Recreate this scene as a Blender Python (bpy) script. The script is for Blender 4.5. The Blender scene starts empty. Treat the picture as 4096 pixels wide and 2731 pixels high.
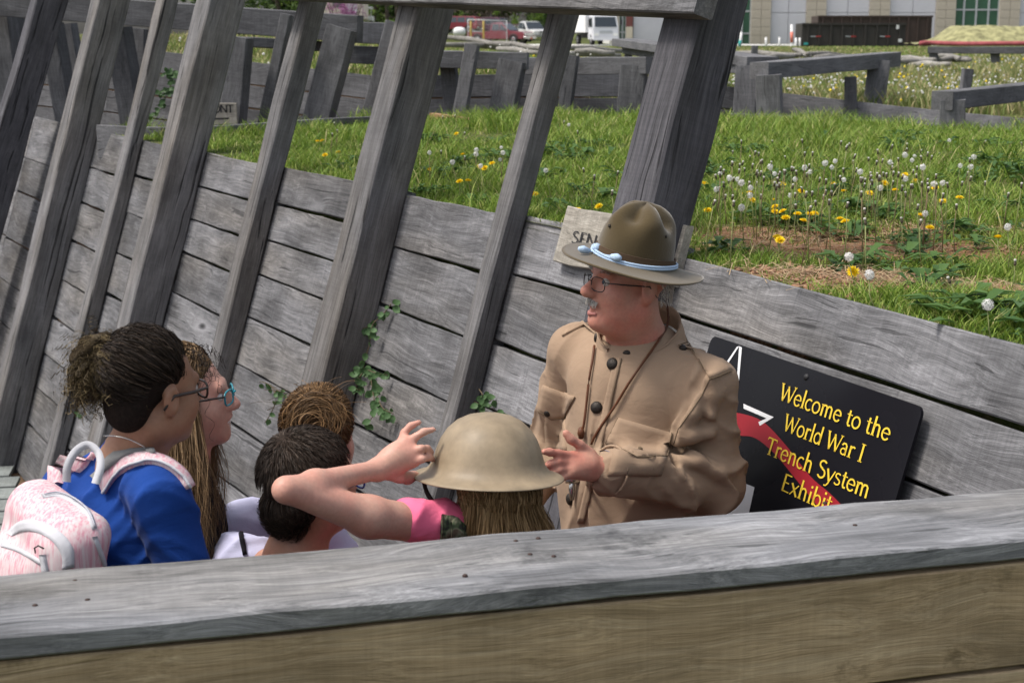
import bpy, bmesh, math, random
import numpy as np
from mathutils import Vector, Matrix, noise as mnoise
from mathutils.bvhtree import BVHTree
from mathutils.geometry import delaunay_2d_cdt

random.seed(7); RNG = np.random.default_rng(7)
S = bpy.context.scene

# ------------------------------------------------------------------ camera, sky, sun, exposure
CAM_H = 0.66; FPX = 6000.0
PITCH = math.atan((1365.5 - 130.0) / FPX)
cd = bpy.data.cameras.new('camera'); cam = bpy.data.objects.new('camera', cd)
S.collection.objects.link(cam); S.camera = cam
cam.location = (0, 0, CAM_H); cam.rotation_euler = (math.pi / 2 - PITCH, 0, 0)
cd.sensor_width = 36.0; cd.lens = 36.0 * FPX / 4096.0; cd.clip_start = 0.05; cd.clip_end = 2000
cd.dof.use_dof = True; cd.dof.focus_distance = 3.9; cd.dof.aperture_fstop = 9.0

SUN_EL, SUN_AZ = math.radians(62), math.radians(-100)      # azimuth from +Y, clockwise seen from above
w = bpy.data.worlds.new('World'); S.world = w; w.use_nodes = True
nt = w.node_tree; bg = nt.nodes['Background']
sky = nt.nodes.new('ShaderNodeTexSky'); sky.sky_type = 'NISHITA'; sky.sun_disc = False
sky.sun_elevation = SUN_EL; sky.sun_rotation = SUN_AZ; sky.air_density = 1.0; sky.dust_density = 4.0; sky.ozone_density = 1.0
hs = nt.nodes.new('ShaderNodeHueSaturation'); hs.inputs['Saturation'].default_value = 0.45
nt.links.new(sky.outputs[0], hs.inputs['Color']); nt.links.new(hs.outputs[0], bg.inputs['Color'])
bg.inputs['Strength'].default_value = 0.10
sd = bpy.data.lights.new('sun', 'SUN'); sun = bpy.data.objects.new('sun', sd); S.collection.objects.link(sun)
sd.energy = 1.5; sd.angle = math.radians(11); sd.color = (1, 0.94, 0.86)
sdir = Vector((math.sin(SUN_AZ) * math.cos(SUN_EL), math.cos(SUN_AZ) * math.cos(SUN_EL), math.sin(SUN_EL)))
sun.rotation_euler = (-sdir).to_track_quat('-Z', 'Y').to_euler()
S.view_settings.view_transform = 'Standard'; S.view_settings.look = 'None'
S.view_settings.exposure = 1.08; S.view_settings.gamma = 1.0

# ------------------------------------------------------------------ survey helper: photo pixel + world distance -> point
_F = Vector((0, math.cos(PITCH), -math.sin(PITCH))); _U = Vector((0, math.sin(PITCH), math.cos(PITCH)))
def ray(px, py):
    return Vector((1, 0, 0)) * ((px - 2048.0) / FPX) + _F + _U * ((1365.5 - py) / FPX)
def at(px, py, Y):
    d = ray(px, py); return Vector((0, 0, CAM_H)) + d * (Y / d.y)
def atz(px, py, z):
    d = ray(px, py); return Vector((0, 0, CAM_H)) + d * ((z - CAM_H) / d.z)

# ------------------------------------------------------------------ object helpers
COL = S.collection
def empty(name, loc, label=None, cat=None, group=None):
    o = bpy.data.objects.new(name, None); COL.objects.link(o); o.location = loc; o.empty_display_size = 0.05
    tag(o, label, cat, group); return o
def tag(o, label=None, cat=None, group=None, kind=None):
    if label: o['label'] = label
    if cat: o['category'] = cat
    if group: o['group'] = group
    if kind: o['kind'] = kind
    return o
def wloc(o):
    v = Vector(o.location)
    while o.parent: o = o.parent; v = v + Vector(o.location)
    return v
def put(name, me, parent=None, loc=None, mat=None, M=None):
    """link mesh as object; loc or M in world space; parents are never rotated or scaled unless M used on leaf only"""
    o = bpy.data.objects.new(name, me); COL.objects.link(o)
    if mat is not None and len(me.materials) == 0: me.materials.append(mat)
    if M is None: M = Matrix.Translation(Vector(loc or (0, 0, 0)))
    if parent is not None:
        o.parent = parent
        M = Matrix.Translation(-wloc(parent)) @ M
    o.matrix_basis = M
    return o
def mesh_np(name, V, F, smooth=True):
    V = np.asarray(V, np.float32); F = np.asarray(F, np.int32)
    me = bpy.data.meshes.new(name); k = F.shape[1]
    me.vertices.add(len(V)); me.vertices.foreach_set('co', V.ravel())
    me.loops.add(F.size); me.loops.foreach_set('vertex_index', F.ravel())
    me.polygons.add(len(F)); me.polygons.foreach_set('loop_start', np.arange(0, F.size, k, dtype=np.int32))
    me.polygons.foreach_set('use_smooth', np.full(len(F), smooth))
    me.update(calc_edges=True); return me
def mesh_py(name, V, F, smooth=False):
    me = bpy.data.meshes.new(name); me.from_pydata([tuple(v) for v in V], [], F); me.update()
    if smooth:
        for p in me.polygons: p.use_smooth = True
    return me
def bm_mesh(name, bm, smooth=False):
    bmesh.ops.recalc_face_normals(bm, faces=bm.faces)
    me = bpy.data.meshes.new(name); bm.to_mesh(me); bm.free()
    if smooth:
        for p in me.polygons: p.use_smooth = True
    return me
def frame(x, zhint):
    x = Vector(x).normalized(); z = Vector(zhint); z = (z - x * z.dot(x)).normalized(); y = z.cross(x)
    return Matrix((x, y, z)).transposed()
def box_mesh(L, T, W, rough=0.0, seg=1, bev=0.0, taper=1.0, seed=None):
    """box L along x, T along y, W along z, centred; slightly uneven sawn edges"""
    r = random.Random(seed if seed is not None else random.random())
    bm = bmesh.new(); rings = []
    for i in range(seg + 1):
        x = -L / 2 + L * i / seg; k = 1 + (taper - 1) * i / seg
        j = [r.uniform(-1, 1) * rough for _ in range(8)]
        hy, hz = T / 2 * k, W / 2 * k
        if bev > 0:
            b = bev
            pts = [(-hy + b, -hz), (hy - b, -hz), (hy, -hz + b), (hy, hz - b), (hy - b, hz), (-hy + b, hz), (-hy, hz - b), (-hy, -hz + b)]
            off = [0, 1, 1, 2, 2, 3, 3, 0]
            rings.append([bm.verts.new((x, p[0] + j[o] * .5, p[1] + j[o + 4])) for p, o in zip(pts, off)])
        else:
            pts = [(-hy, -hz), (hy, -hz), (hy, hz), (-hy, hz)]
            rings.append([bm.verts.new((x, p[0] + j[k2] * .5, p[1] + j[k2 + 4])) for k2, p in enumerate(pts)])
    n = len(rings[0])
    for a, b in zip(rings, rings[1:]):
        for i in range(n): bm.faces.new((a[i], a[(i + 1) % n], b[(i + 1) % n], b[i]))
    bm.faces.new(rings[0][::-1]); bm.faces.new(rings[-1])
    return bm_mesh('board', bm)
def board(name, p0, p1, wdir, T, W, mat, parent=None, rough=.002, seg=5, bev=.003, label=None):
    """plank from p0 to p1 (centre line), W wide along wdir, T thick"""
    p0 = Vector(p0); p1 = Vector(p1); L = (p1 - p0).length
    R3 = frame(p1 - p0, wdir)
    M = Matrix.Translation((p0 + p1) / 2) @ R3.to_4x4()
    o = put(name, box_mesh(L, T, W, rough, seg, bev), parent, mat=mat, M=M)
    if label: o['label'] = label
    return o
def tube_vf(pts, rad, n=6, cap=True):
    """verts, quads of a tube along pts"""
    pts = [Vector(p) for p in pts]; V = []; F = []
    rad = rad if hasattr(rad, '__len__') else [rad] * len(pts)
    up = Vector((0.13, 0.31, 0.94))
    for i, p in enumerate(pts):
        d = (pts[min(i + 1, len(pts) - 1)] - pts[max(i - 1, 0)]).normalized()
        a = d.cross(up)
        if a.length < 1e-3: a = d.cross(Vector((1, 0, 0)))
        a.normalize(); b = d.cross(a)
        for k in range(n):
            t = 2 * math.pi * k / n; V.append(p + (a * math.cos(t) + b * math.sin(t)) * rad[i])
    for i in range(len(pts) - 1):
        for k in range(n): F.append((i * n + k, i * n + (k + 1) % n, (i + 1) * n + (k + 1) % n, (i + 1) * n + k))
    if cap:
        F.append(tuple(range(n))[::-1]); F.append(tuple((len(pts) - 1) * n + k for k in range(n)))
    return V, F
def tube(name, pts, rad, mat, parent=None, n=8, base=None):
    b = Vector(base) if base is not None else (Vector(pts[0]))
    V, F = tube_vf([Vector(p) - b for p in pts], rad, n)
    return put(name, mesh_py(name, V, F, True), parent, b, mat)
def join_vf(parts):
    V = []; F = []
    for v, f in parts:
        o = len(V); V += list(v); F += [tuple(i + o for i in q) for q in f]
    return V, F
def lathe_vf(prof, n=24):
    """prof: list of (r,z)"""
    V = []; F = []
    for r, z in prof:
        for k in range(n): t = 2 * math.pi * k / n; V.append(Vector((r * math.cos(t), r * math.sin(t), z)))
    for i in range(len(prof) - 1):
        for k in range(n): F.append((i * n + k, i * n + (k + 1) % n, (i + 1) * n + (k + 1) % n, (i + 1) * n + k))
    return V, F
def catmull(P, n=8):
    P = [Vector(p) for p in P]; Q = [P[0] * 2 - P[1]] + P + [P[-1] * 2 - P[-2]]; out = []
    for i in range(1, len(Q) - 2):
        a, b, c, d = Q[i - 1], Q[i], Q[i + 1], Q[i + 2]
        for k in range(n):
            t = k / n
            out.append(.5 * ((2 * b) + (c - a) * t + (2 * a - 5 * b + 4 * c - d) * t * t + (3 * b - a - 3 * c + d) * t ** 3))
    out.append(P[-1]); return out

# ------------------------------------------------------------------ materials
def nodes_of(name):
    m = bpy.data.materials.new(name); m.use_nodes = True; return m, m.node_tree, m.node_tree.nodes['Principled BSDF']
def N(t, kind, **kw):
    n = t.nodes.new(kind)
    for k, v in kw.items():
        if k in n.inputs.keys(): n.inputs[k].default_value = v
        else: setattr(n, k, v)
    return n
def rgb(c): return (c[0], c[1], c[2], 1)
def ramp(t, src, stops):
    r = N(t, 'ShaderNodeValToRGB'); e = r.color_ramp.elements
    e[0].position, e[0].color = stops[0][0], rgb(stops[0][1]); e[1].position, e[1].color = stops[-1][0], rgb(stops[-1][1])
    for p, c in stops[1:-1]: q = e.new(p); q.color = rgb(c)
    t.links.new(src, r.inputs[0]); return r.outputs[0]
def mix(t, a, b, fac, mode='MIX'):
    m = N(t, 'ShaderNodeMix', data_type='RGBA', blend_type=mode)
    for s, v in ((m.inputs[0], fac), (m.inputs[6], a), (m.inputs[7], b)):
        if hasattr(v, 'is_output'): t.links.new(v, s)
        elif isinstance(v, (int, float)): s.default_value = v
        else: s.default_value = rgb(v)
    return m.outputs[2]
def gray(c): return (c, c, c)
def simple(name, col, rough=.6, metal=0.0, var=.0, scale=30, spec=.3, bump=0.0, coord='Object', sheen=0.0):
    m, t, p = nodes_of(name)
    p.inputs['Roughness'].default_value = rough; p.inputs['Metallic'].default_value = metal
    p.inputs['Specular IOR Level'].default_value = spec
    if sheen: p.inputs['Sheen Weight'].default_value = sheen
    if var > 0 or bump > 0:
        tc = N(t, 'ShaderNodeTexCoord'); nz = N(t, 'ShaderNodeTexNoise', Scale=scale, Detail=5.0, Roughness=.6)
        t.links.new(tc.outputs[coord], nz.inputs['Vector'])
        c = ramp(t, nz.outputs[0], [(.25, tuple(x * (1 - var) for x in col)), (.75, tuple(min(1, x * (1 + var)) for x in col))])
        t.links.new(c, p.inputs['Base Color'])
        if bump:
            b = N(t, 'ShaderNodeBump', Strength=bump, Distance=.004); t.links.new(nz.outputs[0], b.inputs['Height']); t.links.new(b.outputs[0], p.inputs['Normal'])
    else: p.inputs['Base Color'].default_value = rgb(col)
    return m
def wood(name, dark, mid, light, crack=.75, blotch=.35, saw=.10, bumpk=1.0, tint=None, warp=.10, stain=0.0, ckw=.0, rv0=.72, rv1=1.16):
    m, t, p = nodes_of(name); L = t.links.new
    tc = N(t, 'ShaderNodeTexCoord'); oi = N(t, 'ShaderNodeObjectInfo')
    sc = N(t, 'ShaderNodeVectorMath', operation='SCALE', Scale=37.0)
    cx = N(t, 'ShaderNodeCombineXYZ'); L(oi.outputs['Random'], cx.inputs[0]); L(oi.outputs['Random'], cx.inputs[2]); cx.inputs[1].default_value = .3
    L(cx.outputs[0], sc.inputs[0])
    ad = N(t, 'ShaderNodeVectorMath', operation='ADD'); L(tc.outputs['Object'], ad.inputs[0]); L(sc.outputs[0], ad.inputs[1])
    # slow warp makes the cathedral figure
    wn = N(t, 'ShaderNodeTexNoise', Scale=2.6, Detail=2.0); 
    wm = N(t, 'ShaderNodeMapping'); wm.inputs['Scale'].default_value = (.8, 2.2, 2.2); L(ad.outputs[0], wm.inputs[0]); L(wm.outputs[0], wn.inputs['Vector'])
    ws = N(t, 'ShaderNodeVectorMath', operation='SCALE', Scale=warp); L(wn.outputs['Color'], ws.inputs[0])
    w2 = N(t, 'ShaderNodeVectorMath', operation='ADD'); L(ad.outputs[0], w2.inputs[0]); L(ws.outputs[0], w2.inputs[1])
    def stretched(v, s, scale, detail, rough=.6, dist=0.0):
        mp = N(t, 'ShaderNodeMapping'); mp.inputs['Scale'].default_value = s; L(v, mp.inputs[0])
        n = N(t, 'ShaderNodeTexNoise', Scale=scale, Detail=detail, Roughness=rough, Distortion=dist); L(mp.outputs[0], n.inputs['Vector']); return n.outputs[0]
    g1 = stretched(w2.outputs[0], (.9, 34, 34), 2.4, 8, .72)
    g2 = stretched(w2.outputs[0], (1.6, 95, 95), 4.0, 5, .65)
    bl = stretched(ad.outputs[0], (1.5, 4, 4), 2.0, 4, .55)
    ck = stretched(w2.outputs[0], (.55, 30, 30), 1.6, 3, .5)
    sw = stretched(ad.outputs[0], (130, 5, 5), 1.0, 3, .6)
    col = ramp(t, g1, [(.28, dark), (.5, mid), (.72, light)])
    f2 = ramp(t, g2, [(.3, gray(.62)), (.7, gray(1.22))]); col = mix(t, col, f2, .8, 'MULTIPLY')
    fb = ramp(t, bl, [(.3, gray(1 - blotch)), (.7, gray(1 + blotch * .35))]); col = mix(t, col, fb, 1.0, 'MULTIPLY')
    fs = ramp(t, sw, [(.35, gray(1 - saw)), (.65, gray(1 + saw))]); col = mix(t, col, fs, 1.0, 'MULTIPLY')
    if tint is not None:
        wb = stretched(ad.outputs[0], (.7, 2.5, 2.5), 1.3, 3, .5)
        wf = ramp(t, wb, [(.45, gray(0)), (.68, gray(1))]); col = mix(t, col, tint, wf, 'MULTIPLY')
    if stain > 0:
        st = N(t, 'ShaderNodeTexNoise', Scale=5.0, Detail=5.0, Roughness=.7); L(ad.outputs[0], st.inputs['Vector'])
        sf = ramp(t, st.outputs[0], [(.60, gray(0)), (.72, gray(stain))]); col = mix(t, col, tuple(x * .35 for x in dark), sf)
    # sparse knots: dark eye with a paler collar
    km = N(t, 'ShaderNodeMapping'); km.inputs['Scale'].default_value = (1.6, 5.0, 5.0); L(w2.outputs[0], km.inputs[0])
    vo = N(t, 'ShaderNodeTexVoronoi', Scale=1.0); L(km.outputs[0], vo.inputs['Vector']); sp = N(t, 'ShaderNodeSeparateColor'); L(vo.outputs['Color'], sp.inputs[0])
    pick = ramp(t, sp.outputs[0], [(.70, gray(0)), (.71, gray(1))])
    eye = mix(t, gray(0), ramp(t, vo.outputs['Distance'], [(.035, gray(1)), (.11, gray(0))]), pick); ringk = mix(t, gray(0), ramp(t, vo.outputs['Distance'], [(.05, gray(0)), (.12, gray(.5)), (.24, gray(0))]), pick)
    col = mix(t, col, light, ringk); col = mix(t, col, tuple(x * .35 for x in dark), eye)
    kf = ramp(t, ck, [(.30 + ckw, gray(1)), (.345 + ckw, gray(0))]); kf = mix(t, gray(0), kf, crack)
    col = mix(t, col, tuple(x * .28 for x in dark), kf)
    rv = N(t, 'ShaderNodeMapRange'); rv.inputs[3].default_value = rv0; rv.inputs[4].default_value = rv1; L(oi.outputs['Random'], rv.inputs[0])
    col = mix(t, col, rv.outputs[0], 1.0, 'MULTIPLY')
    L(col, p.inputs['Base Color']); p.inputs['Roughness'].default_value = .85; p.inputs['Specular IOR Level'].default_value = .15
    b1 = N(t, 'ShaderNodeBump', Strength=.55 * bumpk, Distance=.004); L(g2, b1.inputs['Height'])
    b2 = N(t, 'ShaderNodeBump', Strength=.5 * bumpk, Distance=.006, invert=True); L(kf, b2.inputs['Height']); L(b1.outputs[0], b2.inputs['Normal'])
    L(b2.outputs[0], p.inputs['Normal'])
    return m
M = {}
M['wood'] = wood('weathered_wood', (.095, .095, .100), (.175, .175, .183), (.30, .299, .313), crack=.55, blotch=.5, tint=(1.0, .95, .87), ckw=.01)
M['post'] = wood('post_wood', (.115, .112, .113), (.185, .181, .184), (.27, .266, .272), crack=.95, tint=(1.0, .94, .85), warp=.05, saw=.05, ckw=.032, blotch=.4, rv0=.85, rv1=1.1)
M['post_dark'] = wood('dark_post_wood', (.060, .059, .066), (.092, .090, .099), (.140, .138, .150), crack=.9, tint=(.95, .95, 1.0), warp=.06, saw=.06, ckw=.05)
M['rail'] = wood('rail_wood', (.14, .144, .155), (.275, .281, .298), (.44, .446, .466), crack=.6, blotch=.45, tint=(1.02, .97, .88), saw=.035, warp=.16, stain=.8, ckw=.01)
M['plank_brown'] = wood('brown_plank_wood', (.27, .195, .112), (.42, .315, .195), (.53, .42, .28), crack=.35, blotch=.45, tint=(.84, .84, .85), warp=.10, stain=.9, saw=.05, ckw=-.01)
M['farwood'] = wood('far_wood', (.10, .10, .105), (.155, .155, .162), (.22, .22, .23), crack=.6, warp=.15)
M['freshwood'] = wood('orange_wood', (.20, .12, .06), (.30, .19, .10), (.38, .26, .15), crack=.4)
M['signwood'] = wood('pale_sign_wood', (.26, .24, .20), (.40, .37, .32), (.52, .49, .43), crack=.95)
M['log'] = wood('log_wood', (.15, .14, .13), (.30, .285, .26), (.46, .44, .41), crack=.9)
M['nail'] = simple('rusty_nail', (.06, .04, .035), .6, .5)
# ------------------------------------------------------------------ trench layout (plan measured at grass level, z = 0)
LEAN = math.radians(17)
A0 = Vector((.51251, 4.46088, 0))                                   # corner of the two wall runs
T_B = Vector((-.49277, .87016, 0)); N_B = Vector((.87016, .49277, 0))
T_R = Vector((-.41080, .91173, 0)); N_R = Vector((.91173, .41080, 0))
def lean_axes(n):
    up = n * math.sin(LEAN) + Vector((0, 0, math.cos(LEAN)))
    inw = -(n * math.cos(LEAN)) + Vector((0, 0, math.sin(LEAN)))    # into the trench
    return up, inw
UP_B, IN_B = lean_axes(N_B); UP_R, IN_R = lean_axes(N_R)
def WB(s, u, o=0.0): return A0 + T_B * s + UP_B * u + IN_B * o
def WR(s, u, o=0.0): return A0 + T_R * s + UP_R * u + IN_R * o
RAIL_Z = -.20
RB0 = Vector((-.826, 2.2936, RAIL_Z)); RB1 = Vector((.9826, 2.7621, RAIL_Z)); RD = (RB1 - RB0).normalized()

H1 = [WB(9.6, 0), WB(6.75, 0), WB(3.3, 0), A0, A0 - T_R * 1.78]
H1 = [Vector((p.x, p.y)) for p in H1] + [Vector((1.24, 2.84)), Vector((-.826, 2.30)), Vector((-4.0, 1.48)), Vector((-7.0, 3.5)), Vector((-8.2, 12.0)), Vector((-7.6, 15.6))]
NEAR2 = [(-2.81, 10.33), (-2.37, 10.27), (-1.74, 10.82), (-1.08, 11.56), (-.63, 12.05), (.0, 11.9), (.85, 11.95), (1.756, 12.05), (2.72, 11.1), (3.02, 10.6), (3.2, 9.43), (3.55, 7.6)]
FAR2 = [(5.2, 7.5), (4.9, 9.6), (4.35, 12.0), (3.3, 12.9), (2.0, 13.6), (1.0, 13.4), (-.1, 13.3), (-1.2, 13.15), (-2.5, 13.65), (-3.7, 14.35), (-5.6, 15.5)]
H2 = [Vector(p) for p in NEAR2 + FAR2] + [Vector((-6.5, 14.0)), Vector((WB(9.6, 0).x, WB(9.6, 0).y))]
def sstep(a, b, x): t = np.clip((x - a) / (b - a), 0, 1); return t * t * (3 - 2 * t)
def inpoly(x, y, P):
    x = np.asarray(x, float); y = np.asarray(y, float); r = np.zeros(x.shape, bool); j = len(P) - 1
    for i in range(len(P)):
        xi, yi, xj, yj = P[i][0], P[i][1], P[j][0], P[j][1]
        c = ((yi > y) != (yj > y)) & (x < (xj - xi) * (y - yi) / ((yj - yi) + 1e-12) + xi); r ^= c; j = i
    return r
_fx = [(.9, .7, .3), (1.7, -1.2, 1.1), (-2.9, 2.3, 2.0), (4.7, 3.9, .7)]
def hgt(x, y):
    x = np.asarray(x, float); y = np.asarray(y, float)
    h = np.zeros(x.shape)
    for i, (a, b, c) in enumerate(_fx): h = h + np.sin(a * x + b * y + c) * (.016 / (1 + i * .5))
    far = sstep(12.6, 14.0, y)                                                         # ground beyond the second trench
    h = h * (1 - .5 * far) + far * (.30 * (1 - sstep(-.3, 2.4, x)) * (1 - sstep(18, 30, y)) + .06 * sstep(20, 60, y))
    h = h + .25 * np.exp(-((x + 3.5) ** 2 / 9 + (y - 17.5) ** 2 / 3)) * far             # spoil heap left
    near = 1 - sstep(2.45, 2.95, y)
    h = h - .38 * sstep(58, 105, y)
    h = h * (1 - near) - .95 * near
    h = h + .05 * np.exp(-((x - 1.4) ** 2 + (y - 8.3) ** 2) / 3)
    return h

# ground sheet with the two trenches cut out
vs = []; es = []
def ring(P):
    o = len(vs)
    for p in P: vs.append(Vector((p[0], p[1])))
    for i in range(len(P)): es.append((o + i, o + (i + 1) % len(P)))
def dens(P, d=.35):
    out = []
    for i in range(len(P)):
        a = Vector(P[i][:2]); b = Vector(P[(i + 1) % len(P)][:2]); k = max(1, int((b - a).length / d))
        for q in range(k): out.append(a + (b - a) * (q / k))
    return out
ring(dens(H1)); ring(dens(H2)); ring([(-600, -40), (600, -40), (600, 900), (-600, 900)])
for gx in np.arange(-9, 9.01, .30):
    for gy in np.arange(-.5, 22, .30): vs.append(Vector((gx + random.uniform(-.05, .05), gy + random.uniform(-.05, .05))))
for gx in np.arange(-80, 81, 5):
    for gy in np.arange(25, 180, 5): vs.append(Vector((gx + .37, gy + .21)))
for gx in np.arange(-40, 41, 3):
    for gy in list(np.arange(-30, -1, 3)): vs.append(Vector((gx + .17, gy + .11)))
v2, e2, f2, *_ = delaunay_2d_cdt(vs, es, [], 0, 1e-5)
cx = np.array([sum(v2[i].x for i in f) / 3 for f in f2]); cy = np.array([sum(v2[i].y for i in f) / 3 for f in f2])
hole = inpoly(cx, cy, H1) | inpoly(cx, cy, H2)
vx = np.array([v.x for v in v2]); vy = np.array([v.y for v in v2]); vz = hgt(vx, vy)
gm, t, p = nodes_of('turf_soil'); L = t.links.new
tc = N(t, 'ShaderNodeTexCoord')
n1 = N(t, 'ShaderNodeTexNoise', Scale=1.1, Detail=5.0, Roughness=.6); n2 = N(t, 'ShaderNodeTexNoise', Scale=14.0, Detail=6.0, Roughness=.7); n3 = N(t, 'ShaderNodeTexNoise', Scale=55.0, Detail=4.0)
for n in (n1, n2, n3): L(tc.outputs['Object'], n.inputs['Vector'])
c1 = ramp(t, n2.outputs[0], [(.3, (.045, .065, .018)), (.52, (.085, .10, .032)), (.72, (.17, .14, .07))])
c2 = ramp(t, n3.outputs[0], [(.3, (.16, .085, .045)), (.5, (.25, .13, .07)), (.75, (.34, .24, .15))])
# bare red clay: one patch by the wall and along the second trench
def blob(cx_, cy_, rx, ry):
    mp = N(t, 'ShaderNodeMapping'); mp.inputs['Location'].default_value = (-cx_ / rx, -cy_ / ry, 0); mp.inputs['Scale'].default_value = (1 / rx, 1 / ry, 0)
    L(tc.outputs['Object'], mp.inputs[0]); ln = N(t, 'ShaderNodeVectorMath', operation='LENGTH'); L(mp.outputs[0], ln.inputs[0]); return ln.outputs['Value']
_cl = lambda px, py: (atz(px, py, 0).x, atz(px, py, 0).y)
CLAY = [(*_cl(3130, 925), .34, .22), (*_cl(3500, 985), .52, .26), (*_cl(3800, 905), .28, .22), (*_cl(3350, 1080), .35, .14), (*_cl(3700, 1130), .4, .14), (*_cl(2780, 480), .3, .3), (-3.1, 16.9, 2.2, .5), (1.15, 11.2, .35, .2), (-.5, 11.6, .8, .25), (-2.3, 10.6, .5, .3)]
acc = None
for b in CLAY:
    d = N(t, 'ShaderNodeMath', operation='SUBTRACT'); d.inputs[0].default_value = 1.15; L(blob(*b), d.inputs[1])
    if acc is None: acc = d.outputs[0]
    else:
        mx = N(t, 'ShaderNodeMath', operation='MAXIMUM'); L(acc, mx.inputs[0]); L(d.outputs[0], mx.inputs[1]); acc = mx.outputs[0]
sm = N(t, 'ShaderNodeMath', operation='ADD'); L(acc, sm.inputs[0])
nn = N(t, 'ShaderNodeMath', operation='MULTIPLY_ADD'); L(n2.outputs[0], nn.inputs[0]); nn.inputs[1].default_value = 1.6; nn.inputs[2].default_value = -.8; L(nn.outputs[0], sm.inputs[1])
cf = ramp(t, sm.outputs[0], [(.02, gray(0)), (.30, gray(1))])
L(mix(t, c1, c2, cf), p.inputs['Base Color']); p.inputs['Roughness'].default_value = .95; p.inputs['Specular IOR Level'].default_value = .1
bp = N(t, 'ShaderNodeBump', Strength=.8, Distance=.03); L(n2.outputs[0], bp.inputs['Height']); L(bp.outputs[0], p.inputs['Normal'])
M['turf'] = gm
gme = mesh_py('ground', [(a, b, c) for a, b, c in zip(vx, vy, vz)], [tuple(f) for f, h in zip(f2, hole) if not h], True)
tag(put('ground', gme, mat=gm), kind='structure')

# trench floors and earth sides
M['soil'] = simple('packed_earth', (.13, .085, .055), .95, var=.4, scale=9, bump=.6, spec=.1)
def floor_z(x, y): return -1.60 - .74 * float(sstep(4.0, 5.6, y))
fv = []; ff = []
gx = np.arange(-9, 6.01, .4); gy = np.arange(1.0, 16.6, .4)
for y in gy:
    for x in gx: fv.append((x, y, floor_z(x, y)))
for j in range(len(gy) - 1):
    for i in range(len(gx) - 1): k = j * len(gx) + i; ff.append((k, k + 1, k + len(gx) + 1, k + len(gx)))
tag(put('trench_floor', mesh_py('trench_floor', fv, ff), mat=M['soil']), kind='structure')
def earth_side(P, name, closed=True, depth=2.5, inset=.0):
    V = []; F = []; P = [Vector(p[:2]) for p in P]; n = len(P)
    for q in P:
        V.append((q.x, q.y, float(hgt(q.x, q.y)) - .002)); V.append((q.x, q.y, -depth))
    for i in range(n if closed else n - 1): j = (i + 1) % n; F.append((2 * i, 2 * j, 2 * j + 1, 2 * i + 1))
    tag(put(name, mesh_py(name, V, F), mat=M['soil']), kind='structure')
nb = [WB(9.6, 0), WB(6.75, 0), A0, A0 - T_R * 1.78]
# the leaning wall needs sloped earth behind it
V = []; F = []
for q, n_ in ((WB(6.6, 0), N_B), (WB(3.3, 0), N_B), (A0 + Vector((0, 0, 0)), (N_B + N_R).normalized()), (A0 - T_R * 1.78, N_R)):
    q2 = q + n_ * .085; V.append((q2.x, q2.y, float(hgt(q2.x, q2.y)))); b = q + n_ * (.085 - 2.5 * math.tan(LEAN)); V.append((b.x, b.y, -2.5))
    V.append((q.x - n_.x * .0, q.y - n_.y * .0, float(hgt(q.x, q.y)) - .004))
for i in range(3): F.append((3 * i, 3 * i + 3, 3 * i + 4, 3 * i + 1)); F.append((3 * i, 3 * i + 2, 3 * i + 5, 3 * i + 3))
tag(put('earth_bank', mesh_py('earth_bank', V, F), mat=gm), kind='structure')
earth_side([(1.24, 2.84), (-.826, 2.30), (-4.0, 1.48), (-7.0, 3.5), (-8.2, 12.0), (-7.6, 15.6), (-5.6, 15.5)], 'earth_face', False)
earth_side(NEAR2, 'earth_face', False); earth_side([(3.55, 7.6)] + FAR2, 'earth_face', False)
# ------------------------------------------------------------------ the near plank wall (long run B, short run R)
POSTS = [(6.79, .208, .235, 1.15), (5.70, .085, .17, 1.15), (4.47, .20, .21, 1.15), (3.28, .10, .13, 1.15), (1.91, .166, .19, .86), (.94, .083, .09, .84), (0.0, .16, .20, 1.2)]
BAYS = [(8.75, 10.2, [0, -.33, -.61, -.98, -1.3, -1.6, -1.9, -2.2, -2.45]),
        (6.79, 8.75, [0, -.335, -.605, -.985, -1.30, -1.6, -1.9, -2.2, -2.47]),
        (5.70, 6.79, [0, -.255, -.503, -.77, -1.05, -1.318, -1.574, -1.817, -2.08, -2.42]),
        (4.47, 5.70, [0, -.216, -.458, -.72, -.98, -1.23, -1.48, -1.75, -2.0, -2.42]),
        (3.28, 4.47, [.008, -.178, -.367, -.558, -.79, -1.02, -1.25, -1.48, -1.72, -1.95, -2.2]),
        (1.91, 3.28, [.022, -.153, -.338, -.515, -.728, -.965, -1.24, -1.5, -1.75, -2.0]),
        (.94, 1.91, [.012, -.204, -.45, -.698, -.94, -1.18, -1.42, -1.66]),
        (0.0, .94, [.03, -.183, -.432, -.66, -.9, -1.14, -1.4, -1.65])]
wallB = empty('plank_wall', WB(4.0, -1.65), 'long leaning wall of weathered grey planks and posts behind the people', 'wall')
rr = random.Random(3)
for s0, s1, us in BAYS:
    for k in range(len(us) - 1):
        g = rr.uniform(.008, .016) if k else .0
        a, b = us[k] - g, us[k + 1]; uc = (a + b) / 2; j = rr.uniform(-.006, .006); o = -.024 + rr.uniform(-.006, .004)
        board('plank', WB(s1 + .03, uc + j, o), WB(s0 + .02, uc - j, o), UP_B, .045, a - b, M['wood'], wallB, rough=.003, seg=7, bev=.004)
for s, d, wd, top in POSTS:
    L_ = top + 2.55
    board('post', WB(s + wd / 2, -2.55, d / 2 + .001), WB(s + wd / 2, top, d / 2 + .001), IN_B, wd, d, M['post_dark'] if s == 0 else M['post'], wallB, rough=.006, seg=9, bev=.008)
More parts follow.
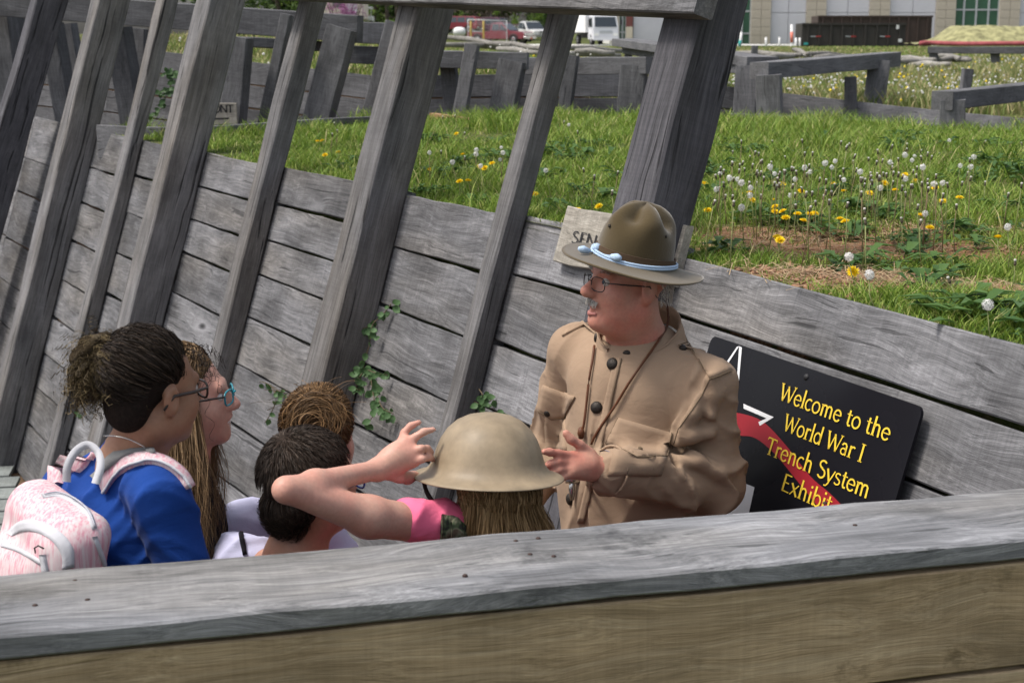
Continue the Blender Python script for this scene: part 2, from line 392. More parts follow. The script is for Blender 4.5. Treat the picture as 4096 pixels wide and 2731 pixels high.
def wb_px(px, py, o):
    d = ray(px, py); k = (A0 + IN_B * o - Vector((0, 0, CAM_H))).dot(IN_B) / d.dot(IN_B); return Vector((0, 0, CAM_H)) + d * k
_a, _b = wb_px(-210, 1440, .30), wb_px(205, -30, .30)
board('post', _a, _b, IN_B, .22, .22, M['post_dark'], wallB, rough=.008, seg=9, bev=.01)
board('top_beam', WB(3.6, .875, .205), WB(-.07, .745, .205), UP_B, .07, .15, M['wood'], wallB, rough=.003, seg=9, bev=.005)
wallR = empty('plank_wall', WR(-.8, -1.6), 'short plank wall carrying the black welcome sign', 'wall')
usR = [0, -.166, -.36, -.575, -.80, -1.03, -1.3, -1.62]
for k in range(len(usR) - 1):
    g = rr.uniform(.007, .012) if k else 0
    a, b = usR[k] - g, usR[k + 1]; uc = (a + b) / 2
    board('plank', WR(-.005, uc, -.024), WR(-2.1, uc + rr.uniform(-.003, .003), -.024), UP_R, .045, a - b, M['wood'], wallR, rough=.002, seg=12, bev=.004)
board('post', WR(-1.95, -2.3, -.12), WR(-1.95, .3, -.12), UP_R.cross(T_R), .14, .14, M['post'], wallR)

# ------------------------------------------------------------------ foreground rail fence
UPZ = Vector((0, 0, 1)); RN = RD.cross(UPZ)                # RN points to the camera side
rail = empty('rail_fence', (0, 2.35, -.95), 'weathered grey rail with brown plank in the foreground', 'fence')
r0 = RB0 - RD * 1.4; r1 = RB1 + RD * .34
RW = .262
board('cap_board', r0 + RN * RW / 2 + UPZ * -.018, r1 + RN * (RW / 2 - .012) + UPZ * -.018, UPZ, RW, .036, M['rail'], rail, rough=.0028, seg=26, bev=.004)
fpos = RN * (RW - .032)
board('plank', r0 + fpos + UPZ * -.137, r1 + fpos + UPZ * -.141, UPZ, .04, .192, M['plank_brown'], rail, rough=.002, seg=16, bev=.003, label='brown upper plank under the grey cap')
board('plank', r0 + fpos + UPZ * -.375, r1 + fpos + UPZ * -.362, UPZ, .04, .24, M['plank_brown'], rail, rough=.002, seg=12, bev=.003)
board('plank', r0 + fpos + UPZ * -.63, r1 + fpos + UPZ * -.63, UPZ, .04, .24, M['plank_brown'], rail, rough=.002, seg=8, bev=.003)
for d in (.25, 1.42, 2.62, 3.55):
    q = r0 + RD * d + RN * .12; board('post', q + UPZ * -1.6, q + UPZ * -.038, RD, .13, .11, M['post'], rail)
# nail heads in the cap
V, F = lathe_vf([(0, .0022), (.003, .002), (.0045, .0006), (.0045, -.002)], 10); nm_ = mesh_py('nail', V, F, True); nm_.materials.append(M['nail'])
for px, py in ((2063, 2163), (2153, 2152), (2120, 2216), (2215, 2224), (300, 2322), (140, 2420), (350, 2398), (1860, 2300), (3300, 2010), (3420, 2100)):
    q = atz(px, py, RAIL_Z + .0005); put('nail', nm_, rail, q)
# knots: raised whorls of the cap
# ------------------------------------------------------------------ second trench: board lining and railings
wall2 = empty('plank_wall', (-.1, 13.3, -.3), 'far grey plank lining of the second trench beyond the grass bank', 'wall')
def topz(x): return float(np.interp(x, [-4.6, -2.4, -1.2, 0, 1.2, 2.4, 4.3], [.62, .42, .30, .31, .30, .12, -.03]))
Pf = [(-5.6, 15.2), (-3.7, 14.1), (-2.5, 13.4), (-1.2, 12.9), (-.1, 13.05), (1.0, 13.2), (2.0, 13.35), (3.3, 12.7), (4.3, 11.85), (4.8, 9.5)]
for (x0, y0), (x1, y1) in zip(Pf, Pf[1:]):
    a = Vector((x0, y0, 0)); b = Vector((x1, y1, 0)); d = (b - a).normalized(); nrm = Vector((d.y, -d.x, 0)); up = (UPZ - nrm * .14).normalized()
    za, zb = topz(x0), topz(x1)
    for k in range(6):
        h = .19; c = -h * (k + .5) - k * .012
        board('plank', a + UPZ * (za + c) + nrm * (.14 * -c), b + UPZ * (zb + c) + nrm * (.14 * -c), up, .04, h, M['farwood'], wall2, rough=.003, seg=3, bev=.003)
wall3 = empty('plank_wall', (-1.1, 11.5, -.3), 'low curved board edge along the near side of the second trench', 'wall')
def lin(px, py, z): v = atz(px, py, z); return v
edge = [lin(395, 500, .05), lin(520, 506, .05), lin(650, 509, .05), lin(850, 505, .05), lin(1075, 490, .05), lin(1300, 474, .05), lin(1490, 466, .05)]
for i in range(len(edge) - 1):
    a, b = edge[i], edge[i + 1]
    board('board', a - UPZ * .11 , b - UPZ * .11, UPZ, .045, .22, M['farwood'], wall3, rough=0, seg=1, bev=.003)
ed2 = [lin(1728, 452, .06), lin(1800, 461, .06), lin(1880, 472, .06), lin(1990, 484, .06)]
for a, b in zip(ed2, ed2[1:]): board('board', a - UPZ * .11, b - UPZ * .11, UPZ, .045, .22, M['freshwood'], wall3, rough=0, seg=1, bev=.003, label='fresh orange edging board')
ed3 = [lin(2925, 454, .03), lin(3200, 466, .03), lin(3531, 482, .03), lin(3773, 497, .03), lin(3875, 522, .03), lin(4140, 550, .03)]
for a, b in zip(ed3, ed3[1:]): board('board', a - UPZ * .09, b - UPZ * .09, UPZ, .05, .18, M['farwood'], wall3, rough=0, seg=1, bev=.003)

def stick(name, p0, p1, wpx, dpx, Y, parent, mat='farwood', Y1=None, wdir=None):
    """timber whose axis runs between two surveyed points; wpx = face width seen, dpx = depth in metres"""
    Y1 = Y if Y1 is None else Y1
    a = at(p0[0], p0[1], Y); b = at(p1[0], p1[1], Y1); wd = wpx / FPX * (Y + Y1) / 2
    ax = b - a
    return board(name, a, b, wdir or Vector((0, 1, 0)) - Vector((0, 0, 0)), wd, dpx, M[mat], parent, rough=.003, seg=3, bev=.005)
def railing(label, base, beams, posts, mat='farwood'):
    e = empty('trench_railing', base, label, 'railing', 'timber railings along the second trench')
    for (p0, p1, hpx, dep, Y, Y1) in beams:
        a = at(p0[0], p0[1] + hpx / 2, Y); b = at(p1[0], p1[1] + hpx / 2, Y1); h = hpx / FPX * (Y + Y1) / 2
        board('beam', a, b, UPZ, dep, h, M[mat], e, rough=.003, seg=4, bev=.005)
    for (p0, p1, wpx, dep, Y) in posts:
        a = at(p1[0], p1[1], Y); b = at(p0[0], p0[1], Y); wd = wpx / FPX * Y
        board('post', a, b, Vector((0.28, 1, 0)), wd, dep, M[mat], e, rough=.004, seg=3, bev=.006)
    return e
railing('dark railing with a long beam seen between the leaning posts at left', (-2.6, 11.6, -.2),
        [((-260, -55), (1440, 68), 100, .16, 12.7, 11.9), ((930, 146), (1330, 170), 38, .06, 11.8, 12.1)],
        [((10, 50), (75, 560), 85, .16, 12.9), ((60, 65), (100, 540), 50, .14, 13.4), ((205, 95), (285, 560), 70, .16, 12.8), ((272, 96), (350, 560), 55, .12, 13.3),
         ((472, 112), (560, 620), 85, .16, 12.5), ((560, 115), (545, 560), 70, .12, 13.0), ((963, 150), (922, 620), 85, .14, 11.6),
         ((1150, 58), (1030, 620), 42, .08, 11.7), ((1370, 112), (1235, 620), 110, .14, 11.8)])
railing('two-board railing behind the dark post', (-1.3, 12.9, 0), [((1400, 88), (1720, 104), 82, .06, 12.9, 12.9), ((1380, 184), (1720, 196), 68, .05, 12.95, 12.95)],
        [((1575, 88), (1440, 600), 52, .10, 12.5)])
railing('railing with a cracked beam left of the thin leaning post', (-.25, 12.6, 0), [((1690, 203), (2112, 212), 66, .16, 12.6, 12.5)],
        [((1795, 262), (1822, 560), 60, .10, 12.7), ((1890, 180), (1822, 560), 52, .09, 12.35), ((2052, 243), (1990, 560), 100, .15, 12.45)])
railing('railing directly left of the big leaning post', (.7, 12.6, 0), [((2100, 232), (2600, 230), 66, .16, 12.9, 12.3)],
        [((2290, 222), (2245, 560), 50, .10, 12.4), ((2538, 262), (2515, 560), 100, .15, 12.35)])
railing('farther railing glimpsed beside the parked box truck', (1.6, 17.0, 0), [((2497, 153), (3052, 232), 33, .28, 17.0, 12.6), ((2500, 184), (2960, 262), 32, .07, 17.0, 12.9)],
        [((2515, 170), (2510, 330), 24, .1, 16.9), ((2992, 263), (2972, 560), 88, .15, 12.6)])
railing('railing with a rising beam right of the big leaning post', (2.6, 12.4, 0), [((3036, 253), (3568, 208), 60, .17, 11.9, 13.6)],
        [((3076, 300), (3080, 560), 96, .16, 11.85), ((3519, 240), (3478, 560), 84, .14, 13.3), ((3402, 308), (3404, 560), 46, .11, 12.9)])
railing('nearest railing at the right edge of the photo', (3.4, 10.4, 0), [((3768, 371), (4230, 318), 66, .15, 10.3, 12.2)], [((3810, 400), (3806, 640), 98, .16, 10.35)])
railing('small distant railing in front of the straw mound', (7.5, 25, 0), [((3715, 187), (4260, 189), 27, .16, 25, 24)], [((3728, 190), (3742, 262), 34, .14, 25), ((3978, 190), (3982, 250), 34, .14, 24.6)])
for p0, p1, wpx, Y, lb in (((3872, 276), (3850, 420), 38, 12.6, 'lone grey stake standing in the dandelion meadow'), ((3019, 183), (3016, 240), 24, 20, 'short grey stake behind the beams beyond the big post')):
    o = stick('stake', p1, p0, wpx, .09, Y, None); tag(o, lb, 'stake')
# front sign board lettering hangs on a post of the dark railing (see lettering section)

# split-rail logs lying and stacked in zigzag behind the meadow
LOGS = [((1780, 148), (2040, 182), 30, 27), ((1760, 180), (2090, 190), 27, 29), ((1980, 172), (2180, 196), 29, 26.5), ((1990, 196), (2160, 212), 26, 25), ((2240, 190), (2520, 205), 27, 29), ((2250, 215), (2480, 222), 25, 27),
        ((2300, 205), (2460, 212), 24, 24), ((2930, 213), (3205, 220), 29, 26), ((3040, 236), (3200, 222), 24, 26.5), ((3175, 198), (3240, 226), 30, 26), ((3230, 216), (3420, 226), 26, 29), ((3260, 232), (3400, 228), 25, 27),
        ((3570, 234), (3740, 240), 27, 24), ((3585, 246), (3745, 256), 24, 25), ((3745, 222), (3880, 240), 28, 24), ((3750, 244), (3870, 232), 25, 26), ((3640, 262), (3800, 256), 24, 22.5), ((3555, 270), (3620, 282), 21.5, 22)]
ORD = ['first', 'second', 'third', 'fourth', 'fifth', 'sixth', 'seventh', 'eighth']; LOGS.sort(key=lambda q: q[0][0] + q[1][0]); cnt = {}
for i, (p0, p1, Y0, Y1) in enumerate(LOGS):
    a = at(*p0, Y0); b = at(*p1, Y1); m_ = (a + b) / 2
    side = 'left of the big leaning post' if p0[0] < 2600 else ('behind the rising beam' if p0[0] < 3500 else 'near the far railing at right')
    cnt[side] = cnt.get(side, 0) + 1
    V, F = tube_vf([a - m_, (b - a) * -.1 + Vector((0, 0, .015)), (b - a) * .2 - Vector((0, 0, .01)), b - m_], [.04, .055, .05, .035], 7)
    tag(put('split_rail', mesh_py('split_rail', V, F, True), None, m_, M['log']), '%s split rail from the left in the zigzag fence %s' % (ORD[cnt[side] - 1], side), 'log', 'zigzag fence rails ' + side)
# decking of the trench floor at left
deck = empty('decking', (-2.6, 6.6, -2.3), 'pale grey slatted decking on the trench floor at left', 'decking')
M['deck'] = wood('pale_decking', (.20, .22, .215), (.28, .305, .295), (.36, .385, .375), crack=.1, warp=.1)
for k in range(16):
    yk = 10.6 - .245 * k; xr = -3.43 + (9.88 - yk) * .50; d = Vector((.985, .17, 0)); c = Vector((xr, yk, -2.285))
    board('plank', c - d * 2.6, c, Vector((-.17, .985, 0)), .03, .228, M['deck'], deck, rough=.001, seg=2, bev=.003)
# ------------------------------------------------------------------ grass, weeds, dandelions
def vnoise(x, y, s, seed=0):
    return np.array([mnoise.noise(Vector((a * s + seed, b * s - seed, seed * .7))) for a, b in zip(x, y)])
def clayv(x, y):
    v = np.full(x.shape, 9.0)
    for cx_, cy_, rx, ry in CLAY: v = np.minimum(v, np.hypot((x - cx_) / rx, (y - cy_) / ry))
    return v
def blades(x, y, z, h, wd, lean, seed, nseg=2):
    r = np.random.default_rng(seed); n = len(x)
    a = r.uniform(0, 2 * np.pi, n); dx, dy = np.cos(a), np.sin(a); la = r.uniform(0, 2 * np.pi, n); lx, ly = np.cos(la) * lean, np.sin(la) * lean
    V = np.zeros((n, 2 * nseg + 1, 3), np.float32)
    for k in range(nseg):
        t = k / nseg; ww = wd * (1 - .35 * t)
        bx = x + lx * t * t * h; by = y + ly * t * t * h; bz = z + h * t * (1 - .25 * lean * t)
        V[:, 2 * k] = np.stack([bx - dx * ww, by - dy * ww, bz], 1); V[:, 2 * k + 1] = np.stack([bx + dx * ww, by + dy * ww, bz], 1)
    V[:, -1] = np.stack([x + lx * h, y + ly * h, z + h * (1 - .3 * lean)], 1)
    m = 2 * nseg + 1; base = (np.arange(n) * m)[:, None]; T = []
    for k in range(nseg - 1):
        T += [[2 * k, 2 * k + 1, 2 * k + 3], [2 * k, 2 * k + 3, 2 * k + 2]]
    T.append([2 * nseg - 2, 2 * nseg - 1, 2 * nseg])
    F = (base[:, None, :] + np.array(T)[None]).reshape(-1, 3)
    return V.reshape(-1, 3), F
def grass_mat(name, cols, trans=.25):
    m, t, p = nodes_of(name); g = N(t, 'ShaderNodeNewGeometry')
    c = ramp(t, g.outputs['Random Per Island'], cols); t.links.new(c, p.inputs['Base Color'])
    p.inputs['Roughness'].default_value = .55; p.inputs['Specular IOR Level'].default_value = .25
    tr = N(t, 'ShaderNodeBsdfTranslucent'); t.links.new(c, tr.inputs['Color']); ms = N(t, 'ShaderNodeMixShader'); ms.inputs[0].default_value = trans
    t.links.new(p.outputs[0], ms.inputs[1]); t.links.new(tr.outputs[0], ms.inputs[2]); t.links.new(ms.outputs[0], t.nodes['Material Output'].inputs['Surface'])
    return m
M['grass'] = grass_mat('lawn_grass', [(0, (.075, .145, .018)), (.35, (.14, .235, .028)), (.7, (.24, .34, .05)), (.92, (.34, .37, .10)), (1, (.46, .39, .20))])
M['meadow'] = grass_mat('meadow_grass', [(0, (.11, .17, .04)), (.4, (.20, .25, .075)), (.65, (.34, .31, .14)), (1, (.48, .40, .23))])
M['weed'] = grass_mat('broad_weed_leaves', [(0, (.035, .085, .02)), (1, (.085, .16, .04))])
def scatter(n, y0, y1, ang, seed, power):
    r = np.random.default_rng(seed); u = r.uniform(0, 1, n)
    k = 1 - power; Y = (y0 ** k + u * (y1 ** k - y0 ** k)) ** (1 / k) if abs(k) > 1e-6 else y0 * (y1 / y0) ** u
    th = r.uniform(-ang, ang, n); return Y * np.tan(th), Y
def keep_ok(x, y):
    return ~(inpoly(x, y, H1) | inpoly(x, y, H2))
ANG = math.radians(25)
# berm between the trenches
x, y = scatter(620000, 2.3, 13.4, ANG, 11, .85)
k = keep_ok(x, y) & np.where(y > A0.y, (x - A0.x) * N_B.x + (y - A0.y) * N_B.y > .012, (x - A0.x) * N_R.x + (y - A0.y) * N_R.y > .012); k &= (y > 2.3) & ~inpoly(x, y, [(v[0], v[1]) for v in FAR2] + [(-12, 14), (-12, 30), (12, 30), (12, 7)])
x, y = x[k], y[k]
nz = vnoise(x, y, 1.1, 3); nf = vnoise(x, y, 3.6, 8); cl = clayv(x, y)
r = np.random.default_rng(5)
dn = np.clip((cl - .55) / .9, .10, 1) * np.clip(.72 + nf * 1.0, .12, 1)
k = r.uniform(0, 1, len(x)) < dn; x, y, nz, nf, cl = x[k], y[k], nz[k], nf[k], cl[k]
h = (.022 + .045 * r.uniform(0, 1, len(x)) ** 2.0) * (1 + .55 * np.clip(nf, -.8, 1)) * np.clip(.5 + .4 * cl, .55, 1.1)
edge2 = sstep(9.0, 11.2, y + .35 * np.abs(x)) ; dW = np.where(y > A0.y, (x - A0.x) * N_B.x + (y - A0.y) * N_B.y, (x - A0.x) * N_R.x + (y - A0.y) * N_R.y); h *= .6 + .4 * sstep(.0, .2, dW); h *= 1 + .8 * edge2 * np.clip(.4 + nf * 2, 0, 1.5)
V, F = blades(x, y, hgt(x, y) - .004, h, .0011 + .00019 * y, .62, 21)
tag(put('grass', mesh_np('grass', V, F), mat=M['grass']), 'green spring grass covering the bank between the trenches', 'grass', kind='stuff')
# near turf and the rest outside the view
# tall tufts
r = np.random.default_rng(77); TX = []; TY = []; TH = []
for _ in range(95):
    if _ < 60: Y = r.uniform(9.0, 11.6); X = Y * np.tan(r.uniform(-.2, .36))
    else: Y = r.uniform(4.5, 9); X = Y * np.tan(r.uniform(-.1, .38))
    n = r.integers(60, 170); R = r.uniform(.05, .14)
    TX.append(X + r.normal(0, R, n)); TY.append(Y + r.normal(0, R, n)); TH.append(r.uniform(.07, .18) * r.uniform(.5, 1.1, n))
x = np.concatenate(TX); y = np.concatenate(TY); h = np.concatenate(TH); k = keep_ok(x, y) & ((x - A0.x) * N_B.x + (y - A0.y) * N_B.y > .02); x, y, h = x[k], y[k], h[k]
V, F = blades(x, y, hgt(x, y) - .01, h, .0014 + .00016 * y, .5, 31, 3)
tag(put('grass_tufts', mesh_np('tufts', V, F), mat=M['grass']), 'taller grass tufts along the far edge of the bank', 'grass', kind='stuff')
# meadow beyond
x, y = scatter(230000, 12.4, 62, ANG, 12, 1.05)
k = keep_ok(x, y) & ~((y < 13.6) & inpoly(x, y, [(-12, 9)] + NEAR2 + [(12, 7), (12, 0), (-12, 0)])); x, y = x[k], y[k]
r = np.random.default_rng(6); nz = vnoise(x, y, .22, 5)
h = (.07 + .16 * r.uniform(0, 1, len(x))) * (1 + .7 * nz) * np.where((x < .5) & (y < 30), .6, 1.0) * (1 - .55 * sstep(22, 34, y))
V, F = blades(x, y, hgt(x, y) - .01, h, .0022 + .00045 * y, .45, 22)
o_ = put('meadow_grass', mesh_np('meadow', V, F), mat=M['meadow']); tag(o_, 'dry seeding meadow grass beyond the second trench', 'grass', kind='stuff')
# green share of the meadow
x, y = scatter(80000, 12.4, 70, ANG, 14, 1.05); k = keep_ok(x, y) & (y > 12.9); x, y = x[k], y[k]
nz = vnoise(x, y, .3, 9); k = (nz > .05) | (x < 1.0) | (y > 24); x, y = x[k], y[k]
V, F = blades(x, y, hgt(x, y) - .01, np.full(len(x), .11) * r.uniform(.5, 1.3, len(x)) * np.where(y > 26, .6, 1), .0022 + .00045 * y, .5, 24)
tag(put('meadow_green', mesh_np('meadow_green', V, F), mat=M['grass']), 'green grass patches in the far meadow', 'grass', kind='stuff')
# broad-leaved weeds hugging the ground
r = np.random.default_rng(9); parts = []; cen = []
for _ in range(150):
    Y = r.uniform(3.1, 9.0); X = Y * np.tan(r.uniform(-.12, .40)); cen.append((X, Y, r.uniform(.05, .12)))
for px, py in ((2330, 660), (2260, 640), (3950, 700), (4040, 720), (4080, 740), (3290, 800), (3400, 840), (3480, 850), (3380, 1050), (3480, 1040), (3180, 900), (3050, 880), (3950, 1250), (4050, 1300)): q = atz(px, py, 0); cen.append((q.x, q.y, .11))
V = []; F = []
for X, Y, R in cen:
    if not keep_ok(np.array([X]), np.array([Y]))[0] or ((X - A0.x) * N_B.x + (Y - A0.y) * N_B.y if Y > A0.y else (X - A0.x) * N_R.x + (Y - A0.y) * N_R.y) < .08: continue
    for i in range(r.integers(14, 30)):
        a = r.uniform(0, 6.283); l = R * r.uniform(.5, 1.1); ww = l * .17; z0 = float(hgt(X, Y)) + r.uniform(.0, .03); bx, by = X + r.normal(0, R * .4), Y + r.normal(0, R * .4)
        d = Vector((math.cos(a), math.sin(a), 0)); s_ = Vector((-d.y, d.x, 0)); o = len(V); el = r.uniform(.2, .9)
        b = Vector((bx, by, z0)); m1 = b + d * l * .5 + UPZ * l * .45 * el; e_ = b + d * l + UPZ * l * .35 * el
        V += [b, m1 + s_ * ww, m1 - s_ * ww, e_, m1 - UPZ * ww * .4]; F += [(o, o + 1, o + 4), (o, o + 4, o + 2), (o + 1, o + 3, o + 4), (o + 4, o + 3, o + 2)]
tag(put('weed_leaves', mesh_py('weeds', V, F, True), mat=M['weed']), 'dark broad-leaved weeds hugging the bank', 'weeds', kind='stuff')
# small straw and stones on the clay patch
r = np.random.default_rng(15); V = []; F = []
for _ in range(1500):
    b = CLAY[int(r.uniform() * 5)]; X = b[0] + r.normal(0, b[2] * .6); Y = b[1] + r.normal(0, b[3] * .6)
    if not keep_ok(np.array([X]), np.array([Y]))[0]: continue
    a = r.uniform(0, 6.28); l = r.uniform(.02, .07); z0 = float(hgt(X, Y)) + r.uniform(.004, .02); d = Vector((math.cos(a), math.sin(a), r.uniform(-.2, .2))) * l; s_ = Vector((-d.y, d.x, 0)).normalized() * .0012
    o = len(V); q = Vector((X, Y, z0)); V += [q - d - s_, q - d + s_, q + d + s_, q + d - s_]; F.append((o, o + 1, o + 2, o + 3))
M['straw'] = simple('straw', (.33, .24, .14), .8)
tag(put('straw_litter', mesh_py('straw', V, F), mat=M['straw']), 'dry straw litter on the bare clay', 'straw', kind='stuff')

# dandelions, each its own plant
M['dy'] = simple('dandelion_yellow', (.86, .64, .012), .6); M['dw'] = grass_mat('seed_fluff', [(0, (.74, .73, .71)), (1, (.88, .87, .85))], .45)
M['dst'] = simple('dandelion_stem', (.22, .24, .09), .6); M['dsb'] = simple('brown_stem', (.20, .15, .08), .7); M['dbud'] = simple('spent_bud', (.10, .085, .055), .8); M['dtip'] = simple('bud_tuft', (.55, .53, .48), .8)
def fl_yellow():
    V = []; F = []; r = random.Random(1)
    for ringn, (rad, z, n) in enumerate(((.019, .0, 15), (.014, .004, 13), (.009, .006, 10), (.004, .007, 6))):
        for i in range(n):
            a = 6.283 * i / n + ringn * .3 + r.uniform(-.1, .1); d = Vector((math.cos(a), math.sin(a), 0)); s_ = Vector((-d.y, d.x, 0)) * .0028; o = len(V)
            V += [Vector((0, 0, -.004)) + d * .001, d * rad * .6 + s_ + UPZ * (z * .8), d * rad + UPZ * (z + .001), d * rad * .6 - s_ + UPZ * (z * .8)]; F.append((o, o + 1, o + 2, o + 3))
    return mesh_py('flower_head', V, F)
def fl_clock(k=1.0, droop=False):
    V = []; F = []; r = random.Random(2)
    for i in range(240):
        d = Vector((r.gauss(0, 1), r.gauss(0, 1), r.gauss(0, 1))).normalized(); R = .019 * k * r.uniform(.75, 1.12)
        u_ = d.orthogonal().normalized(); v_ = d.cross(u_); o = len(V); q = d * R; s_ = .0030 * k
        V += [q + u_ * s_, q + v_ * s_, q - u_ * s_, q - v_ * s_, d * .002]; F += [(o, o + 1, o + 2, o + 3)]
    return mesh_py('seed_ball', V, F)
FY = fl_yellow(); FY.materials.append(M['dy']); FC = fl_clock(); FC.materials.append(M['dw'])
Vb, Fb = lathe_vf([(0, -.004), (.0035, -.001), (.0042, .004), (.003, .009), (0, .011)], 7); FB = mesh_py('bud', Vb, Fb, True); FB.materials.append(M['dbud'])
Vt, Ft = lathe_vf([(0, .009), (.0042, .012), (.0035, .016), (0, .017)], 6); FT = mesh_py('tuft', Vt, Ft, True); FT.materials.append(M['dtip'])
def dandelion(base, top, kind, k=1.0, where='on the bank'):
    k *= {'y': .92, 'w': .60, 'b': .9}[kind]
    base = Vector(base); top = Vector(top)
    nm = {'y': 'yellow_dandelion', 'w': 'dandelion_clock', 'b': 'spent_dandelion'}[kind]
    lab = {'y': 'yellow dandelion flower ', 'w': 'white fluffy dandelion seed head ', 'b': 'spent dandelion stalk with closed bud '}[kind] + where
    e = empty(nm, base, lab, 'dandelion', {'y': 'yellow dandelions ', 'w': 'dandelion seed heads ', 'b': 'spent dandelion stalks '}[kind] + where)
    mid = (base + top) / 2 + Vector((random.uniform(-.01, .01), random.uniform(-.01, .01), 0))
    tube('stem', [base - UPZ * .005, mid, top], [.0019, .0016, .0013], M['dst'] if random.random() < .65 else M['dsb'], e, 4)
    d = (top - mid).normalized() + Vector((random.uniform(-.35, .35), random.uniform(-.65, -.05), .3 if kind != 'b' else .6)); d.normalize()
    R3 = d.to_track_quat('Z', 'Y').to_matrix().to_4x4() @ Matrix.Rotation(random.uniform(0, 6), 4, 'Z') @ Matrix.Scale(k, 4)
    if kind == 'y': put('flower_head', FY, e, M=Matrix.Translation(top) @ R3)
    elif kind == 'w': put('seed_ball', FC, e, M=Matrix.Translation(top + UPZ * .012) @ R3)
    else:
        b = put('bud', FB, e, M=Matrix.Translation(top) @ R3); 
        put('tuft', FT, e, M=Matrix.Translation(top) @ R3)
def dand_at(px, py, kind, hgt_=None, k=1.0, where='on the bank'):
    h_ = hgt_ if hgt_ is not None else {'y': .05, 'w': .12, 'b': .13}[kind] * random.uniform(.7, 1.3)
    top = atz(px, py, h_); b = Vector((top.x + random.uniform(-.02, .02), top.y + random.uniform(-.03, .03), 0)); b.z = float(hgt(b.x, b.y)); 
    if not keep_ok(np.array([b.x]), np.array([b.y]))[0]: return
    dandelion(b, top, kind, k, where)
W1 = 'in the grass between the leaning posts'; W2 = 'in the flower patch right of the big post'; W3 = 'near the wall edge at right'
for px, py in ((1851, 618), (1825, 535), (1968, 653), (1920, 667), (1938, 672), (1720, 678), (1838, 725), (1872, 722), (1300, 620), (1352, 610), (1270, 565), (1288, 563), (1700, 782), (2138, 776), (2395, 825), (2310, 838)): dand_at(px, py, 'y', None, 1.0, W1)
for px, py in ((1718, 622), (1904, 627), (2012, 622), (1810, 660), (1922, 676), (2000, 650), (1660, 777), (2183, 695), (2275, 508), (1905, 610), (2005, 600), (2070, 650)): dand_at(px, py, 'w', None, random.uniform(.7, 1.05), W1)
for px, py in ((1858, 540), (1860, 640), (1765, 615), (1836, 672), (2312, 535), (2336, 688), (2377, 718), (2448, 780), (2470, 700), (1350, 530), (1340, 500), (1330, 545), (1770, 475), (1822, 470), (2255, 495)): dand_at(px, py, 'b', None, 1.2, W1)
for px, py in ((3762, 638), (3830, 637), (2820, 735), (2945, 763), (2977, 774), (3010, 800), (3097, 802), (3130, 740), (3100, 826), (3100, 846), (3130, 845), (3142, 870), (3190, 855), (3214, 882), (3240, 855), (3260, 853), (3360, 875), (3380, 885), (3375, 765), (3478, 772), (3580, 760), (3480, 772), (3620, 700), (3660, 725), (3740, 751), (3772, 804), (3838, 790), (3720, 910), (3992, 948), (3110, 948), (2830, 840), (3540, 732), (3515, 731), (3685, 860), (3205, 765), (3335, 738), (3120, 960), (3000, 770)): dand_at(px, py, 'y', None, 1.0, W2)
for px, py in ((2880, 706), (2865, 771), (2918, 725), (2965, 745), (3002, 766), (3000, 795), (2966, 846), (3080, 680), (3098, 707), (3218, 682), (3240, 700), (3180, 730), (3160, 795), (3327, 682), (3340, 657), (3375, 732), (3620, 632), (3648, 652), (3658, 635), (3690, 682), (3797, 571), (3895, 640), (3882, 680), (3840, 675), (3520, 765), (3620, 728), (3700, 870), (3165, 940), (3400, 1050), (3440, 700), (3560, 660), (4030, 925), (3735, 750), (3770, 745), (2950, 730), (3300, 665)): dand_at(px, py, 'w', None, random.uniform(.75, 1.1), W2)
r_ = random.Random(44)
for i in range(150):
    px, py = r_.uniform(2860, 3800), r_.gauss(700, 62)
    if r_.random() < .25: px, py = r_.uniform(2800, 4090), r_.uniform(560, 900)
    dand_at(px, py, 'b', r_.uniform(.08, .2), 1.15, W2)
for px, py, kd in ((3412, 1086, 'y'), (3507, 1207, 'y'), (3745, 1294, 'y'), (2845, 1302, 'y'), (3555, 1258, 'b'), (3477, 1118, 'w'), (3950, 1240, 'w'), (3395, 1045, 'w'), (2100, 1115, 'y'), (3800, 1130, 'b'), (4060, 1060, 'b')): dand_at(px, py, kd, .03 if kd == 'y' else .06, 1.1, W3)
V = []; F = []; r = np.random.default_rng(55)
for _ in range(900):
    b = CLAY[int(r.uniform() * 5)]; X = b[0] + r.normal(0, b[2] * .55); Y = b[1] + r.normal(0, b[3] * .55)
    if not keep_ok(np.array([X]), np.array([Y]))[0]: continue
    s_ = abs(r.normal(.004, .005)) + .002; o = len(V); q = Vector((X, Y, float(hgt(X, Y)) + s_ * .3)); V += [q + Vector(v) * s_ * r.uniform(.6, 1.3) for v in ((1, 0, 0), (-1, 0, 0), (0, 1, 0), (0, -1, 0), (0, 0, .7), (0, 0, -1))]; F += [tuple(i + o for i in f) for f in ((0, 2, 4), (2, 1, 4), (1, 3, 4), (3, 0, 4), (2, 0, 5), (1, 2, 5), (3, 1, 5), (0, 3, 5))]
tag(put('clay_clods', mesh_py('clods', V, F), mat=simple('clay_clod', (.25, .14, .085), .95, var=.3, scale=25)), 'reddish clay clods and pebbles on the bare patch', 'soil', kind='stuff')
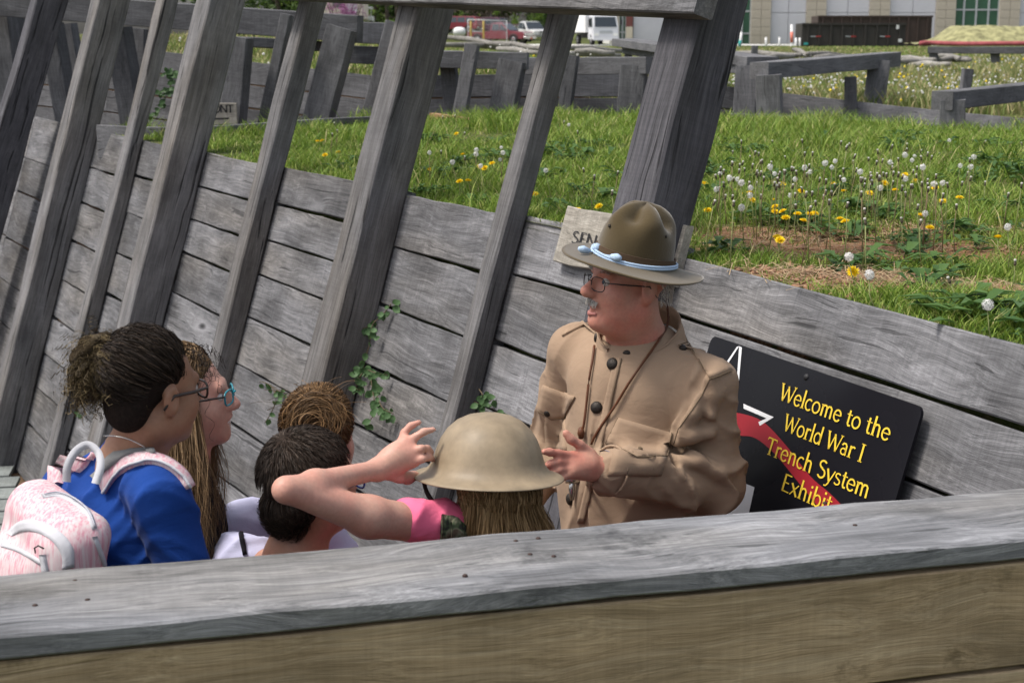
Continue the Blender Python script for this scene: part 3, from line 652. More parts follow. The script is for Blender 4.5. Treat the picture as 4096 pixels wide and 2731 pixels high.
# far meadow: seed heads and flowers too many and small to pick apart
def balls(n, kind, seed, rad, y0, y1, name, lab, mat, patch):
    r = np.random.default_rng(seed); V = []; F = []
    ico = [Vector(v) for v in ((1, 0, 0), (-1, 0, 0), (0, 1, 0), (0, -1, 0), (0, 0, 1), (0, 0, -1))]; fc = [(0, 2, 4), (2, 1, 4), (1, 3, 4), (3, 0, 4), (2, 0, 5), (1, 2, 5), (3, 1, 5), (0, 3, 5)]
    X, Y = scatter(n, y0, y1, ANG, seed, 1.2); k = keep_ok(X, Y) & (Y > 12.9)
    for a, b in zip(X[k], Y[k]):
        if a < patch and r.uniform() < .85: continue
        q = Vector((a, b, float(hgt(a, b)) + r.uniform(.07, .2))); s = rad * r.uniform(.6, 1.2) * (1 + b * .008); o = len(V); V += [q + v * s for v in ico]; F += [tuple(i + o for i in f) for f in fc]
    tag(put(name, mesh_py(name, V, F, True), mat=mat), lab, 'dandelions', kind='stuff')
balls(3600, 'w', 3, .0125, 12.9, 34, 'meadow_seed_heads', 'white dandelion seed heads dotting the far meadow', M['dw'], 1.2)
balls(420, 'y', 4, .015, 12.9, 36, 'meadow_flowers', 'yellow dandelion flowers dotting the far meadow', M['dy'], .6)
# ------------------------------------------------------------------ far things: building, containers, vehicles, trees
M['stone'] = simple('tan_block', (.42, .375, .31), .9, var=.12, scale=6); M['panel'] = simple('pale_panel', (.50, .50, .54), .7, var=.03, scale=2)
M['green_glass'] = simple('green_glass', (.035, .10, .06), .15, spec=.8); M['alu'] = simple('aluminium', (.42, .44, .46), .5, .3); M['concrete'] = simple('concrete', (.60, .59, .57), .9, var=.08, scale=3)
M['maroon'] = simple('maroon_brick', (.17, .065, .06), .9); M['dark'] = simple('dark_recess', (.02, .02, .022), .6); M['cream'] = simple('cream_wall', (.58, .52, .42), .85)
def gz(x, y): return float(hgt(x, y))
def bx(name, c0, c1, mat, parent, bev=0.0):
    c0 = Vector(c0); c1 = Vector(c1); c = (c0 + c1) / 2; d = c1 - c0
    return put(name, box_mesh(abs(d.x), abs(d.y), abs(d.z), 0, 1, bev), parent, c, M[mat] if isinstance(mat, str) else mat)
YB = 130.0
def bX(px): return at(px, 130, YB).x
def bZ(py): return at(2048, py, YB).z
zb = bZ(177)
bld = empty('school_building', (bX(3300), YB, zb), 'pale panel and tan block building with green windows in the background', 'building')
bx('core_wall', (bX(2440), YB + .45, zb - .5), (bX(4700), YB + 12, zb + 8), 'concrete', bld)
def column(a, b, rows=7):
    xa, xb = bX(a), bX(b); h = 1.42; n = 2
    for r_ in range(rows):
        for c in range(n):
            w_ = (xb - xa) / n
            bx('block', (xa + c * w_ + .015, YB - .12, zb + r_ * h * .5 + .012), (xa + (c + 1) * w_ - .015, YB + .44, zb + (r_ + 1) * h * .5 - .012), 'stone', bld)
def panel(a, b, split=2):
    xa, xb = bX(a), bX(b)
    for c in range(split):
        w_ = (xb - xa) / split
        for z0, z1 in ((zb, bZ(52)), (bZ(52), zb + 6)): bx('panel', (xa + c * w_ + .02, YB + .05, z0 + .02), (xa + (c + 1) * w_ - .02, YB + .43, z1 - .02), 'panel', bld)
def window(xs, ys, door=False):
    xa, xb = bX(xs[0]), bX(xs[-1]); wn = put('window', box_mesh(xb - xa, .1, bZ(-120) - bZ(ys[-1])), bld, ((xa + xb) / 2, YB + .35, (bZ(-120) + bZ(ys[-1])) / 2), M['dark'])
    for i in range(len(xs) - 1):
        for j in range(len(ys) - 1): bx('pane', (bX(xs[i]) + .05, YB + .22, bZ(ys[j + 1]) + .05), (bX(xs[i + 1]) - .05, YB + .27, bZ(ys[j]) - .05), 'green_glass', wn)
    for x_ in xs: bx('mullion', (bX(x_) - .07, YB + .12, bZ(ys[-1])), (bX(x_) + .07, YB + .29, bZ(-120)), 'alu', wn)
    for y_ in ys: bx('transom', (xa, YB + .14, bZ(y_) - .06), (xb, YB + .285, bZ(y_) + .06), 'alu', wn)
for a, b in ((3002, 3081), (3222, 3301), (3474, 3555), (3739, 3817), (3992, 4073), (2456, 2476), (4330, 4410)): column(a, b)
for a, b, k in ((3081, 3222, 2), (3301, 3474, 2), (3555, 3739, 2), (4073, 4330, 3), (2532, 2660, 1), (2660, 2940, 2)): panel(a, b, k)
window((3817, 3853, 3902, 3951, 3992), (-120, 40, 176)); window((2940, 2968, 3002), (-120, 46, 135, 178)); window((2476, 2490, 2504), (-120, 130, 177))
bx('pilaster', (bX(2504), YB - .1, zb), (bX(2530), YB + .44, bZ(108)), 'cream', bld); bx('pilaster', (bX(2504), YB - .1, bZ(108)), (bX(2530), YB + .44, zb + 7), 'maroon', bld)
c_ = put('pavement', box_mesh(70, 9, .3), None, (28, 119, zb - .12), M['concrete']); tag(c_, kind='structure')
M['gravel'] = simple('pale_gravel', (.50, .46, .41), .95, var=.2, scale=1.5)
V, F = [], []
lot = put('gravel_lot', box_mesh(60, 75, .1), None, (-14, 141, -.40), M['gravel']); tag(lot, kind='structure')

# roll-off containers
M['rust'] = simple('brown_container', (.060, .042, .036), .7, var=.25, scale=1.2); M['rust2'] = simple('dark_container', (.042, .038, .035), .7, var=.25, scale=1.2); M['white'] = simple('white_paint', (.72, .72, .72), .4); M['redp'] = simple('red_reflector', (.45, .05, .05), .4); M['teal'] = simple('teal_paint', (.05, .35, .33), .5)
def container(a, b, yt, yb, Y, D, mat, label, ribs):
    x0, x1 = at(a, 130, Y).x, at(b, 130, Y).x; z0, z1 = at(2048, yb, Y).z, at(2048, yt, Y).z
    e = empty('waste_container', ((x0 + x1) / 2, Y, z0), label, 'container')
    bx('floor', (x0, Y, z0), (x1, Y + D, z0 + .12), mat, e)
    bx('side_wall', (x0, Y, z0 + .12), (x1, Y + .08, z1), mat, e); bx('side_wall', (x0, Y + D - .08, z0 + .12), (x1, Y + D, z1), mat, e)
    bx('end_wall', (x0, Y + .08, z0 + .12), (x0 + .08, Y + D - .08, z1), mat, e); bx('end_wall', (x1 - .08, Y + .08, z0 + .12), (x1, Y + D - .08, z1), mat, e)
    for k in range(ribs): xr = x0 + (x1 - x0) * (k + .5) / ribs; bx('rib', (xr - .06, Y - .09, z0 + .1), (xr + .06, Y - .001, z1 - .1), mat, e)
    bx('top_rim', (x0 - .04, Y - .1, z1 - .1), (x1 + .04, Y - .002, z1 + .03), mat, e)
    return e, x0, x1, z0, z1
e1, x0, x1, z0, z1 = container(3208, 3622, 95, 188, 98, 2.3, 'rust2', 'dark brown open waste container with reflectors, in front of the other', 9)
for k in (.13, .47, .80): bx('reflector', (x0 + (x1 - x0) * k, 97.89, z0 + .62), (x0 + (x1 - x0) * (k + .05), 97.905, z0 + .68), 'redp', e1); bx('reflector', (x0 + (x1 - x0) * (k - .05), 97.89, z0 + .62), (x0 + (x1 - x0) * k, 97.905, z0 + .68), 'alu', e1)
bx('plate', (x0 + (x1 - x0) * .905, 97.88, z1 - .35), (x0 + (x1 - x0) * .93, 97.9, z1 - .1), 'white', e1); bx('plate', (x0 + (x1 - x0) * .93, 97.88, z0 + .3), (x0 + (x1 - x0) * .965, 97.9, z0 + .5), 'white', e1); bx('plate', (x0 + .12, 97.88, z0 + .12), (x0 + .4, 97.9, z0 + .27), 'teal', e1)
container(3270, 3726, 65, 189, 108, 2.4, 'rust', 'taller reddish brown container behind the dark one', 12)

# straw covered mound, red silt sock
M['straw_mound'] = simple('straw_mound', (.25, .24, .12), .95, var=.7, scale=3.0, bump=1.0)
mV = []; mF = []; cxm = at(4020, 170, 78).x; zm = at(2048, 172, 78).z; zt = at(2048, 98, 78).z - zm
for j in range(11):
    for i in range(25):
        u_ = i / 24 * 2 - 1; v_ = j / 10 * 2 - 1; xx = cxm + u_ * 4.6 + .8; yy = 80 + v_ * 3.4
        prof = min(1, max(0, (1 - abs(u_)) * 2.1)) * min(1, max(0, (1 - abs(v_)) * 1.6)); prof = prof * prof * (3 - 2 * prof)
        mV.append((xx, yy, zm - .05 + zt * prof * (.93 + .07 * math.sin(i * 1.3 + j)) + random.uniform(-.05, .05)))
for j in range(10):
    for i in range(24): k = j * 25 + i; mF.append((k, k + 1, k + 26, k + 25))
tag(put('straw_mound', mesh_py('mound', mV, mF, True), mat=M['straw_mound']), 'straw and grass covered earth mound below the green window', 'mound')
M['sock'] = simple('red_sock', (.30, .075, .085), .85, var=.3, scale=4, bump=.4)
pts = [at(3676, 176, 60), at(3700, 172, 60), at(3740, 173, 60), at(3850, 176, 59), at(3980, 175, 58), at(4200, 174, 57)]
o_ = tube('silt_sock', catmull(pts, 5), [.055] + [.09] * 24 + [.09], M['sock'], None, 8); tag(o_, 'red erosion sock lying in front of the straw mound', 'silt sock')

# pipes and stakes
for px, yt, yb_, wpx, Y, mt, lb in ((3064, 150, 178, 9, 100, 'white', 'leftmost short white pipe stub beside the concrete'), (3118, 150, 178, 8, 100, 'white', 'second short white pipe stub beside the concrete'), (3184, 152, 182, 9, 98, 'white', 'third white pipe stub, left of the dark container'), (3199, 152, 182, 8, 98, 'white', 'white pipe stub touching the dark container'),
                                (3167, 99, 190, 11, 90, 'white', 'tall white pipe marker with an orange band')):
    a = at(px, yb_, Y); b = at(px, yt, Y); r_ = wpx / 2 / FPX * Y
    V, F = tube_vf([Vector((0, 0, -.2)), Vector((0, 0, 0)), b - a], [r_, r_, r_], 10)
    e = empty('pipe_stub', a, lb, 'pipe', 'white pipe stubs by the building'); put('pipe', mesh_py('pipe', V, F, True), e, a, M[mt])
    if px == 3167:
        M['orange'] = simple('orange_tape', (.75, .22, .16), .6); V, F = tube_vf([(b - a) * .2, (b - a) * .68], [r_ * 1.08] * 2, 10); put('tape', mesh_py('tape', V, F, True), e, a, M['orange'])
a = at(2957, 196, 60); b = at(2966, 128, 60); e = empty('survey_stake', a, 'white survey stake with teal paint beside the big leaning post', 'stake')
tube('stake', [a - UPZ * .1, a + (b - a) * .98], [.05, .05], M['white'], e, 6); tube('painted_band', [a + (b - a) * .12, a + (b - a) * .5], [.056] * 2, M['teal'], e, 6)

# ---------------- vehicles (x forward, y left, z up)
M['tyre'] = simple('tyre_rubber', (.02, .02, .02), .9); M['rim'] = simple('wheel_rim', (.35, .35, .36), .35, .7); M['vglass'] = simple('car_glass', (.02, .028, .035), .08, spec=.9); M['chrome'] = simple('chrome_trim', (.55, .55, .56), .2, .9); M['blackp'] = simple('black_plastic', (.025, .025, .027), .6); M['lamp'] = simple('headlamp', (.75, .75, .72), .15)
def prism(name, prof, w0, w1, mat, parent, Mw, bev=.03):
    """side profile (x,z[,narrow]) extruded across; third value narrows the section"""
    bm = bmesh.new(); A = []; B = []
    for q in prof:
        k = q[2] if len(q) > 2 else 1.0; A.append(bm.verts.new((q[0], -w0 / 2 * k, q[1]))); B.append(bm.verts.new((q[0], w0 / 2 * k, q[1])))
    n = len(prof); bm.faces.new(A[::-1]); bm.faces.new(B)
    for i in range(n): j = (i + 1) % n; bm.faces.new((A[i], A[j], B[j], B[i]))
    if bev: bmesh.ops.bevel(bm, geom=bm.edges[:], offset=bev, segments=2, affect='EDGES', profile=.6)
    return put(name, bm_mesh(name, bm, False), parent, M=Mw, mat=mat)
def wheel(parent, Mw, x, y, r_, wd):
    V, F = lathe_vf([(r_ * .62, wd / 2), (r_ * .95, wd / 2), (r_, wd / 2 - .04), (r_, -wd / 2 + .04), (r_ * .95, -wd / 2), (r_ * .62, -wd / 2)], 20)
    Mx = Mw @ Matrix.Translation((x, y, r_)) @ Matrix.Rotation(math.pi / 2, 4, 'X')
    o = put('wheel', mesh_py('wheel', V, F, True), parent, M=Mx, mat=M['tyre'])
    V, F = lathe_vf([(0, wd * .38), (r_ * .3, wd * .42), (r_ * .5, wd * .34), (r_ * .63, wd * .46), (r_ * .63, -wd * .46), (0, -wd * .3)], 16)
    m2 = mesh_py('rim', V, F, True); m2.materials.append(M['rim']); q = bpy.data.objects.new('rim', m2); COL.objects.link(q); q.parent = o
    if y < 0: q.rotation_euler.x = math.pi
def qpanel(name, pts, mat, parent, Mw, th=.02):
    P = [Vector(p) for p in pts]; n = (P[1] - P[0]).cross(P[-1] - P[0]).normalized() * th; bm = bmesh.new()
    a = [bm.verts.new(p) for p in P]; b = [bm.verts.new(p + n) for p in P]; bm.faces.new(a[::-1]); bm.faces.new(b)
    for i in range(len(P)): j = (i + 1) % len(P); bm.faces.new((a[i], a[j], b[j], b[i]))
    return put(name, bm_mesh(name, bm), parent, M=Mw, mat=mat)
def paint(name, c): return simple(name, c, .25, 0, spec=.6)
def pickup(px, py, Y, yaw, col, label, kind='pickup', s=1.0):
    a = at(px, py, Y); e = empty('pickup_truck' if kind != 'suv' else 'sport_utility_vehicle', a, label, 'truck' if kind != 'suv' else 'car', 'vehicles in the gravel lot')
    Mw = Matrix.Translation(a) @ Matrix.Rotation(yaw, 4, 'Z') @ Matrix.Scale(s, 4)
    mt = paint(label[:10] + '_paint', col); w_ = 1.95
    if kind == 'pickup':
        prism('body', [(-2.75, .52), (-2.75, 1.05), (-.62, 1.06), (.95, 1.08), (2.35, 1.02), (2.62, .9), (2.66, .5), (2.3, .42), (-2.6, .42)], w_, w_, mt, e, Mw, .05)
        gh = [(-.60, 1.04, .93), (-.50, 1.70, .76), (-.1, 1.78, .76), (.45, 1.74, .76), (1.22, 1.06, .93)]; rear = -.60
    else:
        prism('body', [(-2.55, .5), (-2.6, 1.05), (-.6, 1.1), (1.0, 1.1), (2.15, 1.04), (2.4, .9), (2.42, .5), (2.1, .4), (-2.3, .4)], w_, w_, mt, e, Mw, .05)
        gh = [(-2.55, 1.06, .93), (-2.25, 1.75, .78), (-.1, 1.82, .78), (.4, 1.78, .78), (1.2, 1.08, .93)]; rear = -2.55
    prism('cabin', gh, w_, w_, mt, e, Mw, .03)
    hw = w_ / 2
    for sd_ in (-1, 1):
        def P(x, z): 
            k = np.interp(z, [1.04, 1.76], [.93, .765]); return (x, sd_ * hw * (k + .012), z)
        wins = [(-.45, .28, -.40, .2), (.34, 1.0, .32, .42)] if kind == 'pickup' else [(-2.3, -1.2, -2.1, -1.15), (-1.1, -.2, -1.05, -.18), (-.1, 1.0, -.08, .36)]
        for x0_, x1_, x2_, x3_ in wins:
            pts = [P(x0_, 1.13), P(x1_, 1.13), P(x3_, 1.66), P(x2_, 1.66)]; 
            qpanel('side_window', pts if sd_ < 0 else pts[::-1], M['vglass'], e, Mw)
        for xw in (-1.75 if kind == 'pickup' else -1.5, 1.62):
            wheel(e, Mw, xw, sd_ * (hw - .10), .39, .25)
            V, F = [], []
            for k in range(9):
                an = math.pi * k / 8; V += [(xw + .50 * math.cos(an), sd_ * (hw + .01), .39 + .5 * math.sin(an)), (xw + .44 * math.cos(an), sd_ * (hw + .04), .39 + .44 * math.sin(an))]
            for k in range(8): F.append((2 * k, 2 * k + 1, 2 * k + 3, 2 * k + 2))
            put('wheel_arch', mesh_py('arch', V, F), e, M=Mw, mat=M['blackp'])
        bx2 = box_mesh(.08, .42, .2); put('headlight', bx2, e, M=Mw @ Matrix.Translation((2.6 if kind == 'pickup' else 2.38, sd_ * .72, .84)), mat=M['lamp'])
        put('mirror', box_mesh(.12, .2, .16, 0, 1, .02), e, M=Mw @ Matrix.Translation((.95, sd_ * (hw + .1), 1.16)), mat=M['blackp'])
    xf = 2.64 if kind == 'pickup' else 2.4
    qpanel('windshield', [(1.17, -.83, 1.13), (1.17, .83, 1.13), (.50, .70, 1.70), (.50, -.70, 1.70)], M['vglass'], e, Mw, .03)
    put('grille', box_mesh(.06, .98, .26), e, M=Mw @ Matrix.Translation((xf + .005, 0, .82)), mat=M['chrome']); put('front_bumper', box_mesh(.22, 1.95, .2, 0, 1, .04), e, M=Mw @ Matrix.Translation((xf + .03, 0, .55)), mat=M['chrome'])
    put('rear_bumper', box_mesh(.18, 1.85, .18, 0, 1, .03), e, M=Mw @ Matrix.Translation((-2.72 if kind == 'pickup' else -2.58, 0, .55)), mat=M['chrome'])
    put('licence_plate', box_mesh(.02, .34, .17), e, M=Mw @ Matrix.Translation((xf + .15, .05, .5)), mat=M['orange'])
    return e
pickup(2005, 178, 128, math.radians(-27), (.20, .035, .05), 'dark red pickup truck parked between the leaning posts')
pickup(1992, 138, 175, math.radians(-30), (.085, .03, .055), 'maroon sport utility vehicle behind the red pickup', 'suv', 1.05)
pickup(2118, 168, 150, math.radians(-62), (.62, .62, .62), 'white pickup truck partly hidden by the thin leaning post', 'pickup', 1.1)
pickup(1835, 132, 170, math.radians(160), (.24, .03, .045), 'red car at left edge of the gravel lot', 'suv')
# box truck
a = at(2400, 181, 118); e = empty('box_truck', a, 'white box truck facing the camera beside the building', 'truck'); Mw = Matrix.Translation(a) @ Matrix.Rotation(math.radians(-79), 4, 'Z')
M['truckwhite'] = paint('truck_white', (.62, .63, .66)); 
prism('cab', [(.2, .55), (.2, 2.15, .95), (.55, 2.28, .93), (1.35, 2.22, .92), (1.72, 1.35), (1.78, .62), (1.6, .42), (.2, .42)], 2.02, 2.02, M['truckwhite'], e, Mw, .06)
prism('cargo_box', [(-5.2, .95), (-5.2, 3.6), (.05, 3.6), (.05, .95)], 2.4, 2.4, simple('cargo_white', (.70, .70, .70), .4), e, Mw, .02)
prism('chassis', [(-5.1, .5), (-5.1, .94), (.2, .94), (.2, .5)], .9, .9, M['blackp'], e, Mw, 0)
qpanel('windshield', [(1.735, -.86, 1.36), (1.735, .86, 1.36), (1.40, .80, 2.10), (1.40, -.80, 2.10)], M['vglass'], e, Mw, .02)
for sd_ in (-1, 1):
    pts = [(.35, sd_ * 1.015, 1.36), (1.5, sd_ * 1.015, 1.36), (1.22, sd_ * .97, 2.05), (.35, sd_ * .97, 2.05)]; qpanel('side_window', pts if sd_ < 0 else pts[::-1], M['vglass'], e, Mw, .02)
    for xw in (1.05, -3.4): wheel(e, Mw, xw, sd_ * .88, .4, .26)
    put('headlight', box_mesh(.1, .36, .2, 0, 1, .02), e, M=Mw @ Matrix.Translation((1.76, sd_ * .74, .78)), mat=M['lamp']); put('mirror', box_mesh(.1, .14, .42, 0, 1, .02), e, M=Mw @ Matrix.Translation((1.55, sd_ * 1.24, 1.7)), mat=M['blackp'])
put('grille', box_mesh(.06, .98, .17), e, M=Mw @ Matrix.Translation((1.775, 0, .98)), mat=M['alu']); put('front_bumper', box_mesh(.2, 1.98, .26, 0, 1, .04), e, M=Mw @ Matrix.Translation((1.78, 0, .5)), mat=M['truckwhite'])
# trailer, tank, cart, gate
a = at(1368, 100, 105); e = empty('site_trailer', a, 'cream site trailer behind the redbud tree', 'trailer'); M['trailer'] = simple('trailer_cream', (.60, .55, .46), .6)
wd = 155 / FPX * 105; bx('body', a + Vector((-wd / 2, 0, .4)), a + Vector((wd / 2, 5, 1.75)), 'trailer', e, .04); bx('roof', a + Vector((-wd / 2 - .06, -.06, 1.75)), a + Vector((wd / 2 + .06, 5.06, 1.85)), 'white', e)
for k in range(7): xr = a.x - wd / 2 + wd * (k + .5) / 7; bx('rib', (xr - .03, a.y - .03, a.z + .45), (xr + .03, a.y - .001, a.z + 1.7), 'trailer', e)
bx('door', a + Vector((.35, -.05, .45)), a + Vector((1.05, -.032, 1.6)), 'panel', e); bx('window', a + Vector((-.6, -.05, 1.15)), a + Vector((.1, -.032, 1.55)), 'green_glass', e)
for q in (-.7, .7):
    V, F = lathe_vf([(0, .1), (.3, .1), (.33, 0), (.3, -.1), (0, -.1)], 14); put('wheel', mesh_py('wheel', V, F, True), e, M=Matrix.Translation(a + Vector((q, -.02, .3))) @ Matrix.Rotation(math.pi / 2, 4, 'X'), mat=M['tyre'])
a = at(1838, 152, 100); e = empty('propane_tank', a, 'white rounded propane tank left of the red pickup', 'tank')
V, F = lathe_vf([(0, -.42), (.16, -.38), (.27, -.26), (.30, -.1), (.30, .1), (.27, .26), (.16, .38), (0, .42)], 16); put('tank', mesh_py('tank', V, F, True), e, M=Matrix.Translation(a + Vector((0, 0, .38))) @ Matrix.Rotation(math.pi / 2, 4, 'Y'), mat=M['white'])
for q in (-.2, .2): bx('foot', a + Vector((q - .03, -.2, 0)), a + Vector((q + .03, .2, .1)), 'blackp', e)
a = at(1462, 97, 110); e = empty('golf_cart', a, 'small white golf cart in front of the woods', 'cart'); bx('roof', a + Vector((-.45, 0, 1.05)), a + Vector((.45, 1.2, 1.2)), 'white', e, .04); bx('body', a + Vector((-.5, 0, .2)), a + Vector((.5, 1.4, .55)), 'white', e, .06)
for q in (-.42, .42):
    bx('pillar', a + Vector((q - .02, .02, .55)), a + Vector((q + .02, .06, 1.05)), 'white', e)
    V, F = lathe_vf([(0, .06), (.17, .06), (.2, 0), (.17, -.06), (0, -.06)], 12); put('wheel', mesh_py('wheel', V, F, True), e, M=Matrix.Translation(a + Vector((q, .2, .2))) @ Matrix.Rotation(math.pi / 2, 4, 'Y'), mat=M['tyre'])
a = at(1905, 160, 118); e = empty('chain_link_gate', a, 'chain link gate with yellow posts in front of the red pickup', 'gate'); M['yellow'] = simple('yellow_post', (.34, .25, .07), .7); M['galv'] = simple('galvanised', (.42, .43, .43), .5, .5)
def gp(px, py): return at(px, py, 118)
for px in (1883, 1934): tube('post', [gp(px, 162), gp(px, 84)], [.09] * 2, M['yellow'], e, 8)
for q in (((1872, 162), (1872, 78)), ((2027, 165), (2027, 82)), ((1872, 79), (2027, 84)), ((1872, 126), (1934, 128)), ((1872, 104), (1900, 128)), ((1934, 162), (1934, 80))): tube('rail', [gp(*q[0]), gp(*q[1])], [.035] * 2, M['galv'], e, 6)
for i in range(26):
    x0_ = 1872 + i * 6; tube('wire', [gp(x0_, 80), gp(min(x0_ + 30, 2030), 162)], [.004] * 2, M['galv'], e, 3); tube('wire', [gp(x0_, 162), gp(min(x0_ + 30, 2030), 80)], [.004] * 2, M['galv'], e, 3)

# ---------------- trees
M['bark'] = simple('tree_bark', (.075, .06, .048), .95, var=.3, scale=4, bump=.6)
M['leaf_dark'] = grass_mat('dark_leaves', [(0, (.025, .05, .014)), (.6, (.05, .09, .022)), (1, (.10, .15, .035))]); M['leaf_light'] = grass_mat('spring_leaves', [(0, (.06, .11, .02)), (.6, (.12, .20, .03)), (1, (.22, .30, .06))]); M['leaf_brown'] = grass_mat('bare_twigs', [(0, (.07, .055, .045)), (1, (.13, .10, .08))]); M['blossom'] = grass_mat('redbud_blossom', [(0, (.22, .06, .17)), (.6, (.36, .13, .30)), (1, (.50, .24, .44))])
def leaf_cloud(name, C0, R, n, size, mat, parent, seed, clumps=22):
    r = np.random.default_rng(seed); cc = r.normal(0, .48, (clumps, 3)) * np.array(R); cs = r.uniform(.14, .30, clumps) * min(R)
    i = r.integers(0, clumps, n); P = cc[i] + r.normal(0, 1, (n, 3)) * cs[i][:, None]
    a = r.normal(0, 1, (n, 3)); a /= np.linalg.norm(a, axis=1)[:, None]; b = np.cross(a, r.normal(0, 1, (n, 3))); b /= np.linalg.norm(b, axis=1)[:, None]; s = (size * r.uniform(.6, 1.3, n))[:, None]
    V = np.stack([P - a * s, P + b * s * .5, P + a * s, P - b * s * .5], 1).reshape(-1, 3); F = np.arange(4 * n).reshape(-1, 4)
    return put(name, mesh_np(name, V, F, False), parent, C0, mat)
def tree(px, Y, h, tr, R, mat, label, seed, n=2600, low=.35, size=.16, group='trees of the wood behind the lot'):
    r = random.Random(seed); b = at(px, 130, Y); b.z = gz(b.x, b.y) - .2; e = empty('tree', b, label, 'tree', group)
    pts = [b + Vector((r.uniform(-.15, .15) * k, r.uniform(-.1, .1) * k, h * k / 5)) for k in range(6)]; parts = [tube_vf([p - b for p in pts], [tr * (1 - .13 * k) for k in range(6)], 9)]
    for k in range(9):
        t_ = r.uniform(low * .6, .95); q = b + Vector((0, 0, h * t_)); a_ = r.uniform(0, 6.28); d = Vector((math.cos(a_), math.sin(a_), r.uniform(.3, .9))) * R[0] * r.uniform(.5, .9)
        parts.append(tube_vf([q - b, q - b + d * .5 + Vector((0, 0, .1)), q - b + d], [tr * .4 * (1 - t_ * .5), tr * .22, tr * .06], 5))
    V, F = join_vf(parts); put('trunk', mesh_py('trunk', V, F, True), e, b, M['bark'])
    leaf_cloud('crown', b + Vector((0, 0, h * .72)), R, n, size, mat, e, seed); return e
for i, (px, Y, h, tr, R, mt, lb) in enumerate(((1545, 170, 11, .28, (4, 4, 4), 'leaf_dark', 'tall dark tree left of the thick leaning post'), (1590, 185, 12, .42, (4, 4, 4), 'leaf_dark', 'thick-trunked tree right beside the thick leaning post'), (1500, 190, 10, .25, (4, 4, 4), 'leaf_light', 'light green tree behind the golf cart'),
        (1985, 190, 12, .30, (4, 4, 4), 'leaf_brown', 'bare brown tree above the maroon vehicle'), (2130, 185, 12, .3, (4, 4, 4), 'leaf_dark', 'dark tree above the white pickup'), (1860, 200, 11, .3, (4, 4, 4), 'leaf_brown', 'bare tree at left above the red car'), (2060, 200, 12, .22, (4, 4, 4), 'leaf_light', 'slim light tree between the two dark trees'),
        (950, 175, 11, .3, (4, 4, 4), 'leaf_dark', 'dark tree seen between left posts'), (1120, 180, 11, .35, (4, 4, 4), 'leaf_light', 'olive tree seen right of the left posts'), (1250, 190, 12, .3, (4, 4, 4), 'leaf_dark', 'dark tree behind the cream trailer'), (2250, 185, 12, .3, (4, 4, 4), 'leaf_dark', 'dark tree behind the box truck'), (600, 180, 11, .3, (4, 4, 4), 'leaf_dark', 'dark tree at far left behind the railing'))):
    tree(px, Y, h, tr, R, M[mt], lb, 100 + i, size=.2)
for i, (px, Y, R, mt, lb) in enumerate(((1520, 165, (2.6, 1.5, 1.2), 'leaf_light', 'bright green bush below the tall dark tree'), (1640, 168, (2.5, 1.5, 1.0), 'leaf_light', 'green bush behind the thick leaning post'), (1880, 180, (2.6, 1.5, 1.3), 'leaf_light', 'green bush left of the maroon vehicle'), (2080, 182, (3.0, 1.5, 1.4), 'leaf_light', 'green bush above the white pickup'), (2180, 180, (2.5, 1.5, 1.6), 'leaf_dark', 'dark bush behind the thin leaning post'), (1430, 172, (2.2, 1.5, 1.6), 'leaf_dark', 'dark bush right of the cream trailer'), (1000, 170, (4, 1.5, 1.6), 'leaf_dark', 'dark bush between the left posts'), (1980, 190, (3, 1.5, 2.0), 'leaf_brown', 'leafless brown thicket above the maroon vehicle'))):
    b = at(px, 130, Y); b.z = gz(b.x, b.y); e = empty('bush', b, lb, 'bush', 'bushes at the wood edge'); tube('stem', [b - UPZ * .2, b + UPZ * R[2]], [.08, .03], M['bark'], e, 6); leaf_cloud('crown', b + UPZ * R[2] * .95, R, 1500, .13, M[mt], e, 200 + i, 16)
leaf_cloud_o = leaf_cloud('far_wood', Vector((-16, 215, 5.5)), (34, 5, 6), 16000, .55, M['leaf_dark'], None, 300, 120); tag(leaf_cloud_o, 'dark wood closing the view behind the lot', 'wood', kind='stuff')
# redbud
b = at(1380, 100, 88); b.z = gz(b.x, b.y); e = empty('redbud_tree', b, 'pink flowering redbud tree in front of the cream trailer', 'tree'); r = random.Random(8); parts = []; tips = []
for k in range(7):
    a_ = -1.2 + 2.4 * k / 6; d = Vector((math.sin(a_) * .9, r.uniform(-.3, .3), 1.5 + r.uniform(0, .6))); m_ = d * .45 + Vector((d.x * .1, 0, 0)); parts.append(tube_vf([Vector((d.x * .05, 0, -.1)), m_, d, d * 1.5], [.07, .05, .03, .015], 6)); tips += [m_, d, d * 1.25, d * 1.5]
V, F = join_vf(parts); put('trunk', mesh_py('trunk', V, F, True), e, b, M['bark']); leaf_cloud('crown', b + UPZ * 2.3, (1.1, .8, 1.1), 2600, .05, M['blossom'], e, 41, 40)
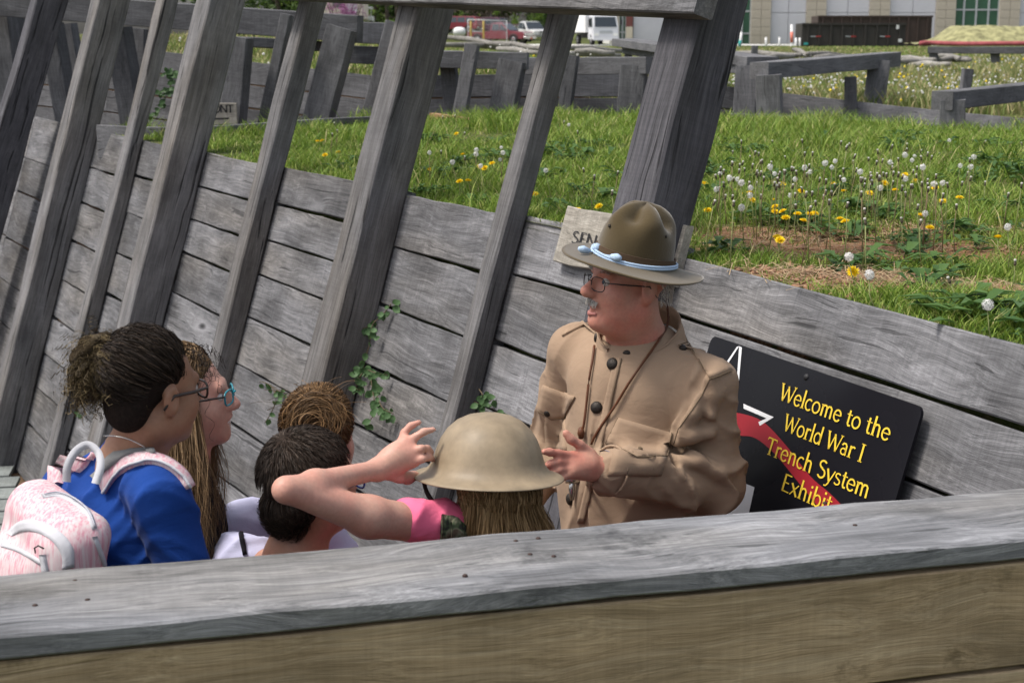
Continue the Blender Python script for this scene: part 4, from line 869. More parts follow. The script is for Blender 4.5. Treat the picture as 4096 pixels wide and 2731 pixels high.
# ------------------------------------------------------------------ sculpting kit: smooth-blended solids, meshed
import openvdb as vdb
class Sd:
    def __init__(s, lo, hi, vox):
        s.lo = np.array(lo, float); s.vox = vox; s.n = np.ceil((np.array(hi, float) - s.lo) / vox).astype(int) + 1
        s.a = np.full(s.n, .2, np.float32)
    def _sl(s, c0, c1, pad):
        i0 = np.clip(np.floor((np.minimum(c0, c1) - pad - s.lo) / s.vox).astype(int), 0, s.n - 1); i1 = np.clip(np.ceil((np.maximum(c0, c1) + pad - s.lo) / s.vox).astype(int) + 1, 1, s.n)
        if np.any(i1 <= i0): return None
        g = np.meshgrid(*[s.lo[k] + np.arange(i0[k], i1[k]) * s.vox for k in range(3)], indexing='ij'); return tuple(slice(i0[k], i1[k]) for k in range(3)), np.stack(g, -1).astype(np.float32)
    def _op(s, sl, d, k, sub):
        a = s.a[sl]
        if sub:
            d = -d
            if k > 0: h = np.maximum(k - np.abs(a - d), 0) / k; s.a[sl] = np.maximum(a, d) + h * h * k * .25
            else: s.a[sl] = np.maximum(a, d)
        else:
            if k > 0: h = np.maximum(k - np.abs(a - d), 0) / k; s.a[sl] = np.minimum(a, d) - h * h * k * .25
            else: s.a[sl] = np.minimum(a, d)
    def cap(s, p, q, r0, r1=None, k=.02, sub=False, Mx=None):
        r1 = r0 if r1 is None else r1
        if Mx is not None: p = Mx @ Vector(p); q = Mx @ Vector(q)
        p = np.array(p, float); q = np.array(q, float); w = s._sl(p, q, max(r0, r1) + k + .02)
        if w is None: return s
        sl, X = w; ba = (q - p); t = np.clip(((X - p) @ ba) / max(ba @ ba, 1e-9), 0, 1); d = np.linalg.norm(X - p - t[..., None] * ba, axis=-1) - (r0 + (r1 - r0) * t); s._op(sl, d, k, sub); return s
    def chain(s, pts, rs, k=.02, Mx=None):
        for i in range(len(pts) - 1): s.cap(pts[i], pts[i + 1], rs[i], rs[i + 1], k, False, Mx)
        return s
    def ell(s, c, r, k=.02, sub=False, Mx=None, R=None):
        """ellipsoid; Mx places it (4x4), R extra rotation"""
        r = np.array(r, float) if hasattr(r, '__len__') else np.array([r] * 3, float)
        W = (Mx if Mx is not None else Matrix()) @ Matrix.Translation(Vector(c)) @ (R.to_4x4() if R is not None else Matrix())
        c0 = np.array(W.translation); w = s._sl(c0, c0, r.max() + k + .02)
        if w is None: return s
        sl, X = w; Ri = np.array(W.to_3x3().inverted()); L_ = (X - c0) @ Ri.T
        k0 = np.linalg.norm(L_ / r, axis=-1); k1 = np.linalg.norm(L_ / (r * r), axis=-1) + 1e-9; d = k0 * (k0 - 1) / k1; s._op(sl, d, k, sub); return s
    def rbox(s, h, rad, k=.02, sub=False, Mx=None):
        h = np.array(h, float); W = Mx; c0 = np.array(W.translation); w = s._sl(c0, c0, np.linalg.norm(h) + k + .02); sl, X = w; Ri = np.array(W.to_3x3().inverted()); L_ = np.abs((X - c0) @ Ri.T) - (h - rad); d = np.linalg.norm(np.maximum(L_, 0), axis=-1) + np.minimum(L_.max(-1), 0) - rad; s._op(sl, d, k, sub); return s
    def below(s, z):                                                     # cut away everything under z
        k = int((z - s.lo[2]) / s.vox)
        if k > 0: s.a[:, :, :k] = np.maximum(s.a[:, :, :k], .02)
        return s
    def half(s, p, n):                                                   # keep the side n points away from
        w = s._sl(s.lo, s.lo + s.n * s.vox, .0); sl, X = w; d = (X - np.array(p)) @ np.array(Vector(n).normalized()); s.a[sl] = np.maximum(s.a[sl], d); return s
    def ripple(s, fn):
        w = s._sl(s.lo, s.lo + s.n * s.vox, 0.); sl, X = w; m = np.abs(s.a[sl]) < .05; d = np.zeros(s.a[sl].shape, np.float32); d[m] = fn(X[m]); s.a[sl] += d; return s
    def mesh(s, name, smooth=1):
        a = s.a
        for _ in range(smooth):
            for ax in range(3):
                b = a.copy(); sl0 = [slice(None)] * 3; sl1 = [slice(None)] * 3; sl2 = [slice(None)] * 3; sl0[ax] = slice(1, -1); sl1[ax] = slice(0, -2); sl2[ax] = slice(2, None)
                b[tuple(sl0)] = .5 * a[tuple(sl0)] + .25 * (a[tuple(sl1)] + a[tuple(sl2)]); a = b
        a = np.pad(a, 1, constant_values=.2); g = vdb.FloatGrid(.2); g.copyFromArray(np.ascontiguousarray(a)); p, q = g.convertToQuads(0.0)
        V = (p - 1) * s.vox + s.lo; return mesh_np(name, V, np.asarray(q)[:, ::-1].copy())
def bvh_of(o):
    dg = None; me = o.data; Mw = Matrix.Translation(wloc(o.parent)) @ o.matrix_basis if o.parent else o.matrix_basis
    return BVHTree.FromPolygons([Mw @ v.co for v in me.vertices], [tuple(p.vertices) for p in me.polygons])
CAMP = Vector((0, 0, CAM_H)); YREF = [3.6]
def surf(bvh, px, py, off=.0):
    h = bvh.ray_cast(CAMP, ray(px, py).normalized())
    if h[0] is None:
        h = bvh.find_nearest(at(px, py, YREF[0]))
        if h[0] is None: return None, None
    n = h[1] if h[1].dot(CAMP - h[0]) > 0 else -h[1]
    return h[0] + n * off, n
def patch(name, bvh, corners, mat, parent, nu=8, nv=6, th=.004, bulge=0.0, outline=None):
    """thin cloth patch laid on a surface; corners are four surveyed pixels in order"""
    a, b, c, d = [Vector((q[0], q[1])) for q in corners]; T = []; B = []; 
    for j in range(nv + 1):
        for i in range(nu + 1):
            u_, v_ = i / nu, j / nv; p = (a * (1 - u_) + b * u_) * (1 - v_) + (d * (1 - u_) + c * u_) * v_
            if outline: p = p + Vector((0, outline(u_) * v_))
            q, n = surf(bvh, p.x, p.y)
            if q is None: q = T[-1] if T else Vector(); n = Vector((0, -1, 0))
            T.append(q + n * (th + bulge * math.sin(math.pi * v_) ** .5)); B.append(q - n * .004)
    n_ = len(T); V = T + B; F = []; w = nu + 1
    for j in range(nv):
        for i in range(nu): k = j * w + i; F.append((k, k + w, k + w + 1, k + 1))
    rim = [i for i in range(w)] + [j * w + nu for j in range(1, nv + 1)] + [nv * w + i for i in range(nu - 1, -1, -1)] + [j * w for j in range(nv - 1, 0, -1)]
    for i in range(len(rim)): x0_, x1_ = rim[i], rim[(i + 1) % len(rim)]; F.append((x0_, x1_, x1_ + n_, x0_ + n_))
    cen = sum(T, Vector()) / len(T); return put(name, mesh_py(name, [v - cen for v in V], F, True), parent, cen, mat)
def band(name, bvh, A, B, mat, parent, n=4, nv=4, th=.005, base=.004):
    """strap laid over a surface between two surveyed pixel lines"""
    a = catmull([Vector((q[0], q[1], 0)) for q in A], n); b = catmull([Vector((q[0], q[1], 0)) for q in B], n); T = []; Bk = []; last = None
    for p, q in zip(a, b):
        for i in range(nv + 1):
            m_ = p + (q - p) * (i / nv); h, nn = surf(bvh, m_.x, m_.y)
            if h is None or (last is not None and abs(h.y - last.y) > .16): h, nn = (at(m_.x, m_.y, last.y), Vector((0, -1, 0))) if last is not None else (at(m_.x, m_.y, 2.75), Vector((0, -1, 0)))
            last = h; T.append(h + nn * th); Bk.append(h - nn * base)
    w = nv + 1; m = len(a); o = len(T); V = T + Bk; F = []
    for j in range(m - 1):
        for i in range(nv): k = j * w + i; F.append((k, k + 1, k + w + 1, k + w)); 
        F.append((j * w, j * w + w, o + j * w + w, o + j * w)); F.append((j * w + nv, o + j * w + nv, o + j * w + w + nv, j * w + w + nv))
    F.append(tuple(range(w)) + tuple(o + i for i in range(nv, -1, -1))); F.append(tuple((m - 1) * w + i for i in range(w)) + tuple(o + (m - 1) * w + i for i in range(nv, -1, -1)))
    c = sum(T, Vector()) / len(T); return put(name, mesh_py(name, [v - c for v in V], F, True), parent, c, mat)
def cordline(name, bvh, P, rad, mat, parent, off=.002, n=4):
    Q = []
    for p in catmull([Vector((q[0], q[1], 0)) for q in P], n):
        h, nn = surf(bvh, p.x, p.y, off)
        if h is not None: Q.append(h)
    if len(Q) > 1: return tube(name, Q, rad, mat, parent, 6)
def button(name, bvh, px, py, r_, mat, parent, dome=.5):
    q, n = surf(bvh, px, py)
    if q is None: return
    V, F = lathe_vf([(0, r_ * dome), (r_ * .55, r_ * dome * .85), (r_ * .9, r_ * dome * .45), (r_, 0), (r_, -r_ * .4)], 14)
    return put(name, mesh_py(name, V, F, True), parent, M=Matrix.Translation(q + n * .003) @ n.to_track_quat('Z', 'Y').to_matrix().to_4x4(), mat=mat)
def head_matrix(c, f, up=(0, 0, 1), s=1.0):
    f = Vector(f).normalized(); x = f.cross(Vector(up)).normalized(); z = x.cross(f); R3 = Matrix((x, f, z)).transposed(); return Matrix.Translation(Vector(c)) @ R3.to_4x4() @ Matrix.Scale(s, 4)
def add_head(S_, H, s=1.0, old=False, female=False, mouth=.0):
    """face looks along +Y of H; s is the scale already inside H"""
    def E(c, r, k=.02, sub=False): S_.ell([x for x in c], [x * s for x in r], k * s, sub, H_)
    def Cp(p, q, r0, r1, k=.02, sub=False): S_.cap(p, q, r0 * s, r1 * s, k * s, sub, H)
    H_ = H
    # ellipsoid radii are given in world units, so strip the scale from the matrix rotation
    R3 = H.to_3x3().normalized() if False else H.to_3x3()
    Hn = Matrix.Translation(H.translation) @ (H.to_3x3() * (1 / s)).to_4x4(); H_ = Hn
    def E(c, r, k=.02, sub=False): S_.ell([x * s for x in c], [x * s for x in r], k * s, sub, Hn)
    E((0, -.018, .040), (.074, .095, .082)); E((0, .028, -.028), ((.056 if old else .061), .066, .092), .03); E((0, .032, -.082), (.050, .050, .040), .03); E((0, (.078 if old else .072), -.104), (.022, .020, .019), .025)
    for sd_ in (-1, 1):
        E((sd_ * .038, .050, -.036), (.027, .030, .030), .03); E((sd_ * .048, .0, -.070), (.018, .035, .028), .03)
    Cp((-.034, .080, .020), (.034, .080, .020), .013, .013, .02)
    Cp((0, .088, .012), (0, .113, -.028), .008, .0125, .012); E((0, .112, -.031), (.0135, .012, .011), .008)
    if old: E((0, .115, -.030), (.0145, .0130, .0125), .01)
    for sd_ in (-1, 1): E((sd_ * .012, .103, -.035), (.009, .010, .008), .008); E((sd_ * .033, .101, .001), (.019, .018, .012), .014, True)
    E((0, .094, -.056), (.020, .010, .008), .01); E((0, .0925, -.0655), (.022, .0085, .0055), .005); E((0, .0905, -.079), (.019, .0085, .0062), .006)
    if mouth > 0: E((0, .100, -.072), (.016, .020, .007 * mouth), .004, True)
    else: E((0, .103, -.072), (.020, .010, .0016), .002, True)
    for sd_ in (-1, 1):
        E((sd_ * .079, -.014, -.008), (.010, .021, .034), .008); E((sd_ * .076, -.012, -.030), (.009, .013, .016), .008); E((sd_ * .090, -.009, -.004), (.008, .012, .020), .004, True)
    if old:
        E((0, .040, -.106), (.042, .036, .022), .03); E((0, .005, -.115), (.046, .045, .03), .03)
        for sd_ in (-1, 1): E((sd_ * .040, .045, -.078), (.017, .024, .022), .02)
        for sd_ in (-1, 1): Cp((sd_ * .017, .103, -.036), (sd_ * .032, .084, -.074), .0022, .0022, .004, True); Cp((sd_ * .034, .075, -.078), (sd_ * .026, .078, -.098), .002, .002, .004, True); Cp((sd_ * .02, .094, -.016), (sd_ * .042, .078, -.020), .002, .002, .004, True)
    return Hn
def eyes(H, parent, s=1.0, closed=False):
    V, F = lathe_vf([(0, .0122), (.004, .0116), (.0045, .0114), (.0092, .008), (.0122, 0), (.009, -.008), (0, -.0122)], 16)
    for sd_ in (-1, 1):
        Mx = H @ Matrix.Translation((sd_ * .0315, .0775, -.001)) @ Matrix.Rotation(-math.pi / 2, 4, 'X')
        e = put('eye', mesh_py('eye', V, F, True), parent, M=Mx, mat=M['eyewhite'])
        V2, F2 = lathe_vf([(0, .0126), (.0035, .0124), (.0058, .0112), (.0058, .0106)], 14); put('iris', mesh_py('iris', V2, F2, True), parent, M=Mx, mat=M['iris'])
def skin(name, col, red=.5, scale=18):
    m, t, p = nodes_of(name); tc = N(t, 'ShaderNodeTexCoord'); n1 = N(t, 'ShaderNodeTexNoise', Scale=scale, Detail=3.0); n2 = N(t, 'ShaderNodeTexNoise', Scale=130.0, Detail=3.0)
    for n in (n1, n2): t.links.new(tc.outputs['Object'], n.inputs['Vector'])
    c = ramp(t, n1.outputs[0], [(.35, col), (.68, (col[0] * (1 + .06 * red), col[1] * (1 - .28 * red), col[2] * (1 - .28 * red)))]); c = mix(t, c, ramp(t, n2.outputs[0], [(.3, gray(.92)), (.7, gray(1.05))]), 1.0, 'MULTIPLY')
    t.links.new(c, p.inputs['Base Color']); p.inputs['Roughness'].default_value = .5; p.inputs['Specular IOR Level'].default_value = .35; p.inputs['Subsurface Weight'].default_value = .12; p.inputs['Subsurface Radius'].default_value = (.012, .005, .003); p.inputs['Subsurface Scale'].default_value = .6
    b = N(t, 'ShaderNodeBump', Strength=.12, Distance=.002); t.links.new(n2.outputs[0], b.inputs['Height']); t.links.new(b.outputs[0], p.inputs['Normal']); return m
def cloth(name, col, var=.10, weave=420, bump=.25, rough=.9, sheen=.06, wr=.28):
    m, t, p = nodes_of(name); tc = N(t, 'ShaderNodeTexCoord'); n1 = N(t, 'ShaderNodeTexNoise', Scale=7.0, Detail=3.0); n2 = N(t, 'ShaderNodeTexNoise', Scale=weave, Detail=2.0)
    for n in (n1, n2): t.links.new(tc.outputs['Object'], n.inputs['Vector'])
    n3 = N(t, 'ShaderNodeTexNoise', Scale=14.0, Detail=3.0, Roughness=.5, Distortion=.8); mp = N(t, 'ShaderNodeMapping'); mp.inputs['Scale'].default_value = (1.0, 1.0, 1.7); mp.inputs['Rotation'].default_value = (.5, .35, .2); t.links.new(tc.outputs['Object'], mp.inputs[0]); t.links.new(mp.outputs[0], n3.inputs['Vector'])
    m1 = N(t, 'ShaderNodeMath', operation='SUBTRACT'); m1.inputs[1].default_value = .5; t.links.new(n3.outputs[0], m1.inputs[0]); m2 = N(t, 'ShaderNodeMath', operation='ABSOLUTE'); t.links.new(m1.outputs[0], m2.inputs[0]); m3 = N(t, 'ShaderNodeMath', operation='POWER'); m3.inputs[1].default_value = 1.0; t.links.new(n3.outputs[0], m3.inputs[0])
    c = ramp(t, n1.outputs[0], [(.3, tuple(x * (1 - var) for x in col)), (.7, tuple(x * (1 + var) for x in col))]); t.links.new(c, p.inputs['Base Color']); p.inputs['Roughness'].default_value = rough; p.inputs['Sheen Weight'].default_value = sheen; p.inputs['Specular IOR Level'].default_value = .08
    b0 = N(t, 'ShaderNodeBump', Strength=wr, Distance=.012); t.links.new(m3.outputs[0], b0.inputs['Height']); b = N(t, 'ShaderNodeBump', Strength=bump, Distance=.0015); t.links.new(n2.outputs[0], b.inputs['Height']); t.links.new(b0.outputs[0], b.inputs['Normal']); t.links.new(b.outputs[0], p.inputs['Normal']); return m
def hair_mat(name, cols): 
    m, t, p = nodes_of(name); g = N(t, 'ShaderNodeNewGeometry'); t.links.new(ramp(t, g.outputs['Random Per Island'], cols), p.inputs['Base Color']); p.inputs['Roughness'].default_value = .6; p.inputs['Specular IOR Level'].default_value = .2; return m
def strands(name, P, width, mat, parent, seed=1, taper=True):
    """P: (n, m, 3) polylines -> thin three-sided-feel ribbons"""
    P = np.asarray(P, float); n, m, _ = P.shape; r = np.random.default_rng(seed); T = np.gradient(P, axis=1); T /= np.linalg.norm(T, axis=2)[..., None] + 1e-9
    a = r.normal(0, 1, (n, 1, 3)); Sd_ = np.cross(T, np.broadcast_to(a, T.shape)); Sd_ /= np.linalg.norm(Sd_, axis=2)[..., None] + 1e-9
    t = np.linspace(0, 1, m)[None, :, None]; w = width * (1 - .75 * t ** 3 if taper else np.ones_like(t)) * r.uniform(.6, 1.3, (n, 1, 1))
    V = np.stack([P - Sd_ * w, P + Sd_ * w], 2).reshape(-1, 3); base = (np.arange(n) * 2 * m)[:, None, None]; k = np.arange(m - 1)[None, :, None] * 2; F = (base + k + np.array([0, 1, 3, 2])[None, None]).reshape(-1, 4)
    c = V.mean(0); return put(name, mesh_np(name, V - c, F), parent, Vector(c), mat)
M['eyewhite'] = simple('eye_white', (.60, .57, .54), .25); M['iris'] = simple('iris', (.05, .07, .09), .15)
M['skin_man'] = skin('ruddy_skin', (.47, .245, .178), .95, 15); M['skin_pale'] = skin('pale_skin', (.52, .30, .23), .5); M['skin_tan'] = skin('tan_skin', (.30, .165, .105), .3); M['skin_boy'] = skin('boy_skin', (.46, .25, .17), .4)
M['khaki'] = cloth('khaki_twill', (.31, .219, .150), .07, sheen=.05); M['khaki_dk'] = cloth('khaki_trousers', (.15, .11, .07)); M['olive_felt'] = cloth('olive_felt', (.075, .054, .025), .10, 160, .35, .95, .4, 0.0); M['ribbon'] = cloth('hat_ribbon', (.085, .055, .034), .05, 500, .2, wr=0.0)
M['cord_blue'] = cloth('pale_blue_cord', (.40, .52, .68), .06, 700, .5, wr=0.0); M['leather'] = simple('brown_leather', (.10, .035, .014), .5, var=.2, scale=40); M['bronze'] = simple('dark_bronze', (.035, .030, .026), .45, .6, var=.3, scale=300, bump=.4); M['steel'] = simple('polished_steel', (.45, .44, .42), .25, .9); M['wire'] = simple('glasses_wire', (.045, .043, .045), .35, .6)
M['hair_white'] = hair_mat('white_hair', [(0, (.34, .32, .29)), (1, (.58, .56, .52))]); M['shoe'] = simple('shoe_leather', (.035, .025, .018), .5)
lm, t, p = nodes_of('lens_glass'); p.inputs['Base Color'].default_value = (.9, .95, .95, 1); p.inputs['Roughness'].default_value = .03; p.inputs['Transmission Weight'].default_value = 1.0; p.inputs['IOR'].default_value = 1.02; p.inputs['Alpha'].default_value = .35; M['lens'] = lm
M['teeth'] = simple('teeth', (.50, .44, .34), .3); M['mouth'] = simple('mouth_inside', (.10, .025, .02), .5); M['lip'] = simple('lips', (.38, .15, .13), .45)
def ring_lens(H, cx_, cz_, wx, wz, y, wrap, n=26):
    pts = []
    for i in range(n):
        a = 2 * math.pi * i / n; ca, sa = math.cos(a), math.sin(a); e = 3.0; x = cx_ + wx * math.copysign(abs(ca) ** (2 / e), ca); z = cz_ + wz * math.copysign(abs(sa) ** (2 / e), sa); pts.append(H @ Vector((x, y - wrap * abs(x), z)))
    return pts
def glasses(name, label, H, y=.106, cz_=-.006, wx=.0235, wz=.0165, rad=.0011, mat='wire', cat='glasses', sep=.033, ear=-.012, tmat=None):
    e = empty(name, H @ Vector((0, y, 0)), label, cat); s = H.to_scale().x
    for sd_ in (-1, 1):
        pts = ring_lens(H, sd_ * sep, cz_, wx, wz, y, .25); tube('rim', pts + pts[:2], rad * s, M[mat], e, 6)
        c = sum(pts, Vector()) / len(pts); put('lens', mesh_py('lens', [v - c for v in pts], [tuple(range(len(pts)))]), e, c, M['lens'])
        p0 = H @ Vector((sd_ * (sep + wx), y - .25 * (sep + wx), cz_ + wz * .45)); p1 = H @ Vector((sd_ * .078, .045, cz_ + wz * .45)); p2 = H @ Vector((sd_ * .083, ear, cz_ + wz * .4)); p3 = H @ Vector((sd_ * .083, ear - .025, cz_ - .02))
        tube('temple', [p0, p1, p2, p3], [rad * s * 1.1, rad * s * 1.5, rad * s * 1.5, rad * s], M[tmat or mat], e, 6)
    tube('bridge', [H @ Vector((-sep + wx, y - .003, cz_ + .004)), H @ Vector((0, y + .004, cz_ + .008)), H @ Vector((sep - wx, y - .003, cz_ + .004))], rad * s, M[mat], e, 6)
    return e
def legs(e, c, f, zhip, zfloor, mat, wid=.09, r=.085, shoe='shoe'):
    """trousers and shoes standing on the floor"""
    f = Vector(f).normalized(); l = Vector((f.y, -f.x, 0)); lo = (c.x - .4, c.y - .4, zfloor - .02); hi = (c.x + .4, c.y + .4, zhip + .2); s_ = Sd(lo, hi, .012)
    s_.ell((c.x, c.y, zhip), (.165, .125, .13), .05, False, None, None)
    for sd_ in (-1, 1):
        h = Vector((c.x, c.y, zhip)) + l * sd_ * wid; kn = Vector((c.x, c.y, (zhip + zfloor) / 2)) + l * sd_ * (wid + .01) + f * .02; an = Vector((c.x, c.y, zfloor + .10)) + l * sd_ * (wid + .01); s_.chain([h, kn, an], [r, r * .72, r * .60], .03)
        sh = Sd((an.x - .2, an.y - .2, zfloor - .02), (an.x + .2, an.y + .2, zfloor + .16), .008); b0 = an.copy(); b0.z = zfloor + .035
        sh.cap(b0 - f * .05, b0 + f * .13, .038, .034, .02).cap(b0 - f * .04, an + Vector((0, 0, .0)), .04, .045, .02); sh.below(zfloor + .003); put('shoe', sh.mesh('shoe'), e, mat=M[shoe])
    put('trousers', s_.mesh('trousers'), e, mat=mat)
FLOOR_P = -1.60
# ------------------------------------------------------------------ the uniformed instructor
def c6(x, y): return (2000 + x * .89286, 750 + y * .89286)
def p6(x, y, Y): return at(*c6(x, y), Y)
man = empty('person', (.32, 3.68, FLOOR_P), 'man in khaki military tunic and campaign hat talking, palm open', 'person')
HM = head_matrix(p6(580, 418, 3.64), (-.92, -.39, .10), (.05, 0, 1), 1.0)
L_sh = p6(915, 900, 3.57); R_sh = p6(352, 752, 3.84); L_el = p6(958, 1330, 3.60); L_wr = p6(452, 1262, 3.37); R_el = p6(245, 1180, 3.95); R_wr = p6(90, 1400, 3.78)
neck = p6(618, 662, 3.70); chest = p6(600, 960, 3.70); belly = p6(590, 1290, 3.70); hip = p6(600, 1560, 3.72)
ft = Vector((-.60, -.80, 0)); lt = (L_sh - R_sh); lt.z = 0; lt.normalize(); FT = Matrix((lt, Vector((-lt.y, lt.x, 0)) , Vector((0, 0, 1)))).transposed()
# body: head, neck, arms and hands in one skin
b = Sd((-.22, 3.15, -.95), (.75, 4.1, .34), .0038)
add_head(b, HM, 1.0, old=True, mouth=1.25)
b.cap(HM @ Vector((0, -.02, -.07)), neck + Vector((0, 0, -.05)), .062, .072, .03)
b.cap(neck - UPZ * .03, chest, .07, .10, .05).cap(neck - UPZ * .1, L_sh, .05, .05, .04).cap(neck - UPZ * .1, R_sh, .05, .05, .04)
b.chain([L_sh, L_el, L_wr], [.05, .042, .029], .02); b.chain([R_sh, R_el, R_wr], [.05, .042, .029], .02)
# left hand, palm turned up, thumb lifted
def P6(l): return [p6(*q) for q in l]
pk = p6(330, 1232, 3.33)
b.cap(L_wr, p6(372, 1236, 3.345), .025, .024, .015).cap(p6(405, 1215, 3.36), p6(325, 1212, 3.335), .019, .016, .012).cap(p6(405, 1275, 3.345), p6(325, 1272, 3.315), .022, .018, .012).cap(p6(400, 1245, 3.34), p6(330, 1245, 3.325), .02, .018, .012)
for pts, r_ in (([(330, 1200, 3.333), (262, 1190, 3.31), (222, 1184, 3.295), (196, 1183, 3.285)], .0088), ([(328, 1228, 3.328), (258, 1230, 3.30), (226, 1238, 3.29), (208, 1246, 3.295)], .0086), ([(326, 1256, 3.322), (266, 1266, 3.295), (240, 1276, 3.29), (228, 1284, 3.30)], .0082), ([(330, 1284, 3.316), (282, 1300, 3.295), (260, 1308, 3.29)], .0075),
                ([(408, 1190, 3.362), (358, 1152, 3.352), (318, 1128, 3.345), (295, 1100, 3.345)], .0108)):
    P_ = P6(pts); b.chain(P_, [r_ * 1.12] + [r_] * (len(P_) - 2) + [r_ * .86], .007)
# right hand, relaxed
d_ = (R_wr - R_el).normalized(); b.cap(R_wr, R_wr + d_ * .07, .03, .03, .02)
for k in range(4): o_ = Vector((0, .0, .024 - .016 * k)); b.chain([R_wr + d_ * .07 + o_, R_wr + d_ * .11 + o_, R_wr + d_ * .135 + o_ - UPZ * .015], [.0095, .009, .008], .006)
b.chain([R_wr + d_ * .02 + UPZ * .02, R_wr + d_ * .06 + UPZ * .045], [.012, .009], .008)
put('body', b.mesh('body', 1), man, mat=M['skin_man'])
eyes(HM, man)
# teeth, lower lip, mustache, eyebrows, side hair
V, F = lathe_vf([(0, .004), (.006, .004), (.0145, .0022), (.0155, -.002), (0, -.003)], 16); put('teeth', mesh_py('teeth', V, F, True), man, M=HM @ Matrix.Translation((0, .079, -.0685)), mat=M['teeth'])
s_ = Sd(HM.translation - Vector((.14,) * 3), HM.translation + Vector((.14,) * 3), .002); Hn = HM
s_.cap((-.018, .092, -.0825), (0, .0985, -.0845), .0045, .0058, .004, False, HM).cap((.018, .092, -.0825), (0, .0985, -.0845), .0045, .0058, .004, False, HM).cap((-.019, .091, -.065), (0, .100, -.0625), .0032, .0036, .004, False, HM).cap((.019, .091, -.065), (0, .100, -.0625), .0032, .0036, .004, False, HM); put('lips', s_.mesh('lips'), man, mat=M['lip'])
r = np.random.default_rng(4)
def local_strands(name, roots, dirs, ln, wd, mat, parent, H, m=4, curl=.0, seed=3):
    n = len(roots); P = np.zeros((n, m, 3)); rr_ = np.random.default_rng(seed); D = np.asarray(dirs, float); D = D / np.linalg.norm(D, axis=1)[:, None]; J = rr_.normal(0, curl, (n, m, 3)) if curl else 0
    for k in range(m): P[:, k] = np.asarray(roots) + D * (ln * rr_.uniform(.7, 1.2, n) * k / (m - 1))[:, None]
    P = P + J; R3 = np.array(H.to_3x3()); P = P @ R3.T + np.array(H.translation); return strands(name, P, wd, mat, parent, seed)
n = 520; u_ = r.uniform(-1, 1, n); rt = np.stack([u_ * .024, .104 - .010 * np.abs(u_) ** 1.5 + r.normal(0, .001, n), -.049 - .006 * np.abs(u_) + r.uniform(-.005, .004, n)], 1); dr = np.stack([u_ * .9, .45 + 0 * u_, -1 + 0 * u_], 1); local_strands('mustache', rt, dr, .009, .00055, M['hair_white'], man, HM, 3, .0006)
for sd_ in (-1, 1):
    n = 90; u_ = r.uniform(0, 1, n); rt = np.stack([sd_ * (.016 + .034 * u_), .094 - .012 * u_ ** 2 + r.normal(0, .001, n), .021 + .003 * np.sin(u_ * 3) + r.uniform(-.003, .003, n)], 1); local_strands('eyebrow', rt, np.stack([np.full(n, sd_ * 1.), np.full(n, .4), r.uniform(.0, .5, n)], 1), .009, .0005, M['hair_white'], man, HM, 3, .0004, 5)
    n = 500; th = r.uniform(-2.9, -.25, n); zz = r.uniform(-.045, .04, n); rt = np.stack([sd_ * .077 * np.cos((th + 1.57) * .62), -.018 - .094 * np.sin(-th * .55 + .0) , zz], 1)
    th = r.uniform(.15, 1.55, n); rt = np.stack([sd_ * .0755 * np.cos(th), -.030 - .083 * np.sin(th), zz], 1); k = ~((rt[:, 1] > -.05) & (rt[:, 2] < .005)); rt = rt[k]; local_strands('side_hair', rt, np.stack([sd_ * .2 + 0 * rt[:, 0], -.35 + 0 * rt[:, 0], -1 + 0 * rt[:, 0]], 1), .011, .0007, M['hair_white'], man, HM, 4, .0008, 6)
# tunic
j = Sd((-.30, 3.15, -1.12), (.80, 4.15, .02), .0048)
Mt = Matrix.Translation((0, 0, 0)) @ FT.to_4x4()
def Ej(c, r_, k=.05, sub=False): j.ell((0, 0, 0), r_, k, sub, Matrix.Translation(c) @ FT.to_4x4())
Ej(chest, (.185, .145, .20)); Ej(belly, (.195, .175, .22), .08); Ej(hip, (.205, .165, .24), .08); Ej(chest + Vector((0, 0, .06)), (.165, .105, .09), .06)
j.cap(neck + Vector((.045, .01, -.045)), L_sh + Vector((0, 0, .005)), .058, .072, .04).cap(neck + Vector((-.03, .03, -.05)), R_sh, .056, .072, .04)
j.cap(neck - UPZ * .11, neck - UPZ * .06, .088, .052, .03)
j.chain([L_sh, L_el, L_wr + (L_el - L_wr).normalized() * .035], [.080, .072, .058], .03); j.chain([R_sh, R_el, R_wr + (R_el - R_wr).normalized() * .03], [.078, .068, .056], .03)
# sleeve and body folds as soft ridges and creases
def ridge(pts, r_, k=.018): j.chain([p6(*q) for q in pts], [r_] * len(pts), k)
def crease(pts, r_, k=.012):
    P_ = [p6(*q) for q in pts]
    for a_, b_ in zip(P_, P_[1:]): j.cap(a_, b_, r_, r_, k, True)
ridge([(800, 1230, 3.485), (880, 1225, 3.49), (965, 1265, 3.51)], .022); ridge([(800, 1130, 3.50), (860, 1110, 3.49), (940, 1100, 3.50)], .020); ridge([(720, 1260, 3.43), (760, 1330, 3.44), (800, 1400, 3.48)], .022); ridge([(560, 1240, 3.375), (640, 1245, 3.39), (720, 1265, 3.43)], .020); ridge([(840, 1330, 3.47), (800, 1280, 3.46), (745, 1235, 3.45)], .016)
ridge([(880, 940, 3.50), (860, 1010, 3.49), (810, 1080, 3.50)], .020); ridge([(1020, 960, 3.53), (1030, 1080, 3.55), (1010, 1200, 3.58)], .018); ridge([(940, 860, 3.49), (960, 930, 3.49), (950, 1020, 3.49)], .016)
